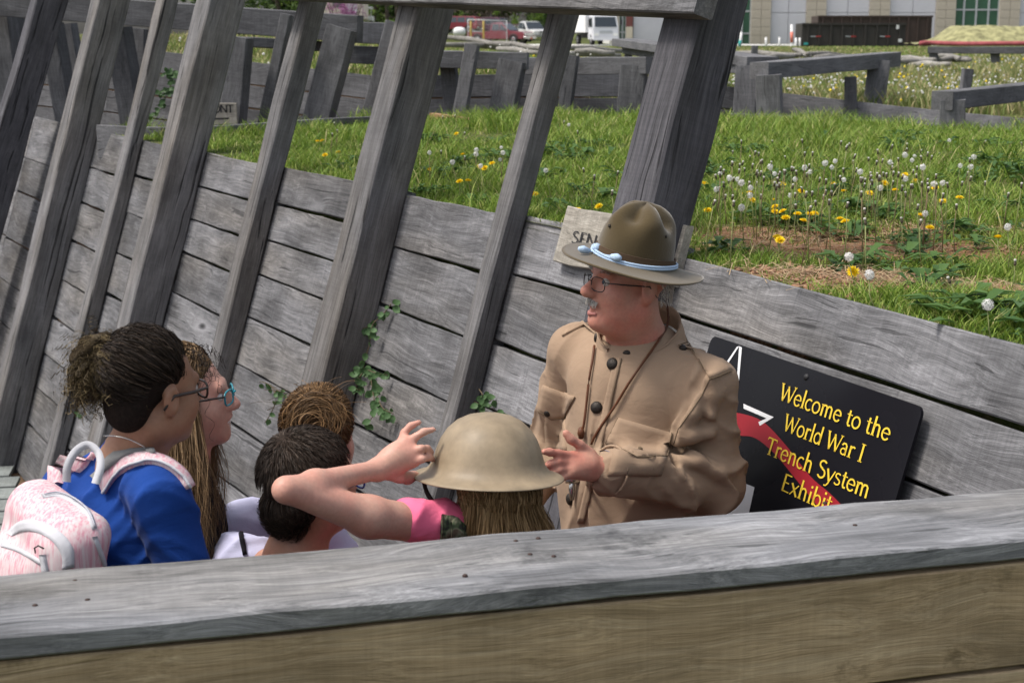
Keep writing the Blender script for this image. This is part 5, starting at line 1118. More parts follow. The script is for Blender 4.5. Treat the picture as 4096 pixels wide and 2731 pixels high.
crease([(790, 1215, 3.44), (870, 1210, 3.435), (960, 1235, 3.46)], .010); crease([(745, 1280, 3.40), (790, 1350, 3.41), (830, 1420, 3.44)], .010); crease([(800, 1180, 3.46), (880, 1170, 3.44), (940, 1160, 3.45)], .008); crease([(925, 800, 3.50), (870, 900, 3.49), (815, 1000, 3.49), (775, 1090, 3.49), (755, 1230, 3.47)], .014); crease([(600, 1210, 3.365), (660, 1205, 3.375), (715, 1225, 3.40)], .008)
def folds(X):
    q = (X - np.array(chest)); a_ = q @ np.array(lt); z = q[:, 2]
    return (.0030 * np.sin(26 * a_ + 9 * z + 2.2 * np.sin(11 * z)) + .0026 * np.sin(17 * z - 14 * a_ + 1.5 * np.sin(13 * a_)) + .0018 * np.sin(48 * a_ - 21 * z)).astype(np.float32)
j.ripple(folds)
def sharp(x): return (1 - np.abs(np.sin(x))) ** 2
def sleeve_folds(P_, cen, amp, tw, fr):
    P_ = [np.array(q) for q in P_]
    def fn(X):
        best = np.full(len(X), 9.); T = np.zeros(len(X)); TH = np.zeros(len(X)); t0 = 0.
        for a, b_ in zip(P_, P_[1:]):
            ba = b_ - a; L_ = np.linalg.norm(ba); t = np.clip((X - a) @ ba / L_ ** 2, 0, 1); v = X - a - t[:, None] * ba; d = np.linalg.norm(v, axis=1); u1_ = np.cross(ba / L_, (0, 0, 1.)); u1_ /= np.linalg.norm(u1_) + 1e-9; u2_ = np.cross(ba / L_, u1_); th_ = np.arctan2(v @ u2_, v @ u1_); m_ = d < best; best[m_] = d[m_]; T[m_] = t0 + t[m_] * L_; TH[m_] = th_[m_]; t0 += L_
        w_ = np.exp(-((T - cen) / .12) ** 2) + .35; k = np.clip((.115 - best) / .03, 0, 1); ph = fr * T + tw * np.sin(TH) + 1.1 * np.sin(9 * T + 2 * TH) + .8 * np.sin(3 * TH + 4)
        return (-amp * w_ * k * (sharp(ph) - .25)).astype(np.float32)
    return fn
j.ripple(sleeve_folds([L_sh, L_el, L_wr], .27, .0165, 1.7, 30)); j.ripple(sleeve_folds([R_sh, R_el, R_wr], .27, .012, 1.5, 28))
def drape(X):
    q = X - np.array(chest); a_ = q @ np.array(lt); z = q[:, 2]; f_ = q @ np.array(ft)
    far = np.minimum(np.linalg.norm(X - np.array(L_el), axis=1), np.linalg.norm(X - np.array(L_sh), axis=1)); k = np.clip((far - .10) / .05, 0, 1) * np.clip((.05 - z) / .1, 0, 1)
    return (-.0095 * k * (sharp(11 * a_ + 7 * z * np.sign(a_ - .0) + 1.3 * np.sin(6 * z)) - .25) - .005 * k * (sharp(21 * a_ - 9 * z + 2) - .25)).astype(np.float32)
j.ripple(drape)
tun = put('tunic', j.mesh('tunic', 0), man, mat=M['khaki']); BT = bvh_of(tun)
legs(man, Vector((hip.x, hip.y, 0)), ft, -.95, FLOOR_P, M['khaki_dk'], .1, .1)
# standing collar: band round the neck, open in front
def collar():
    V = []; F = []; nC = 40; c0 = neck + Vector((.008, .01, -.03)); axu = (HM @ Vector((0, -.03, -.06)) - c0).normalized(); fx = ft - axu * ft.dot(axu); fx.normalize(); sx = fx.cross(axu)
    for i in range(nC + 1):
        a = math.radians(-168 + 336 * i / nC) + math.pi; d = fx * math.cos(a) + sx * math.sin(a)
        for k, (rr_, zz) in enumerate(((.108, -.022), (.103, .02), (.096, .052), (.092, .052), (.098, .02), (.102, -.022))): V.append(c0 + d * rr_ * (1.0 + .14 * abs(math.cos(a))) + axu * (zz + .006 * (1 - math.cos(a)) * .5 + .006))
    for i in range(nC):
        for k in range(5): F.append((i * 6 + k, i * 6 + k + 1, (i + 1) * 6 + k + 1, (i + 1) * 6 + k))
    F.append((0, 1, 2, 3, 4, 5)); F.append(tuple(nC * 6 + k for k in (5, 4, 3, 2, 1, 0))); return put('collar', mesh_py('collar', [v - c0 for v in V], F, True), man, c0, M['khaki'])
cl_ = collar(); BC = bvh_of(cl_)
cw = [Matrix.Translation(wloc(man)) @ cl_.matrix_basis @ v.co for v in cl_.data.vertices]
for k_, rad_ in ((0, .0032), (2, .0022)): tube('collar_seam_shade', [cw[i * 6 + k_] for i in range(41)], rad_, M['khaki_dk'] if k_ == 0 else M['khaki'], man, 6)  # base seam darkened to paint in edge shade; top edge is plain piping
for x_, y_ in ((570, 742), (432, 672)): button('collar_disc', BC, *c6(x_, y_), .011, M['bronze'], man, .3)
for x_, y_, r_ in ((505, 790, .0155), (433, 985, .0155), (316, 1395, .0155)): button('button', BT, *c6(x_, y_), r_, M['bronze'], man, .5)
def pt6(l): return [c6(*q) for q in l]
fl = lambda u_: 22 * math.sin(math.pi * u_) * (1 if True else 0)
pk1 = patch('pocket_flap', BT, pt6([(530, 1030), (772, 1098), (748, 1205), (476, 1145)]), M['khaki'], man, 12, 6, .0045, .0008, lambda u_: 34 * (1 - abs(2 * u_ - 1)))
pk2 = patch('pocket_flap', BT, pt6([(195, 885), (340, 938), (290, 1030), (170, 1000)]), M['khaki'], man, 8, 6, .0045, .0008, lambda u_: 22 * (1 - abs(2 * u_ - 1)))
patch('pocket', BT, pt6([(515, 1150), (748, 1210), (720, 1290), (480, 1290)]), M['khaki'], man, 8, 6, .0035); patch('pocket', BT, pt6([(200, 1010), (292, 1030), (300, 1180), (205, 1190)]), M['khaki'], man, 6, 6, .0035)
button('pocket_button', BT, *c6(213, 1010), .010, M['bronze'], man, .5); button('pocket_button', BT, *c6(627, 1172), .006, M['khaki_dk'], man, .6)
patch('front_placket', BT, pt6([(515, 760), (545, 765), (380, 1500), (348, 1500)]), M['khaki'], man, 3, 26, .004)
patch('shoulder_strap', BT, pt6([(812, 655), (870, 640), (1036, 822), (942, 858)]), M['khaki'], man, 5, 12, .007); patch('shoulder_strap', BT, pt6([(300, 640), (385, 596), (392, 612), (280, 668)]), M['khaki'], man, 5, 5, .006); button('strap_button', BT, *c6(832, 672), .010, M['bronze'], man, .5)
def seam_shade(name, bvh, pts, rad=.0014, mat='khaki_dk', off=.0065, n=5):  # dark tube along a sewn edge: seam line with its shadow put into the colour
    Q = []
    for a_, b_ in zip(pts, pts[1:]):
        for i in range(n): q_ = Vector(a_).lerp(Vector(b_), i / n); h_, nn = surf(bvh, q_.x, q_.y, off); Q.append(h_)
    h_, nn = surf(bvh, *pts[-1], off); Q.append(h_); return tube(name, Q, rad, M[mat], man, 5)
seam_shade('flap_stitch_shade', BT, pt6([(772, 1098), (748, 1205), (612, 1208), (476, 1145), (530, 1030)]), off=.004); seam_shade('flap_stitch_shade', BT, pt6([(340, 938), (290, 1030), (230, 1036), (170, 1000)]), off=.004); seam_shade('strap_stitch_shade', BT, pt6([(812, 660), (942, 858), (1036, 822)]), off=.006); seam_shade('front_seam_shade', BT, pt6([(545, 768), (480, 1060), (382, 1490)]), off=.0035, rad=.001); seam_shade('armhole_seam_shade', BT, pt6([(940, 855), (905, 930), (850, 1010), (800, 1080), (770, 1170)]), off=.0005, rad=.0014, n=8)
# cuff edge and shirt cuff
ax = (L_wr - L_el).normalized(); V, F = tube_vf([L_wr - ax * .05, L_wr - ax * .004], [.048, .046], 20); 
M['shirt'] = cloth('blue_striped_shirt', (.22, .26, .42), .25, 300); put('shirt_cuff', mesh_py('shirt_cuff', [v - L_wr for v in V], F[:-2], True), man, L_wr, M['shirt'])
Vr = []; u1 = ax.orthogonal().normalized(); u2 = ax.cross(u1)
for i in range(24): a = 6.28318 * i / 24; Vr.append(L_wr - ax * .030 + (u1 * math.cos(a) + u2 * math.sin(a)) * .059)
tube('cuff_hem', Vr + Vr[:2], .0035, M['khaki'], man, 6)
# lanyard and whistle
wl = []
def wpt(x_, y_, off=.006, B=BT):
    q, n = surf(B, *c6(x_, y_), off); return q
lan = empty('whistle_lanyard', wpt(380, 1090), 'brown leather whistle lanyard round the neck of the man', 'lanyard')
A_ = [wpt(*q, .008) for q in ((432, 715), (424, 780), (410, 860), (400, 940), (392, 1010), (386, 1060), (380, 1090))]; B_ = [wpt(*q, .008) for q in ((745, 625), (700, 705), (640, 790), (580, 880), (530, 965), (480, 1040), (440, 1105), (420, 1150))]
nk = [HM @ Vector((.072, -.062, -.085)), HM @ Vector((.085, -.045, -.12))]
tube('strap', catmull([q for q in A_ if q], 3), .0032, M['leather'], lan, 6); tube('strap', catmull([B_[0] + Vector((.0, .02, .05))] + [q for q in B_ if q], 3), .0032, M['leather'], lan, 6)
q = wpt(380, 1098, .012); tube('knot', [q + UPZ * .014, q, q - UPZ * .014], [.006, .010, .006], M['leather'], lan, 8)
q, n = surf(BT, *c6(345, 1325), .014); wh = empty('whistle', q, 'polished metal whistle hooked on the tunic front below the hand', 'whistle'); tube('barrel', [q + UPZ * .012 + Vector((-.016, 0, 0)), q + UPZ * .012 + Vector((.018, 0, -.002))], [.011, .011], M['steel'], wh, 14); tube('clip', [q + UPZ * .006, q - UPZ * .02, q - UPZ * .042], [.007, .009, .006], M['steel'], wh, 8)
# spectacles
glasses('spectacles', 'thin wire spectacles worn by the man in the hat', HM, y=.110, cz_=-.007, wx=.0245, wz=.017, rad=.0012)

# campaign hat
hat_o = p6(597, 336, 3.63); hf = Vector((-.86, -.50, 0)).normalized(); hup = (Vector((0, 0, 1)) - hf * .27 + Vector((0, -.17, 0))).normalized(); HX = head_matrix(hat_o, (hf - hup * hf.dot(hup)), hup)
hat = empty('campaign_hat', hat_o, 'olive felt campaign hat with pinched crown and pale blue cord', 'hat')
def hat_crown():
    V = []; F = []; nT, nA = 26, 64
    for i in range(nT + 1):
        t = i / nT; 
        for k in range(nA):
            a = 2 * math.pi * k / nA; kx = math.sqrt(max(0, 1 - max(0, (t - .62) / .38) ** 2.4)) if t > .62 else 1.0
            sh = (1 - .14 * t) * kx; dent = 0
            for da in (52, 128, 215, 325): dd = (math.degrees(a) - da + 180) % 360 - 180; dent += math.exp(-(dd / 24) ** 2)
            sh *= 1 - .34 * dent * math.exp(-((t - .86) / .26) ** 2)
            z = .158 * t - .02 * dent * math.exp(-((t - .85) / .15) ** 2)
            x = .088 * sh * math.cos(a); y = .104 * sh * math.sin(a) + .006 * t; V.append((x, y, z - .004))
    for i in range(nT):
        for k in range(nA): F.append((i * nA + k, i * nA + (k + 1) % nA, (i + 1) * nA + (k + 1) % nA, (i + 1) * nA + k))
    F.append(tuple(nT * nA + k for k in range(nA))); return mesh_py('crown', V, F, True)
def hat_brim():
    V = []; F = []; nR, nA = 9, 72
    for top in (1, 0):
        for i in range(nR + 1):
            t = i / nR
            for k in range(nA):
                a = 2 * math.pi * k / nA; r0x, r0y, r1x, r1y = .086, .102, .164, .184; x = (r0x + (r1x - r0x) * t) * math.cos(a); y = (r0y + (r1y - r0y) * t) * math.sin(a)
                z = .010 * (1 - t) ** 3 - .004 * t + .010 * t * t * math.sin(2 * a + .4) * .4 + .004 * t * math.cos(3 * a) - (0 if top else .0038); V.append((x, y, z))
    o = (nR + 1) * nA
    for i in range(nR):
        for k in range(nA):
            k2 = (k + 1) % nA; F.append((i * nA + k, (i + 1) * nA + k, (i + 1) * nA + k2, i * nA + k2)); F.append((o + i * nA + k, o + i * nA + k2, o + (i + 1) * nA + k2, o + (i + 1) * nA + k))
    for k in range(nA): k2 = (k + 1) % nA; F.append((nR * nA + k, o + nR * nA + k, o + nR * nA + k2, nR * nA + k2)); F.append((k, k2, o + k2, o + k))
    return mesh_py('brim', V, F, True)
oc = put('crown', hat_crown(), hat, M=HX, mat=M['olive_felt']); ob = put('brim', hat_brim(), hat, M=HX, mat=M['olive_felt'])
V = []; F = []
for k in range(64):
    a = 2 * math.pi * k / 64
    for z, g in ((.004, 1.03), (.030, 1.022), (.030, .99), (.004, .99)): V.append((.088 * g * math.cos(a), .104 * g * math.sin(a), z))
for k in range(64):
    for m_ in range(4): F.append((k * 4 + m_, ((k + 1) % 64) * 4 + m_, ((k + 1) % 64) * 4 + (m_ + 1) % 4, k * 4 + (m_ + 1) % 4))
put('ribbon', mesh_py('ribbon', V, F), hat, M=HX, mat=M['ribbon'])
for dz, g in ((.0095, 1.085), (.0150, 1.075)):
    P_ = [HX @ Vector((.088 * g * math.cos(2 * math.pi * k / 60), .104 * g * math.sin(2 * math.pi * k / 60), dz + .0035 * math.sin(4 * math.pi * k / 60))) for k in range(60)]; tube('hat_cord', P_ + P_[:2], .0030, M['cord_blue'], hat, 8)
BB = bvh_of(ob)
def hp(x_, y_, off=.006):
    q, n = surf(BB, *c6(x_, y_), off); return q if q is not None else p6(x_, y_, 3.52)
kn = hp(484, 300, .012); V, F = lathe_vf([(0, .012), (.008, .009), (.011, 0), (.008, -.009), (0, -.012)], 12); put('knot', mesh_py('knot', V, F, True), hat, kn, M['cord_blue'])
for a_, b_ in ((hp(380, 300, .011), hp(455, 296, .010)), (hp(512, 330, .011), hp(500, 308, .011))):
    d = (b_ - a_); tube('acorn', [a_ - d.normalized() * .018, a_ - d.normalized() * .006, a_ + d.normalized() * .012], [.005, .0098, .006], M['cord_blue'], hat, 10); tube('cord_end', [a_, b_, kn], .003, M['cord_blue'], hat, 6)
tube('cord_end', [kn, hp(440, 270, .012), hp(418, 246, .012)], .003, M['cord_blue'], hat, 6)
BCr = bvh_of(oc)
for x_, y_ in ((493, 172), (741, 220)): button('vent_eyelet', BCr, *c6(x_, y_), .004, M['bronze'], hat, .3)
tube('chin_strap', [HM @ Vector((.070, -.07, -.0)), HM @ Vector((.068, -.085, -.05)), HM @ Vector((.05, -.095, -.065))], .004, M['leather'], hat, 6)
YREF[0] = 2.8
# ------------------------------------------------------------------ the pupils
def c4(x, y): return (x * .70159, 1200 + y * .70159)
def c5(x, y): return (1000 + x * .59524, 1500 + y * .59524)
def p4(x, y, Y): return at(*c4(x, y), Y)
def p5(x, y, Y): return at(*c5(x, y), Y)
def ax_of(f): f = Vector(f).normalized(); return f, Vector((f.y, -f.x, 0)).normalized()
def torso(vox, neck_, Ls, Rs, f, zlow, mat, e, name, depth=.10, wid=.155, arms=(), fold=1.0, hood=None, shr=.055):
    f, rt_ = ax_of((f[0], f[1], 0)); mid = (Ls + Rs) / 2; s_ = Sd((mid.x - .42, mid.y - .42, zlow - .02), (mid.x + .42, mid.y + .42, max(neck_.z, Ls.z, Rs.z) + .12), vox); R4 = Matrix((rt_, f, UPZ)).transposed().to_4x4()
    def El(c, r_, k=.05): s_.ell((0, 0, 0), r_, k, False, Matrix.Translation(c) @ R4)
    El(mid + Vector((0, 0, -.12)), (wid, depth, .17)); El(mid + Vector((0, 0, -.32)), (wid * .93, depth * 1.02, .20), .08); El(Vector((mid.x, mid.y, zlow + .12)), (wid * 1.0, depth * 1.08, .17), .08)
    s_.cap(neck_ - UPZ * .035, Ls, .052, shr, .04).cap(neck_ - UPZ * .035, Rs, .052, shr, .04)
    for P_, r_ in arms: s_.chain(P_, r_, .03)
    if hood: s_.chain(hood[0], hood[1], .02)
    md = np.array(mid); rn = np.array(rt_)
    s_.ripple(lambda X: (-fold * (.0034 * (sharp(27 * ((X - md) @ rn) + 17 * X[:, 2] + 1.8 * np.sin(13 * X[:, 2] + 9 * X[:, 1])) - .25) + .0024 * (sharp(33 * X[:, 2] - 24 * ((X - md) @ rn) + 1.6 * np.sin(21 * X[:, 0])) - .25) + .0030 * (sharp(11 * ((X - md) @ rn) - 8 * X[:, 2] + 1.2 * np.sin(9 * X[:, 2])) - .25))).astype(np.float32))
    return put(name, s_.mesh(name, 0), e, mat=mat)
def body(vox, H, s, neck_, Ls, Rs, armsP, e, mat, extra=None, lowz=None, mouth=0, **kw):
    mid = (Ls + Rs) / 2; pts = [H.translation, Ls, Rs, mid - UPZ * .1] + [q for P_, r_ in armsP for q in P_]
    lo = Vector([min(q[i] for q in pts) - .16 for i in range(3)]); hi = Vector([max(q[i] for q in pts) + .16 for i in range(3)]); b_ = Sd(lo, hi, vox); add_head(b_, H, s, mouth=mouth, **kw)
    b_.cap(H @ Vector((0, -.025, -.07)), neck_ - UPZ * .03, .050 * s / .9, .056 * s / .9, .03).cap(neck_ - UPZ * .04, mid - UPZ * .10, .06, .08, .04).cap(neck_ - UPZ * .07, Ls, .04, .042, .03).cap(neck_ - UPZ * .07, Rs, .04, .042, .03)
    for P_, r_ in armsP: b_.chain(P_, r_, .02)
    if extra: extra(b_)
    return put('body', b_.mesh('body'), e, mat=mat)
def scalp(H, s, e, mat, parts, cut=None, vox=.004):
    c = H.translation; s_ = Sd(c - Vector((.22,) * 3), c + Vector((.22,) * 3), vox); Hn = Matrix.Translation(c) @ (H.to_3x3() * (1 / s)).to_4x4()
    for cc, rr_, k, sub in parts: s_.ell([x * s for x in cc], [x * s for x in rr_], k * s, sub, Hn)
    return put('hair', s_.mesh('hair'), e, mat=mat)
def on_ell(d, c, r_):                       # unit directions -> points on ellipsoid (local)
    return np.asarray(c) + d * np.asarray(r_)
def to_world(P, H): return P @ np.array(H.to_3x3()).T + np.array(H.translation)
def unit(a): return a / (np.linalg.norm(a, axis=-1, keepdims=True) + 1e-9)
def comb(H, n, target, c, r_, e, mat, wd, seed, region, lift=.008, m=9, past=None, curl=.001):
    """strands lying on the skull from random roots towards target direction"""
    r = np.random.default_rng(seed); D = unit(r.normal(0, 1, (n * 4, 3))); D = D[region(D)][:n]; n = len(D); T = unit(np.asarray(target, float))[None]; P = np.zeros((n, m, 3))
    for k in range(m): t = (k / (m - 1)) * .97; q = unit(D * (1 - t) + T * t); P[:, k] = on_ell(q, c, r_) + q * (lift * math.sin(math.pi * t) * r.uniform(.0, 1.6, n)[:, None] + .001)
    P += r.normal(0, curl, P.shape) * np.linspace(0, 1, m)[None, :, None]
    return strands('hair_strands', to_world(P, H), wd, mat, e, seed)
def fall(H, n, c, r_, e, mat, wd, seed, length, zturn=-.02, spread=.02, wave=.006, part_x=.0, fwd=0.0, m=16, clip=None, region=None, sway=(0, 0, 0)):
    """long hair: over the skull from the parting, then straight down in world space"""
    r = np.random.default_rng(seed); a = r.uniform(0, 2 * np.pi, n); y0 = r.uniform(-.7, .75, n); side = np.where(r.uniform(0, 1, n) < .5, -1., 1.); D0 = unit(np.stack([part_x + .06 * side, y0, np.full(n, 1.0)], 1)); D1 = unit(np.stack([side * r.uniform(.55, 1.0, n), r.uniform(-1.0, .42, n) + fwd, np.full(n, -.25)], 1))
    back = r.uniform(0, 1, n) < .45; D1[back] = unit(np.stack([r.uniform(-.8, .8, n), -np.ones(n), np.full(n, -.3)], 1))[back]; mh = m // 2; P = np.zeros((n, m, 3)); s_ = H.to_scale().x
    for k in range(mh): t = k / (mh - 1); q = unit(D0 * (1 - t) + D1 * t); P[:, k] = on_ell(q, c, r_) + q * r.uniform(0, .006, n)[:, None]
    W = to_world(P, H); L_ = length * r.uniform(.6, 1.1, n); out = unit(W[:, mh - 1] - np.array(H.translation)); out[:, 2] = 0; ph = r.uniform(0, 6.28, n); sw = np.array(sway)
    for k in range(mh, m):
        t = (k - mh + 1) / (m - mh); W[:, k] = W[:, mh - 1] + np.stack([np.zeros(n), np.zeros(n), -L_ * t], 1) + out * (spread * np.sin(t * 2.6))[None].reshape(1, 1) * 1.0 + np.stack([wave * np.sin(t * 8 + ph) * t, wave * np.cos(t * 7 + ph) * t, np.zeros(n)], 1) + sw * t
    return strands('hair_strands', W, wd, mat, e, seed)
M['hair_dark'] = hair_mat('dark_brown_hair', [(0, (.014, .010, .008)), (.7, (.034, .024, .018)), (1, (.075, .052, .036))]); M['hair_curl'] = hair_mat('olive_brown_curls', [(0, (.025, .018, .011)), (.5, (.075, .054, .027)), (1, (.17, .125, .06))]); M['hair_light'] = hair_mat('light_brown_hair', [(0, (.09, .055, .028)), (.5, (.17, .105, .052)), (1, (.30, .20, .11))]); M['hair_gold'] = hair_mat('golden_brown_hair', [(0, (.12, .07, .03)), (.5, (.24, .15, .065)), (1, (.42, .28, .14))]); M['hair_boy'] = hair_mat('short_brown_hair', [(0, (.022, .016, .012)), (.7, (.05, .036, .027)), (1, (.10, .072, .055))]); M['hair_bun'] = hair_mat('chestnut_hair', [(0, (.045, .028, .016)), (.5, (.12, .068, .030)), (1, (.28, .16, .07))])
def hbase(name, col):
    m, t, p = nodes_of(name); tc = N(t, 'ShaderNodeTexCoord'); n1 = N(t, 'ShaderNodeTexNoise', Scale=90.0, Detail=5.0, Roughness=.7, Distortion=1.5); t.links.new(tc.outputs['Object'], n1.inputs['Vector']); t.links.new(ramp(t, n1.outputs[0], [(.3, tuple(x * .45 for x in col)), (.7, tuple(x * 1.5 for x in col))]), p.inputs['Base Color']); p.inputs['Roughness'].default_value = .85; p.inputs['Specular IOR Level'].default_value = .1
    b = N(t, 'ShaderNodeBump', Strength=1.0, Distance=.004); t.links.new(n1.outputs[0], b.inputs['Height']); t.links.new(b.outputs[0], p.inputs['Normal']); return m
M['base_dark'] = hbase('dark_scalp_hair', (.016, .011, .009)); M['base_curl'] = hbase('curl_core', (.040, .028, .015)); M['base_light'] = hbase('light_scalp_hair', (.15, .09, .045)); M['base_gold'] = hbase('gold_scalp_hair', (.17, .10, .045)); M['base_boy'] = hbase('boy_scalp_hair', (.030, .021, .016)); M['base_bun'] = hbase('chestnut_scalp_hair', (.09, .052, .025))
M['blue_tee'] = cloth('royal_blue_jersey', (.012, .050, .235), .12, 500); M['white_top'] = cloth('pale_lavender_top', (.52, .52, .70), .05, 300); M['pink_tee'] = cloth('neon_pink_jersey', (.90, .17, .30), .06, 500); M['black_top'] = cloth('black_hoodie', (.012, .011, .014), .2, 300, sheen=.0); M['jeans'] = cloth('dark_denim', (.045, .06, .10), .15, 400); M['grey_tee'] = cloth('grey_tee', (.16, .17, .20), .1)
M['plastic_teal'] = simple('teal_frame', (.01, .20, .26), .3, spec=.5); M['plastic_dark'] = simple('tortoise_frame', (.03, .02, .016), .3, spec=.5); M['plastic_blue'] = simple('blue_frame', (.05, .10, .45), .3, spec=.5)

# ---------------- girl with curly tied hair, blue tee
G1 = empty('person', (-.72, 2.85, FLOOR_P), 'girl with curly tied-up dark hair in blue tee, wearing a backpack', 'person'); f1 = (.80, .58, -.06); s1 = .90
f1h = (.64, .76, -.05); H1m = head_matrix(p4(880, 508, 2.84), f1h, (0.02, -.02, 1), s1); nk1 = p4(742, 845, 2.84); R1 = p4(905, 1100, 2.73); L1 = p4(395, 1085, 2.97); el1 = p4(1040, 1510, 2.72); wr1 = p4(1200, 1800, 2.84); el1b = p4(250, 1500, 3.06); wr1b = p4(330, 1850, 3.1)
def hand_simple(b_, w, d):
    d = Vector(d).normalized(); sdv = d.orthogonal().normalized(); b_.cap(w, w + d * .06, .022, .026, .015)
    for k in range(4): o_ = sdv * (.021 - .014 * k); b_.chain([w + d * .06 + o_, w + d * .095 + o_, w + d * .12 + o_], [.008, .0075, .0065], .005)
    b_.chain([w + d * .015 + sdv * .02, w + d * .05 + sdv * .042], [.010, .008], .008)
body(.0045, H1m, s1, nk1, L1, R1, [([R1, el1, wr1], [.042, .034, .024]), ([L1, el1b, wr1b], [.042, .034, .024])], G1, M['skin_tan'], lambda b_: (hand_simple(b_, wr1, wr1 - el1), hand_simple(b_, wr1b, wr1b - el1b)), female=True); eyes(H1m, G1)
t1 = torso(.0055, nk1, L1, R1, f1, -.95, M['blue_tee'], G1, 'tee_shirt', .105, .150, [([R1, R1 + (el1 - R1) * .95], [.058, .056]), ([L1, L1 + (el1b - L1) * .9], [.058, .056])], 2.0); BT1 = bvh_of(t1); legs(G1, Vector(((L1.x + R1.x) / 2, (L1.y + R1.y) / 2, 0)), f1, -.90, FLOOR_P, M['jeans'], .08, .08)
scalp(H1m, s1, G1, M['base_dark'], [((0, -.028, .044), (.079, .096, .084), .02, False), ((0, -.072, -.03), (.060, .042, .055), .03, False), ((0, .112, -.035), (.095, .085, .085), .02, True), ((.085, .035, -.055), (.030, .055, .045), .01, True), ((-.085, .035, -.055), (.030, .055, .045), .01, True)])
tie = H1m.inverted() @ p4(690, 330, 2.82)
reg = lambda D: ~((D[:, 1] > .55) & (D[:, 2] < .35)) & ~((D[:, 2] < -.15) & (D[:, 1] > -.35)) & (D[:, 2] > -.75)
comb(H1m, 6000, np.array(tie) - np.array((0, -.03, .046)), (0, -.028, .044), (.081, .098, .086), G1, M['hair_dark'], .0006, 11, reg, .010, 10, curl=.0045)
# curly tail: corkscrew locks bursting from the tie
def corkscrews(c0, n, seed, L0, dirf, rad, e, mat, wd, m=26, turns=(3, 6), name='hair_curls'):
    r = np.random.default_rng(seed); P = np.zeros((n, m, 3)); t = np.linspace(0, 1, m)
    for i in range(n):
        d = Vector(dirf(r)); L_ = L0 * r.uniform(.55, 1.15) * d.length; d.normalize(); u_ = d.orthogonal().normalized(); v_ = d.cross(u_); k = r.uniform(*turns) * 6.283; ph = r.uniform(0, 6.28); R_ = rad * r.uniform(.5, 1.3); st = Vector(c0) + Vector(r.normal(0, .010, 3))
        for q in range(m):
            a = k * t[q] + ph; P[i, q] = st + d * (L_ * t[q] ** .8) + (u_ * math.cos(a) + v_ * math.sin(a)) * R_ * min(1, t[q] * 3) - UPZ * (.035 * t[q] ** 2)
    return strands(name, P, wd, mat, e, seed, False)
tie_w = p4(690, 345, 2.82)
pr = np.random.default_rng(71); pc_ = p4(575, 325, 2.81); pu = Sd(pc_ - Vector((.13,) * 3), pc_ + Vector((.13,) * 3), .004)
for i in range(120):
    d = pr.normal(0, 1, 3); d /= np.linalg.norm(d); c_ = np.array(pc_) + d * np.array((.047, .042, .045)) * pr.uniform(.3, 1.0) + (np.array((.012, 0, -.025)) if i % 4 == 0 else 0); pu.ell(tuple(c_), pr.uniform(.009, .016), .006)
pu.cap(tie_w, pc_, .03, .035, .02); put('hair_puff', pu.mesh('hair_puff', 0), G1, mat=M['base_curl'])
corkscrews(tie_w, 500, 21, .058, lambda r: (-.75 + r.normal(0, .32), r.normal(0, .30), .05 + r.normal(0, .52)), .006, G1, M['hair_curl'], .00055); corkscrews(p4(575, 325, 2.80), 3400, 22, .046, lambda r: r.normal(0, .62, 3), .0060, G1, M['hair_curl'], .00055, 26, (4, 8)); corkscrews(p4(510, 390, 2.80), 700, 24, .034, lambda r: (r.normal(-.2, .6), r.normal(0, .6), r.normal(-.4, .6)), .0055, G1, M['hair_curl'], .0007, 20)
corkscrews(H1m @ Vector((.03, .075, .085)), 26, 23, .085, lambda r: (.6 + r.normal(0, .3), .2 + r.normal(0, .3), -.35 + r.normal(0, .35)), .007, G1, M['hair_dark'], .0007)
glasses('eyeglasses', 'dark framed glasses of the curly-haired girl', H1m, .112, -.006, .026, .018, .0026, 'plastic_dark')
nc = [p4(590, 775, 2.78), p4(660, 775, 2.76), p4(740, 795, 2.755), p4(820, 835, 2.76), p4(860, 870, 2.79)]; o_ = tube('necklace', catmull(nc, 5), .0014, M['steel'], None, 5); tag(o_, 'thin silver necklace on the neck of the curly-haired girl', 'necklace')
# ---------------- backpack
bd = Vector((-.80, -.58, 0)); br = Vector((.58, -.80, 0)); tm = (L1 + R1) / 2; bc = tm + bd * .160 + br * .070 + UPZ * -.19; BM = Matrix.Translation(bc) @ Matrix((br, -bd, (UPZ + bd * -.10).normalized())).transposed().to_4x4()
bp = empty('backpack', bc - UPZ * .22, 'pink and white streaked backpack on the girl in blue', 'backpack')
mm, t, p = nodes_of('pink_streak_fabric'); tc = N(t, 'ShaderNodeTexCoord'); mp = N(t, 'ShaderNodeMapping'); mp.inputs['Scale'].default_value = (190, 110, 8); mp.inputs['Rotation'].default_value = (0, .15, 0); t.links.new(tc.outputs['Object'], mp.inputs[0]); nz_ = N(t, 'ShaderNodeTexNoise', Scale=1.0, Detail=3.0, Roughness=.65); t.links.new(mp.outputs[0], nz_.inputs['Vector']); n2_ = N(t, 'ShaderNodeTexNoise', Scale=9.0, Detail=2.0); t.links.new(tc.outputs['Object'], n2_.inputs['Vector']); ad_ = N(t, 'ShaderNodeMath', operation='MULTIPLY_ADD'); t.links.new(n2_.outputs[0], ad_.inputs[0]); ad_.inputs[1].default_value = .35; t.links.new(nz_.outputs[0], ad_.inputs[2])
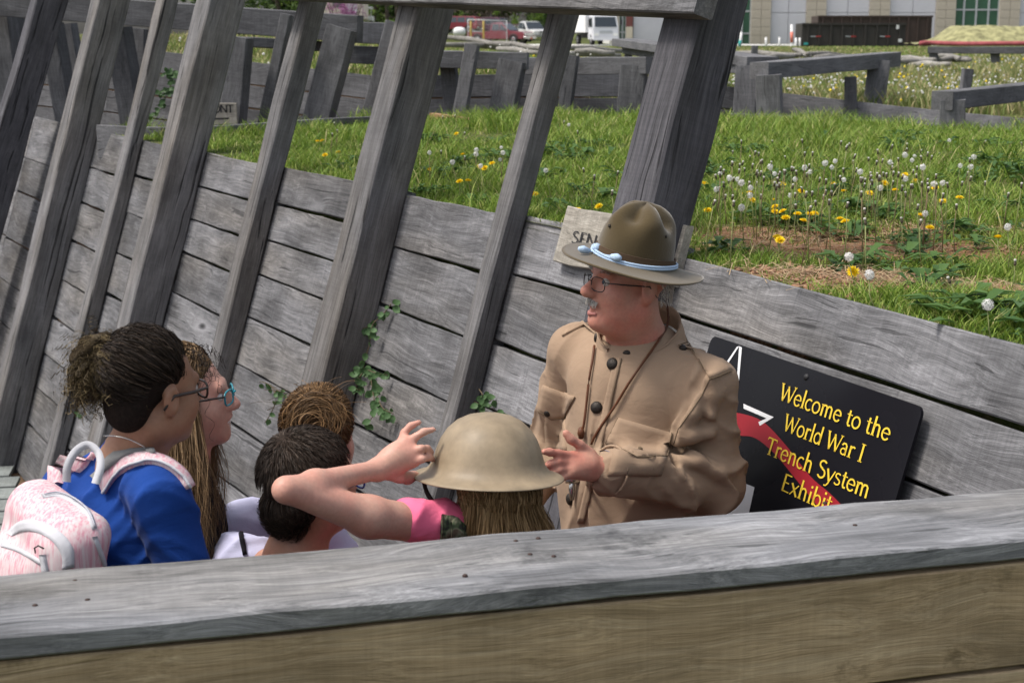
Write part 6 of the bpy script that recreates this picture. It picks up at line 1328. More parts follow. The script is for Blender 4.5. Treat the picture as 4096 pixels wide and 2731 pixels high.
t.links.new(ramp(t, ad_.outputs[0], [(.50, (.62, .56, .56)), (.66, (.62, .47, .49)), (.80, (.58, .30, .35)), (.95, (.56, .22, .29))]), p.inputs['Base Color']); p.inputs['Roughness'].default_value = .95; p.inputs['Specular IOR Level'].default_value = .05; M['pink_fabric'] = mm; M['grey_trim'] = cloth('pale_grey_trim', (.50, .50, .53), .06, 300); M['mesh_grey'] = cloth('grey_mesh', (.17, .17, .17), .2, 260, .8); M['zip'] = simple('zip_grey', (.40, .40, .45), .5)
s_ = Sd(bc - Vector((.32, .32, .36)), bc + Vector((.32, .32, .36)), .0055); s_.rbox((.172, .062, .224), .055, .03, False, BM); s_.rbox((.115, .05, .105), .045, .012, False, BM @ Matrix.Translation((0, -.068, -.105))); s_.rbox((.12, .06, .13), .05, .03, False, BM @ Matrix.Translation((0, -.03, .02))); s_.ripple(lambda X: (.003 * np.sin(31 * X[:, 0] + 23 * X[:, 2]) + .003 * np.sin(45 * X[:, 2] - 18 * X[:, 1])).astype(np.float32)); bo = s_.mesh('bag')
bag = put('bag', bo, bp, mat=M['pink_fabric']); BB1 = bvh_of(bag)
def q4(l): return [c4(*q) for q in l]
band('zip_band', BB1, q4([(235, 1108), (330, 1095), (430, 1130), (512, 1200), (552, 1300)]), q4([(245, 1130), (330, 1122), (415, 1158), (488, 1222), (525, 1310)]), M['grey_trim'], bp, 4, 2, .0018); cordline('zipper', BB1, q4([(255, 1117), (335, 1108), (422, 1143), (500, 1210), (540, 1300)]), .0018, M['zip'], bp, .005)
band('zip_band', BB1, q4([(525, 1350), (560, 1440), (592, 1530)]), q4([(552, 1345), (585, 1435), (612, 1525)]), M['grey_trim'], bp, 4, 2, .0018); band('trim_band', BB1, q4([(40, 1330), (110, 1262), (220, 1258), (340, 1315), (415, 1410), (425, 1520)]), q4([(70, 1345), (130, 1318), (215, 1325), (300, 1375), (350, 1450), (355, 1540)]), M['grey_trim'], bp, 4, 3, .0018)
band('zip_band', BB1, q4([(10, 1385), (100, 1410), (190, 1455), (245, 1490)]), q4([(5, 1405), (95, 1432), (180, 1478), (235, 1512)]), M['grey_trim'], bp, 4, 2, .0018); band('zip_pull', BB1, q4([(238, 1450), (245, 1500), (250, 1550)]), q4([(262, 1450), (270, 1500), (280, 1550)]), M['grey_trim'], bp, 4, 2, .006)
tube('hook', [surf(BB1, *c4(225, 1440), .008)[0], surf(BB1, *c4(232, 1412), .012)[0], surf(BB1, *c4(252, 1402), .012)[0], surf(BB1, *c4(268, 1415), .008)[0]], .0016, M['wire'], bp, 5)
lp = [p4(380, 1035, 2.66), p4(385, 950, 2.66), p4(430, 865, 2.67), p4(500, 825, 2.68), p4(560, 870, 2.67), p4(572, 950, 2.65), p4(545, 1045, 2.63)]
Vl = []; Fl = []; cp = catmull(lp, 6)
for i, q in enumerate(cp):
    d = (cp[min(i + 1, len(cp) - 1)] - cp[max(i - 1, 0)]).normalized(); sdv = d.cross(Vector((0, -1, 0))).normalized(); wv = Vector((.35, -.9, .1)).normalized() * .003
    for a_, b_ in ((-.0075, .6), (.0075, .6), (.0075, -.6), (-.0075, -.6)): Vl.append(q + sdv * a_ + wv * b_)
for i in range(len(cp) - 1):
    for k in range(4): Fl.append((i * 4 + k, i * 4 + (k + 1) % 4, i * 4 + 4 + (k + 1) % 4, i * 4 + 4 + k))
put('haul_loop', mesh_py('haul_loop', [v - lp[0] for v in Vl], Fl, True), bp, lp[0], M['grey_trim'])
up_, lo_ = [(565, 985), (640, 915), (740, 880), (850, 885), (950, 920), (1040, 990), (1082, 1065)], [(600, 1105), (670, 1010), (760, 955), (850, 935), (935, 955), (1010, 1010), (1060, 1080)]
band('shoulder_strap', BT1, q4(up_), q4(lo_), M['pink_fabric'], bp, 4, 4, .012); band('strap_mesh', BT1, q4([(556, 1010), (610, 930), (700, 880), (800, 872), (880, 888)]), q4([(575, 1035), (640, 960), (720, 915), (810, 895), (880, 902)]), M['mesh_grey'], bp, 4, 2, .016); cordline('strap_piping', BT1, q4(lo_), .0030, M['grey_trim'], bp, .011)
band('shoulder_strap', BT1, q4([(285, 1060), (300, 960), (350, 885), (420, 850)]), q4([(360, 1045), (372, 970), (405, 905), (440, 870)]), M['pink_fabric'], bp, 4, 3, .012)

# ---------------- girl with teal glasses
G2 = empty('person', (-.65, 3.22, FLOOR_P), 'smiling girl with long light hair and teal glasses seen in profile', 'person'); f2_ = (1, .06, .07); s2 = .90
H2m = head_matrix(p4(1072, 548, 3.22), f2_, (-.04, .0, 1), s2); nk2 = p4(1020, 830, 3.22); R2 = p4(1060, 1130, 3.12); L2 = p4(1000, 1010, 3.38); e2a = p4(1080, 1500, 3.05); w2a = p4(1180, 1800, 3.1); e2b = p4(980, 1450, 3.42); w2b = p4(1090, 1750, 3.45)
body(.0042, H2m, s2, nk2, L2, R2, [([R2, e2a, w2a], [.04, .033, .024]), ([L2, e2b, w2b], [.04, .033, .024])], G2, M['skin_pale'], lambda b_: (hand_simple(b_, w2a, w2a - e2a), hand_simple(b_, w2b, w2b - e2b)), female=True, mouth=.9); eyes(H2m, G2)
V, F = lathe_vf([(0, .004), (.006, .004), (.0145, .0022), (.0155, -.004), (0, -.005)], 16); put('teeth', mesh_py('teeth', V, F, True), G2, M=H2m @ Matrix.Translation((0, .082, -.0695)), mat=simple('white_teeth', (.66, .62, .56), .3))
torso(.007, nk2, L2, R2, f2_, -.95, M['black_top'], G2, 'hoodie', .10, .155, [([R2, e2a, w2a], [.052, .048, .04]), ([L2, e2b, w2b], [.052, .048, .04])], 1.2, ([nk2 + Vector((-.08, -.05, -.02)), nk2 + Vector((-.02, -.10, -.03)), nk2 + Vector((.05, -.08, -.05))], [.03, .034, .026])); legs(G2, Vector((nk2.x, nk2.y, 0)), f2_, -.90, FLOOR_P, M['jeans'], .08, .08)
scalp(H2m, s2, G2, M['base_light'], [((0, -.026, .046), (.080, .100, .086), .02, False), ((0, .106, -.030), (.095, .078, .095), .02, True), ((0, -.07, -.05), (.066, .045, .09), .03, False)])
fall(H2m, 3600, (0, -.026, .046), (.083, .103, .089), G2, M['hair_light'], .0010, 31, .30, spread=.012, wave=.010, sway=(.05, -.05, 0)); fall(H2m, 1900, (0, -.02, .04), (.083, .10, .088), G2, M['hair_light'], .0009, 32, .36, spread=.02, wave=.012, fwd=.0, sway=(.05, -.13, 0))
glasses('eyeglasses', 'teal framed glasses of the smiling girl', H2m, .112, -.004, .026, .0175, .0024, 'plastic_teal', tmat='plastic_dark')

# ---------------- girl with a hair bun, pale top
G3 = empty('person', (-.42, 3.32, FLOOR_P), 'child with chestnut hair bun and pale lavender top behind the boy', 'person'); f3 = (.22, .97, -.05); s3 = .90
H3m = head_matrix(p5(480, 420, 3.30), f3, (0, 0, 1), s3); nk3 = p5(370, 850, 3.30); R3_ = p5(640, 980, 3.17); L3 = p5(-130, 930, 3.38); e3a = p5(700, 1500, 3.15); w3a = p5(850, 1750, 3.3); e3b = p5(-220, 1450, 3.42); w3b = p5(-80, 1750, 3.5)
L3 = nk3 + Vector((-.15, .03, -.075)); R3_ = nk3 + Vector((.06, .03, -.15)); e3b = L3 + Vector((-.06, .0, -.22)); w3b = e3b + Vector((.08, .08, -.17)); e3a = R3_ + Vector((.03, 0, -.23)); w3a = e3a + Vector((.09, .1, -.15))
body(.005, H3m, s3, nk3, L3, R3_, [([R3_, e3a, w3a], [.038, .031, .023]), ([L3, e3b, w3b], [.038, .031, .023])], G3, M['skin_pale'], lambda b_: (hand_simple(b_, w3a, w3a - e3a), hand_simple(b_, w3b, w3b - e3b)), female=True); eyes(H3m, G3)
t3 = torso(.006, nk3, L3, R3_, f3, -.95, M['white_top'], G3, 'lavender_top', .11, .120, [([R3_, R3_ + (e3a - R3_) * .7], [.050, .048]), ([L3, L3 + (e3b - L3) * .8], [.070, .064])], 1.6); BT3 = bvh_of(t3); legs(G3, Vector((nk3.x, nk3.y, 0)), f3, -.90, FLOOR_P, M['jeans'], .08, .08)
scalp(H3m, s3, G3, M['base_bun'], [((0, -.028, .046), (.080, .100, .086), .02, False), ((0, -.07, -.04), (.062, .045, .06), .03, False), ((0, .11, -.035), (.095, .083, .088), .02, True)])
bun_l = np.array(H3m.inverted() @ p5(455, 235, 3.20)); comb(H3m, 5000, bun_l - np.array((0, -.028, .046)), (0, -.028, .046), (.083, .103, .089), G3, M['hair_bun'], .0007, 41, lambda D: ~((D[:, 1] > .5) & (D[:, 2] < .3)) & (D[:, 2] > -.7), .009, 10, curl=.0012)
r = np.random.default_rng(5); n = 1300; P = np.zeros((n, 16, 3)); cb = np.array(p5(450, 265, 3.20))
for i in range(n):
    R_ = .036 * r.uniform(.55, 1.1); a0 = r.uniform(-.4, .6); tw = r.normal(0, .011, 3); zs = r.normal(0, .014)
    for q in range(16): a = a0 + math.pi * (1.15 * q / 15) - .1; P[i, q] = cb + np.array((-math.cos(a) * R_ * 1.15, zs - .012 + .01 * math.sin(a), math.sin(a) * R_ * .95 - .012)) + tw
strands('hair_bun', P, .0007, M['hair_bun'], G3, 6, False)
corkscrews(p5(420, 200, 3.22), 160, 44, .075, lambda r: (r.normal(0, .7), r.normal(0, .3), .5 + r.normal(0, .35)), .003, G3, M['hair_bun'], .0006, 10, (.3, .9), 'flyaway_hair')


# ---------------- boy with short hair
G4 = empty('person', (-.38, 2.98, FLOOR_P), 'boy with short dark brown hair seen from behind', 'person'); f4 = (.66, .75, -.04); s4 = .93
H4m = head_matrix(p5(432, 722, 2.98), f4, (0, -.05, 1), s4); nk4 = p5(300, 1130, 2.95); L4 = nk4 + Vector((-.13, .10, -.075)); R4_ = nk4 + Vector((.10, -.03, -.165)); e4a = R4_ + Vector((.02, -.01, -.24)); w4a = e4a + Vector((.1, .1, -.14)); e4b = L4 + Vector((-.04, .02, -.24)); w4b = e4b + Vector((.1, .1, -.14))
body(.0045, H4m, s4, nk4, L4, R4_, [([R4_, e4a, w4a], [.04, .032, .024]), ([L4, e4b, w4b], [.04, .032, .024])], G4, M['skin_boy'], lambda b_: (hand_simple(b_, w4a, w4a - e4a), hand_simple(b_, w4b, w4b - e4b))); eyes(H4m, G4)
torso(.007, nk4 - UPZ * .075, L4, R4_, f4, -.95, M['white_top'], G4, 'tee_shirt', .10, .155, [([R4_, R4_ + (e4a - R4_) * .8], [.062, .056]), ([L4, L4 + (e4b - L4) * .8], [.062, .056])], 3.2); BT4 = bvh_of([c for c in G4.children if c.name.startswith('tee_shirt')][0]); legs(G4, Vector((nk4.x, nk4.y, 0)), f4, -.92, FLOOR_P, M['jeans'], .08, .08)
scalp(H4m, s4, G4, M['base_boy'], [((0, -.030, .044), (.082, .102, .088), .02, False), ((0, -.065, -.035), (.068, .055, .060), .03, False), ((0, .112, -.030), (.095, .083, .088), .02, True), ((.088, .005, -.045), (.028, .05, .05), .01, True), ((-.088, .005, -.045), (.028, .05, .05), .01, True)])
r = np.random.default_rng(8); n = 8500; D = unit(r.normal(0, 1, (n * 3, 3))); D = D[~((D[:, 1] > .55) & (D[:, 2] < .35)) & ~((D[:, 2] < -.1) & (D[:, 1] > -.1)) & (D[:, 2] > -.92)][:n]; n = len(D); wh_ = unit(np.array([(-.15, -.55, .85)])); tang = D - wh_ * (D * wh_).sum(1, keepdims=True); tang = unit(tang - D * (tang * D).sum(1, keepdims=True)); R0 = on_ell(D, (0, -.030, .040), (.080, .100, .086)); low = D[:, 2] < -.1; R0[low] = on_ell(D[low], (0, -.050, -.005), (.072, .074, .105)); P = np.zeros((n, 5, 3)); ln = r.uniform(.018, .034, n)[:, None]
for k in range(5): t = k / 4; P[:, k] = R0 + D * (.012 * math.sin(t * 1.9)) + (tang + np.array((0, 0, -.25))) * ln * t + r.normal(0, .0012, (n, 3)) * t
strands('hair_strands', to_world(P, H4m), .0007, M['hair_boy'], G4, 9)
glasses('eyeglasses', 'blue framed glasses of the boy with short hair', H4m, .112, -.004, .026, .0175, .0024, 'plastic_blue')

cordline('dark_cord', BT4, q4([(1374, 1335), (1384, 1385), (1398, 1450)]), .0055, M['black_top'], G4, .003)

# ---------------- girl with the steel helmet
G5 = empty('person', (-.04, 2.97, FLOOR_P), 'girl in neon pink tee raising her arm to hold a steel helmet', 'person'); f5 = (-.20, .97, -.05); s5 = .90
brim_c = p5(1600, 690, 2.96); H5m = head_matrix(brim_c + Vector((.012, .0, -.052)), f5, (0, 0, 1), s5); nk5 = H5m @ Vector((0, -.035, -.165)); L5 = p5(1310, 1020, 2.90); R5 = nk5 + Vector((.15, .02, -.085)); eb5 = p5(240, 770, 2.68); wr5 = p5(860, 635, 2.87); e5r = R5 + Vector((.05, .02, -.24)); w5r = e5r + Vector((-.05, .15, -.12))
def hand5(b_):
    b_.cap(wr5, p5(985, 545, 2.895), .0225, .026, .015).cap(p5(930, 560, 2.895), p5(1050, 455, 2.91), .020, .0155, .012).cap(p5(950, 620, 2.89), p5(1090, 575, 2.895), .020, .0155, .012).cap(p5(950, 590, 2.89), p5(1080, 515, 2.90), .021, .0165, .012)
    for pts, r_ in (([(1005, 465, 2.92), (1035, 385, 2.925), (1080, 340, 2.93), (1140, 316, 2.935)], .0075), ([(1064, 475, 2.91), (1112, 415, 2.912), (1168, 380, 2.915), (1236, 364, 2.92)], .0078), ([(1088, 525, 2.90), (1150, 492, 2.892), (1192, 492, 2.91), (1222, 518, 2.935)], .0077), ([(1096, 588, 2.895), (1160, 565, 2.885), (1205, 555, 2.905), (1232, 570, 2.93)], .0071), ([(925, 655, 2.885), (1000, 680, 2.90), (1060, 690, 2.925), (1105, 675, 2.945)], .0135)): b_.chain([p5(*q) for q in pts], [r_ * 1.15] + [r_] * (len(pts) - 2) + [r_ * .85], .006)
    hand_simple(b_, w5r, w5r - e5r)
up5 = L5 + (eb5 - L5) * .5 + Vector((0, -.01, -.012))
body(.0042, H5m, s5, nk5, L5, R5, [([L5, up5, eb5], [.037, .0395, .0225]), ([eb5, eb5 + (wr5 - eb5) * .30, wr5], [.0215, .0245, .0195]), ([R5, e5r, w5r], [.038, .031, .023])], G5, M['skin_pale'], hand5, female=True); eyes(H5m, G5)
t5 = torso(.0055, nk5 - UPZ * .02, L5, R5, f5, -.95, M['pink_tee'], G5, 'tee_shirt', .10, .155, [([L5, L5 + (eb5 - L5) * .25], [.047, .0445]), ([R5, R5 + (e5r - R5) * .7], [.060, .055])], 1.3, None, .046); BT5 = bvh_of(t5); legs(G5, Vector((nk5.x, nk5.y, 0)), f5, -.90, FLOOR_P, M['jeans'], .08, .08)
scalp(H5m, s5, G5, M['base_gold'], [((0, -.028, .044), (.078, .098, .084), .02, False), ((0, -.06, -.06), (.070, .05, .10), .03, False), ((0, .11, -.035), (.095, .083, .088), .02, True)])
fall(H5m, 2600, (0, -.030, .04), (.084, .104, .088), G5, M['hair_gold'], .0011, 51, .17, spread=.012, wave=.006); fall(H5m, 700, (.01, -.030, .03), (.090, .108, .088), G5, M['hair_gold'], .0010, 52, .20, spread=.02, wave=.012, sway=(.02, 0, 0))
# helmet: shallow steel bowl with flat flaring brim
M['helmet'] = simple('khaki_enamel', (.25, .195, .128), .5, 0, var=.28, scale=20, spec=.32, bump=.05)
hel = empty('steel_helmet', brim_c, 'khaki wide-brimmed steel helmet on the head of the girl in pink', 'helmet')
prof = [(0, .127), (.02, .1262), (.045, .1215), (.068, .111), (.087, .095), (.1, .076), (.1085, .056), (.1135, .040), (.118, .028), (.125, .0185), (.135, .0115), (.147, .007), (.1565, .004), (.1575, .002), (.1555, .001), (.146, .0035), (.133, .0075), (.122, .0145), (.114, .026), (.109, .040), (.104, .056), (.0955, .075), (.083, .092), (.066, .107), (.044, .117), (0, .123)]
V, F = lathe_vf([(a, b_) for a, b_ in prof], 72); V = [Vector((v.x * .99, v.y * 1.06, v.z * 1.06)) for v in V]; HXm = Matrix.Translation(brim_c) @ Matrix.Rotation(math.radians(1.5), 4, 'Y') @ Matrix.Rotation(math.radians(-7), 4, 'X') @ Matrix.Rotation(math.radians(10), 4, 'Z'); put('shell', mesh_py('shell', V, F, True), hel, M=HXm, mat=M['helmet'])
V, F = lathe_vf([(0, .003), (.004, .002), (.0055, 0)], 10); put('rivet', mesh_py('rivet', V, F, True), hel, M=HXm @ Matrix.Translation((0, 0, .127)), mat=M['helmet'])
tube('chin_strap', catmull([p5(1170, 725, 2.95), p5(1190, 790, 2.93), p5(1240, 865, 2.91), p5(1300, 930, 2.90), p5(1350, 965, 2.90)], 5), .0048, simple('dark_strap', (.035, .022, .018), .7), hel, 6)
cm, t, p = nodes_of('camouflage_web'); tc = N(t, 'ShaderNodeTexCoord'); nz_ = N(t, 'ShaderNodeTexNoise', Scale=38.0, Detail=2.0); t.links.new(tc.outputs['Object'], nz_.inputs['Vector']); cr = ramp(t, nz_.outputs[0], [(.40, (.03, .03, .025)), (.45, (.06, .09, .04)), (.52, (.20, .20, .13)), (.60, (.10, .07, .045))]); t.links.new(cr, p.inputs['Base Color']); p.inputs['Roughness'].default_value = .9
def q5(l): return [c5(*q) for q in l]
sg = empty('camouflage_strap', L5 + Vector((0, 0, .05)), 'camouflage web strap over the shoulder of the girl in pink', 'strap'); band('webbing', BT5, q5([(1285, 940), (1370, 955), (1470, 1040)]), q5([(1275, 1100), (1370, 1080), (1465, 1075)]), cm, sg, 5, 4, .007); band('webbing', BT5, q5([(1335, 985), (1370, 960), (1400, 985)]), q5([(1345, 1090), (1385, 1085), (1430, 1080)]), cm, sg, 4, 3, .011)

# ------------------------------------------------------------------ lettering
def arc(cx_, cy_, rx, ry, a0, a1, n=14): return [(cx_ + rx * math.cos(math.radians(a0 + (a1 - a0) * i / n)), cy_ + ry * math.sin(math.radians(a0 + (a1 - a0) * i / n))) for i in range(n + 1)]
TK, TN = .135, .075
G = {
 'W': (1.06, [([(.04, 1), (.30, .02)], TK), ([(.30, .02), (.53, .93)], TN), ([(.50, .93), (.77, .02)], TK), ([(.77, .02), (1.02, 1)], TN), ([(-.05, .98), (.17, .98)], .05), ([(.90, .98), (1.10, .98)], .05)]),
 'e': (.55, [(arc(.28, .33, .22, .31, 5, 325), .105), ([(.07, .36), (.49, .36)], .06)]), 'l': (.28, [([(.14, 0), (.14, 1.06)], TK), ([(.02, .025), (.26, .025)], .05)]),
 'c': (.50, [(arc(.28, .33, .22, .31, 50, 315), .105)]), 'o': (.60, [(arc(.30, .33, .235, .31, 0, 360, 20), .105)]),
 'm': (.92, [([(.14, 0), (.14, .66)], TK), ([(.14, .5), (.22, .63), (.34, .64), (.43, .55), (.45, 0)], TK * .9), ([(.45, .5), (.53, .63), (.66, .64), (.75, .55), (.77, 0)], TK * .9), ([(.03, .64), (.14, .64)], .05)]),
 't': (.38, [([(.17, .86), (.17, .15), (.22, .04), (.36, .05)], TK * .9), ([(.02, .63), (.36, .63)], .06)]), 'h': (.64, [([(.14, 0), (.14, 1.06)], TK), ([(.14, .48), (.24, .62), (.38, .64), (.47, .54), (.50, 0)], TK * .9), ([(.03, .025), (.25, .025)], .05)]),
 'r': (.44, [([(.14, 0), (.14, .66)], TK), ([(.14, .45), (.22, .60), (.33, .64), (.42, .58)], TK * .8), ([(.02, .025), (.27, .025)], .05)]), 'd': (.64, [(arc(.28, .33, .21, .30, 0, 360, 18), .10), ([(.50, 0), (.50, 1.06)], TK)]),
 'a': (.56, [([(.09, .52), (.18, .64), (.32, .64), (.41, .54), (.42, 0)], TK * .85), (arc(.25, .20, .17, .17, 0, 360, 14), .09)]), 'I': (.34, [([(.17, 0), (.17, 1)], TK), ([(.03, .025), (.31, .025)], .05), ([(.03, .975), (.31, .975)], .05)]),
 'T': (.70, [([(.35, 0), (.35, 1)], TK), ([(.02, .955), (.68, .955)], .09), ([(.02, .82), (.04, .98)], .05), ([(.66, .98), (.68, .82)], .05), ([(.22, .025), (.48, .025)], .05)]),
 'n': (.64, [([(.14, 0), (.14, .66)], TK), ([(.14, .48), (.24, .62), (.38, .64), (.47, .54), (.50, 0)], TK * .9), ([(.03, .64), (.14, .64)], .05)]), 'S': (.62, [(arc(.31, .76, .21, .20, 35, 270, 12) + arc(.31, .27, .23, .24, 90, -150, 12), .115)]),
 'y': (.56, [([(.04, .66), (.29, .03)], TK), ([(.54, .66), (.26, -.12), (.16, -.26), (.04, -.26)], TN * 1.1)]), 's': (.46, [(arc(.23, .50, .15, .13, 35, 270, 10) + arc(.23, .18, .17, .155, 90, -150, 10), .09)]),
 'E': (.60, [([(.14, 0), (.14, 1)], TK), ([(.10, .96), (.54, .96)], .08), ([(.14, .52), (.45, .52)], .075), ([(.10, .04), (.57, .04)], .08)]), 'x': (.56, [([(.05, .66), (.50, 0)], TK), ([(.50, .66), (.05, 0)], TN)]),
 'i': (.28, [([(.14, 0), (.14, .66)], TK), ([(.14, .84), (.14, .97)], TK), ([(.03, .025), (.25, .025)], .05)]), 'b': (.62, [([(.13, 0), (.13, 1.06)], TK), (arc(.34, .33, .21, .30, 0, 360, 18), .10)]), ' ': (.32, []),
 'O': (.8, [(arc(.4, .5, .33, .47, 0, 360, 20), .13)]), 'N': (.8, [([(.08, 0), (.08, 1)], .13), ([(.08, 1), (.7, 0)], .13), ([(.7, 0), (.7, 1)], .13)]) }
def text_vf(txt, height, width=None, bold=1.0):
    V = []; F = []; x = 0
    for ch in txt:
        adv, st = G[ch]
        for pts, w_ in st:
            w_ = w_ * bold / 2; n = len(pts); o = len(V)
            for i, (px_, py_) in enumerate(pts):
                a = Vector(pts[max(i - 1, 0)]); b = Vector(pts[min(i + 1, n - 1)]); d = (b - a); d = d.normalized() if d.length > 1e-6 else Vector((1, 0)); nn = Vector((-d.y, d.x)) * w_
                V += [(x + px_ + nn.x, py_ + nn.y), (x + px_ - nn.x, py_ - nn.y)]
            for i in range(n - 1): F.append((o + 2 * i, o + 2 * i + 1, o + 2 * i + 3, o + 2 * i + 2))
        x += adv
    sx = height if width is None else width / x
    return [(a * sx, b * height) for a, b in V], F, x * sx
def lay(name, V2, F, org, ux, uy, mat, parent, lift=.001):
    nn = ux.cross(uy).normalized(); V = [ux * a + uy * b + nn * lift for a, b in V2]; n = len(V); V = V + [v + nn * .0008 for v in V]; FF = [tuple(i + n for i in f) for f in F]
    return put(name, mesh_py(name, V, FF), parent, org, mat)
def poly(name, pts, org_fn, mat, parent, o, th=.0012):
    P = [org_fn(s, u, o) for s, u in pts]; c = sum(P, Vector()) / len(P); bm = bmesh.new(); vv = [bm.verts.new(p - c) for p in P]; f = bm.faces.new(vv); bmesh.ops.triangulate(bm, faces=[f]); me = bm_mesh(name, bm)
    return put(name, me, parent, c, mat)
# ------------------------------------------------------------------ welcome sign on the short wall
m_, t, p = nodes_of('black_sign_enamel'); tc = N(t, 'ShaderNodeTexCoord'); n_ = N(t, 'ShaderNodeTexNoise', Scale=5.0, Detail=4.0); t.links.new(tc.outputs['Object'], n_.inputs['Vector']); t.links.new(ramp(t, n_.outputs[0], [(.4, gray(.22)), (.7, gray(.36))]), p.inputs['Roughness']); p.inputs['Base Color'].default_value = (.010, .010, .013, 1); p.inputs['Specular IOR Level'].default_value = .12; M['sign_black'] = m_
M['sign_yellow'] = simple('sign_yellow', (.78, .55, .05), .4); M['sign_red'] = simple('sign_red', (.30, .02, .03), .35, spec=.2); M['sign_white'] = simple('sign_white', (.72, .73, .75), .35)
sg_ = empty('welcome_sign', WR(-.77, -.5, .03), 'black sign reading Welcome to the World War I Trench System Exhibit', 'sign')
bm = bmesh.new(); corners = []; s0_, s1_, u0_, u1_, rr_ = -.318, -1.224, -.80, -.192, .022
for cs_, cu_, a0 in ((s1_ + rr_, u1_ - rr_, 90), (s0_ - rr_, u1_ - rr_, 0), (s0_ - rr_, u0_ + rr_, -90), (s1_ + rr_, u0_ + rr_, 180)):
    for k in range(6): a = math.radians(a0 + 90 - 90 * (k / 5)) if False else math.radians({90: 180, 0: 90, -90: 0, 180: 270}[a0] - 90 * k / 5); corners.append((cs_ + rr_ * math.cos(a), cu_ + rr_ * math.sin(a)))
Pf_ = [WR(s, u, .034) for s, u in corners]; Pb_ = [WR(s, u, .026) for s, u in corners]; c0 = WR(-.77, -.5, .03); va = [bm.verts.new(q - c0) for q in Pf_]; vb = [bm.verts.new(q - c0) for q in Pb_]; bm.faces.new(va); bm.faces.new(vb[::-1])
for i in range(len(va)): k = (i + 1) % len(va); bm.faces.new((va[i], vb[i], vb[k], va[k]))
put('plate', bm_mesh('plate', bm), sg_, c0, M['sign_black'])
for su_ in ((-.782, -.209), (-.36, -.5), (-1.18, -.74)):
    V, F = lathe_vf([(0, .005), (.006, .004), (.009, 0), (.009, -.002)], 12); put('bolt', mesh_py('bolt', V, F, True), sg_, M=Matrix.Translation(WR(su_[0], su_[1] - .006, .0345)) @ IN_R.to_track_quat('Z', 'Y').to_matrix().to_4x4(), mat=M['blackp'])
lo_e = [(-.40, -.47), (-.50, -.44), (-.581, -.421), (-.651, -.411), (-.749, -.429), (-.86, -.466), (-.947, -.496), (-1.08, -.545), (-1.222, -.62)]; up_e = [(-.40, -.405), (-.48, -.380), (-.549, -.366), (-.653, -.362), (-.763, -.390), (-.909, -.443), (-1.0, -.462), (-1.10, -.490), (-1.222, -.53)]
V = []; F = []
ua = catmull([Vector((a, b, 0)) for a, b in up_e], 5); la = catmull([Vector((a, b, 0)) for a, b in lo_e], 5)
for a, b in zip(ua, la): V += [WR(a.x, a.y, .0350) - c0, WR(b.x, b.y, .0350) - c0]
for i in range(len(ua) - 1): F.append((2 * i, 2 * i + 2, 2 * i + 3, 2 * i + 1))
put('red_ribbon', mesh_py('ribbon', V, F), sg_, c0, M['sign_red'])
for pts in ([(-.462, -.196), (-.476, -.197), (-.514, -.308), (-.505, -.310)], [(-.452, -.200), (-.462, -.196), (-.428, -.262), (-.420, -.258)], [(-.555, -.338), (-.700, -.341), (-.652, -.376), (-.642, -.368), (-.672, -.351), (-.562, -.350)], [(-.600, -.534), (-.705, -.530), (-.722, -.68), (-.62, -.70)]): poly('star', pts, WR, M['sign_white'], sg_, .0353)
for txt, s_l, s_r, u_b, hh in (('Welcome to the', -.700, -1.148, -.2935, .0445), ('World War I', -.752, -1.080, -.3635, .0440), ('Trench System', -.706, -1.136, -.4370, .0450), ('Exhibit', -.812, -1.020, -.5065, .0450)):
    V2, F, wd_ = text_vf(txt, hh, abs(s_r - s_l), .88); lay('lettering', V2, F, WR(s_l, u_b, .0352), -T_R, UP_R, M['sign_yellow'], sg_)
# small painted wooden sign behind the hat
M['black_paint'] = simple('black_brush_paint', (.03, .03, .032), .9, var=.8, scale=60)
ws = empty('wooden_sign', WB(.33, -.02, .02), 'pale board sign with hand painted black letters behind the hat', 'sign'); o_ = board('board', WB(.655, -.012, .016), WB(-.02, .0, .016), UP_B, .028, .190, M['signwood'], ws, rough=.004, seg=6, bev=.003)
V2, F, wd_ = text_vf('SEN', .042, .150, .95); lay('lettering', V2, F, WB(.575, -.034, .0315), -T_B, UP_B, M['black_paint'], ws)
# small board on the second trench post
q = at(872, 455, 11.42); fs = empty('front_sign', q, 'small grey board with black letters ONT and underline, far left', 'sign'); hw_ = .155; board('board', q + Vector((-hw_, 0, 0)), q + Vector((hw_ - .012, 0, 0)), UPZ, .03, .160, M['signwood'], fs, rough=.001, seg=2, bev=.003)
V2, F, wd_ = text_vf('ONT', .058, .150, 1.2); lay('lettering', V2, F, q + Vector((-.030, -.0165, .008)), Vector((1, 0, 0)), UPZ, M['black_paint'], fs); lay('underline', [(0, 0), (.115, .004), (.115, .016), (0, .012)], [(0, 1, 2, 3)], q + Vector((-.03, -.0165, -.045)), Vector((1, 0, 0)), UPZ, M['black_paint'], fs)
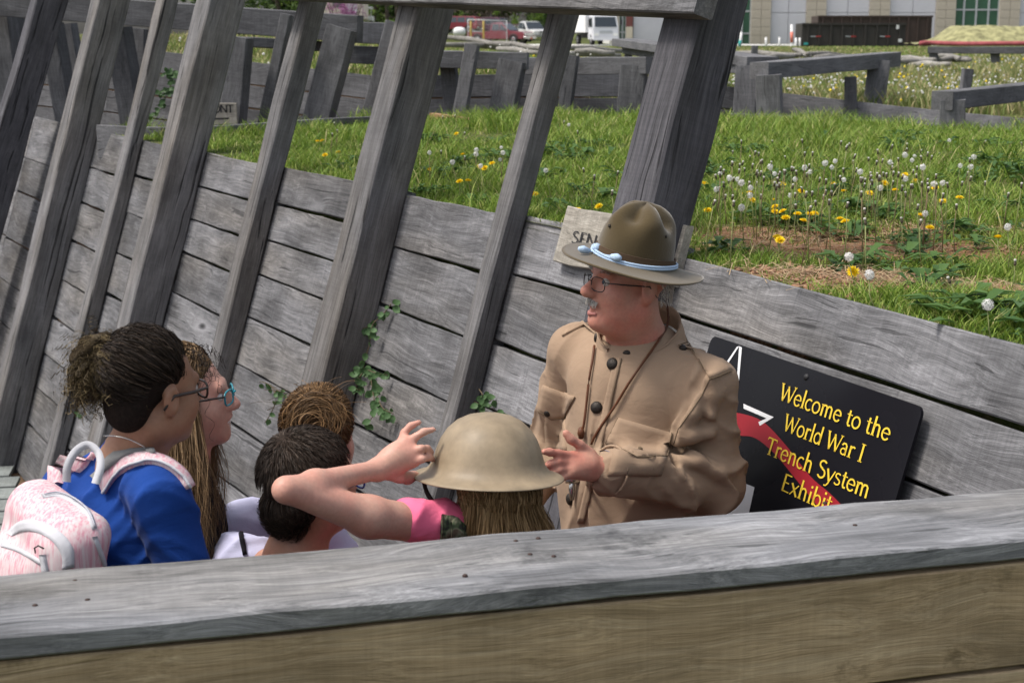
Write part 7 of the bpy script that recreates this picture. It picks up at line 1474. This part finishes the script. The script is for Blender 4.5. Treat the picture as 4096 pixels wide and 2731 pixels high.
# ------------------------------------------------------------------ vines growing through the wall
M['vine_leaf'] = grass_mat('vine_leaf', [(0, (.035, .085, .030)), (.6, (.075, .145, .055)), (1, (.14, .21, .09))], .2); M['vine_stem'] = simple('vine_stem', (.10, .075, .045), .8)
def leaf_mesh():
    V = []; F = []; n = 6
    for i in range(n + 1):
        t_ = i / n; w_ = .36 * math.sin(math.pi * t_ ** .85) ** .8; z = -.10 * math.sin(math.pi * t_); V += [(-w_, t_, .10 * w_ + z), (0, t_, z - .05), (w_, t_, .10 * w_ + z)]
    for i in range(n): b = 3 * i; F += [(b, b + 1, b + 4, b + 3), (b + 1, b + 2, b + 5, b + 4)]
    return mesh_py('leaf', V, F, True)
LM = leaf_mesh(); LM.materials.append(M['vine_leaf'])
def wall_pt(px, py, o): return wb_px(px, py, o)
def vine(label, stems, nleaf, size, seed, ptf):
    r = random.Random(seed); e = empty('vine', ptf(*stems[0][0], .02), label, 'vine', 'vines on the plank walls')
    for st in stems:
        P_ = catmull([ptf(x_, y_, .02 + .03 * math.sin(3.14 * i / max(1, len(st) - 1))) for i, (x_, y_) in enumerate(st)], 5); tube('stem', P_, [.0022] * len(P_), M['vine_stem'], e, 5)
        for k in range(nleaf):
            q = P_[r.randrange(len(P_))] + Vector((r.uniform(-.015, .015), r.uniform(-.02, .0), r.uniform(-.012, .012))); d = Vector((r.uniform(-1, 1), r.uniform(-.5, .2), r.uniform(-.9, .35))).normalized(); nrm = Vector((r.uniform(-.4, .4), -1, r.uniform(.2, 1.0))); R3 = frame(d, nrm); s_ = size * r.uniform(.6, 1.2)
            put('leaf', LM, e, M=Matrix.Translation(q) @ (R3 @ Matrix.Rotation(-math.pi / 2, 3, 'Z')).to_4x4() @ Matrix.Scale(s_, 4))
    return e
vine('leafy vine hanging beside the thick leaning post left of the helmet', [[(1565, 1215), (1530, 1260), (1490, 1300), (1480, 1370), (1460, 1440), (1455, 1475)], [(1450, 1470), (1500, 1490), (1550, 1500)], [(1460, 1480), (1430, 1520), (1425, 1560)], [(1480, 1490), (1490, 1560), (1500, 1640), (1470, 1700)], [(1500, 1560), (1530, 1630), (1575, 1655)], [(1490, 1300), (1440, 1315), (1410, 1300)]], 16, .036, 1, wall_pt)
vine('thin vine sprig on the planks right of the smiling girl', [[(1040, 1525), (1080, 1540), (1105, 1590), (1085, 1650), (1060, 1690)], [(1080, 1540), (1125, 1570)]], 9, .030, 2, wall_pt)
vine('vine sprig poking out above the steel helmet', [[(1920, 1620), (1930, 1580), (1915, 1555)], [(1920, 1620), (1880, 1595)], [(1925, 1625), (1965, 1600)], [(1850, 1640), (1835, 1625)], [(1990, 1650), (2005, 1640)]], 6, .032, 3, wall_pt)
vine('tiny green sprout in a plank gap behind the curly hair', [[(320, 1665), (316, 1640)]], 5, .03, 4, wall_pt)
far_pt = lambda px, py, o: at(px, py, 12.75 - o)
vine('vine clump on the far planks seen between the left posts', [[(655, 297), (690, 292), (700, 285)], [(640, 372), (675, 360), (685, 345)], [(610, 455), (640, 440), (655, 425)], [(700, 285), (680, 350), (650, 430)]], 12, .055, 5, far_pt)
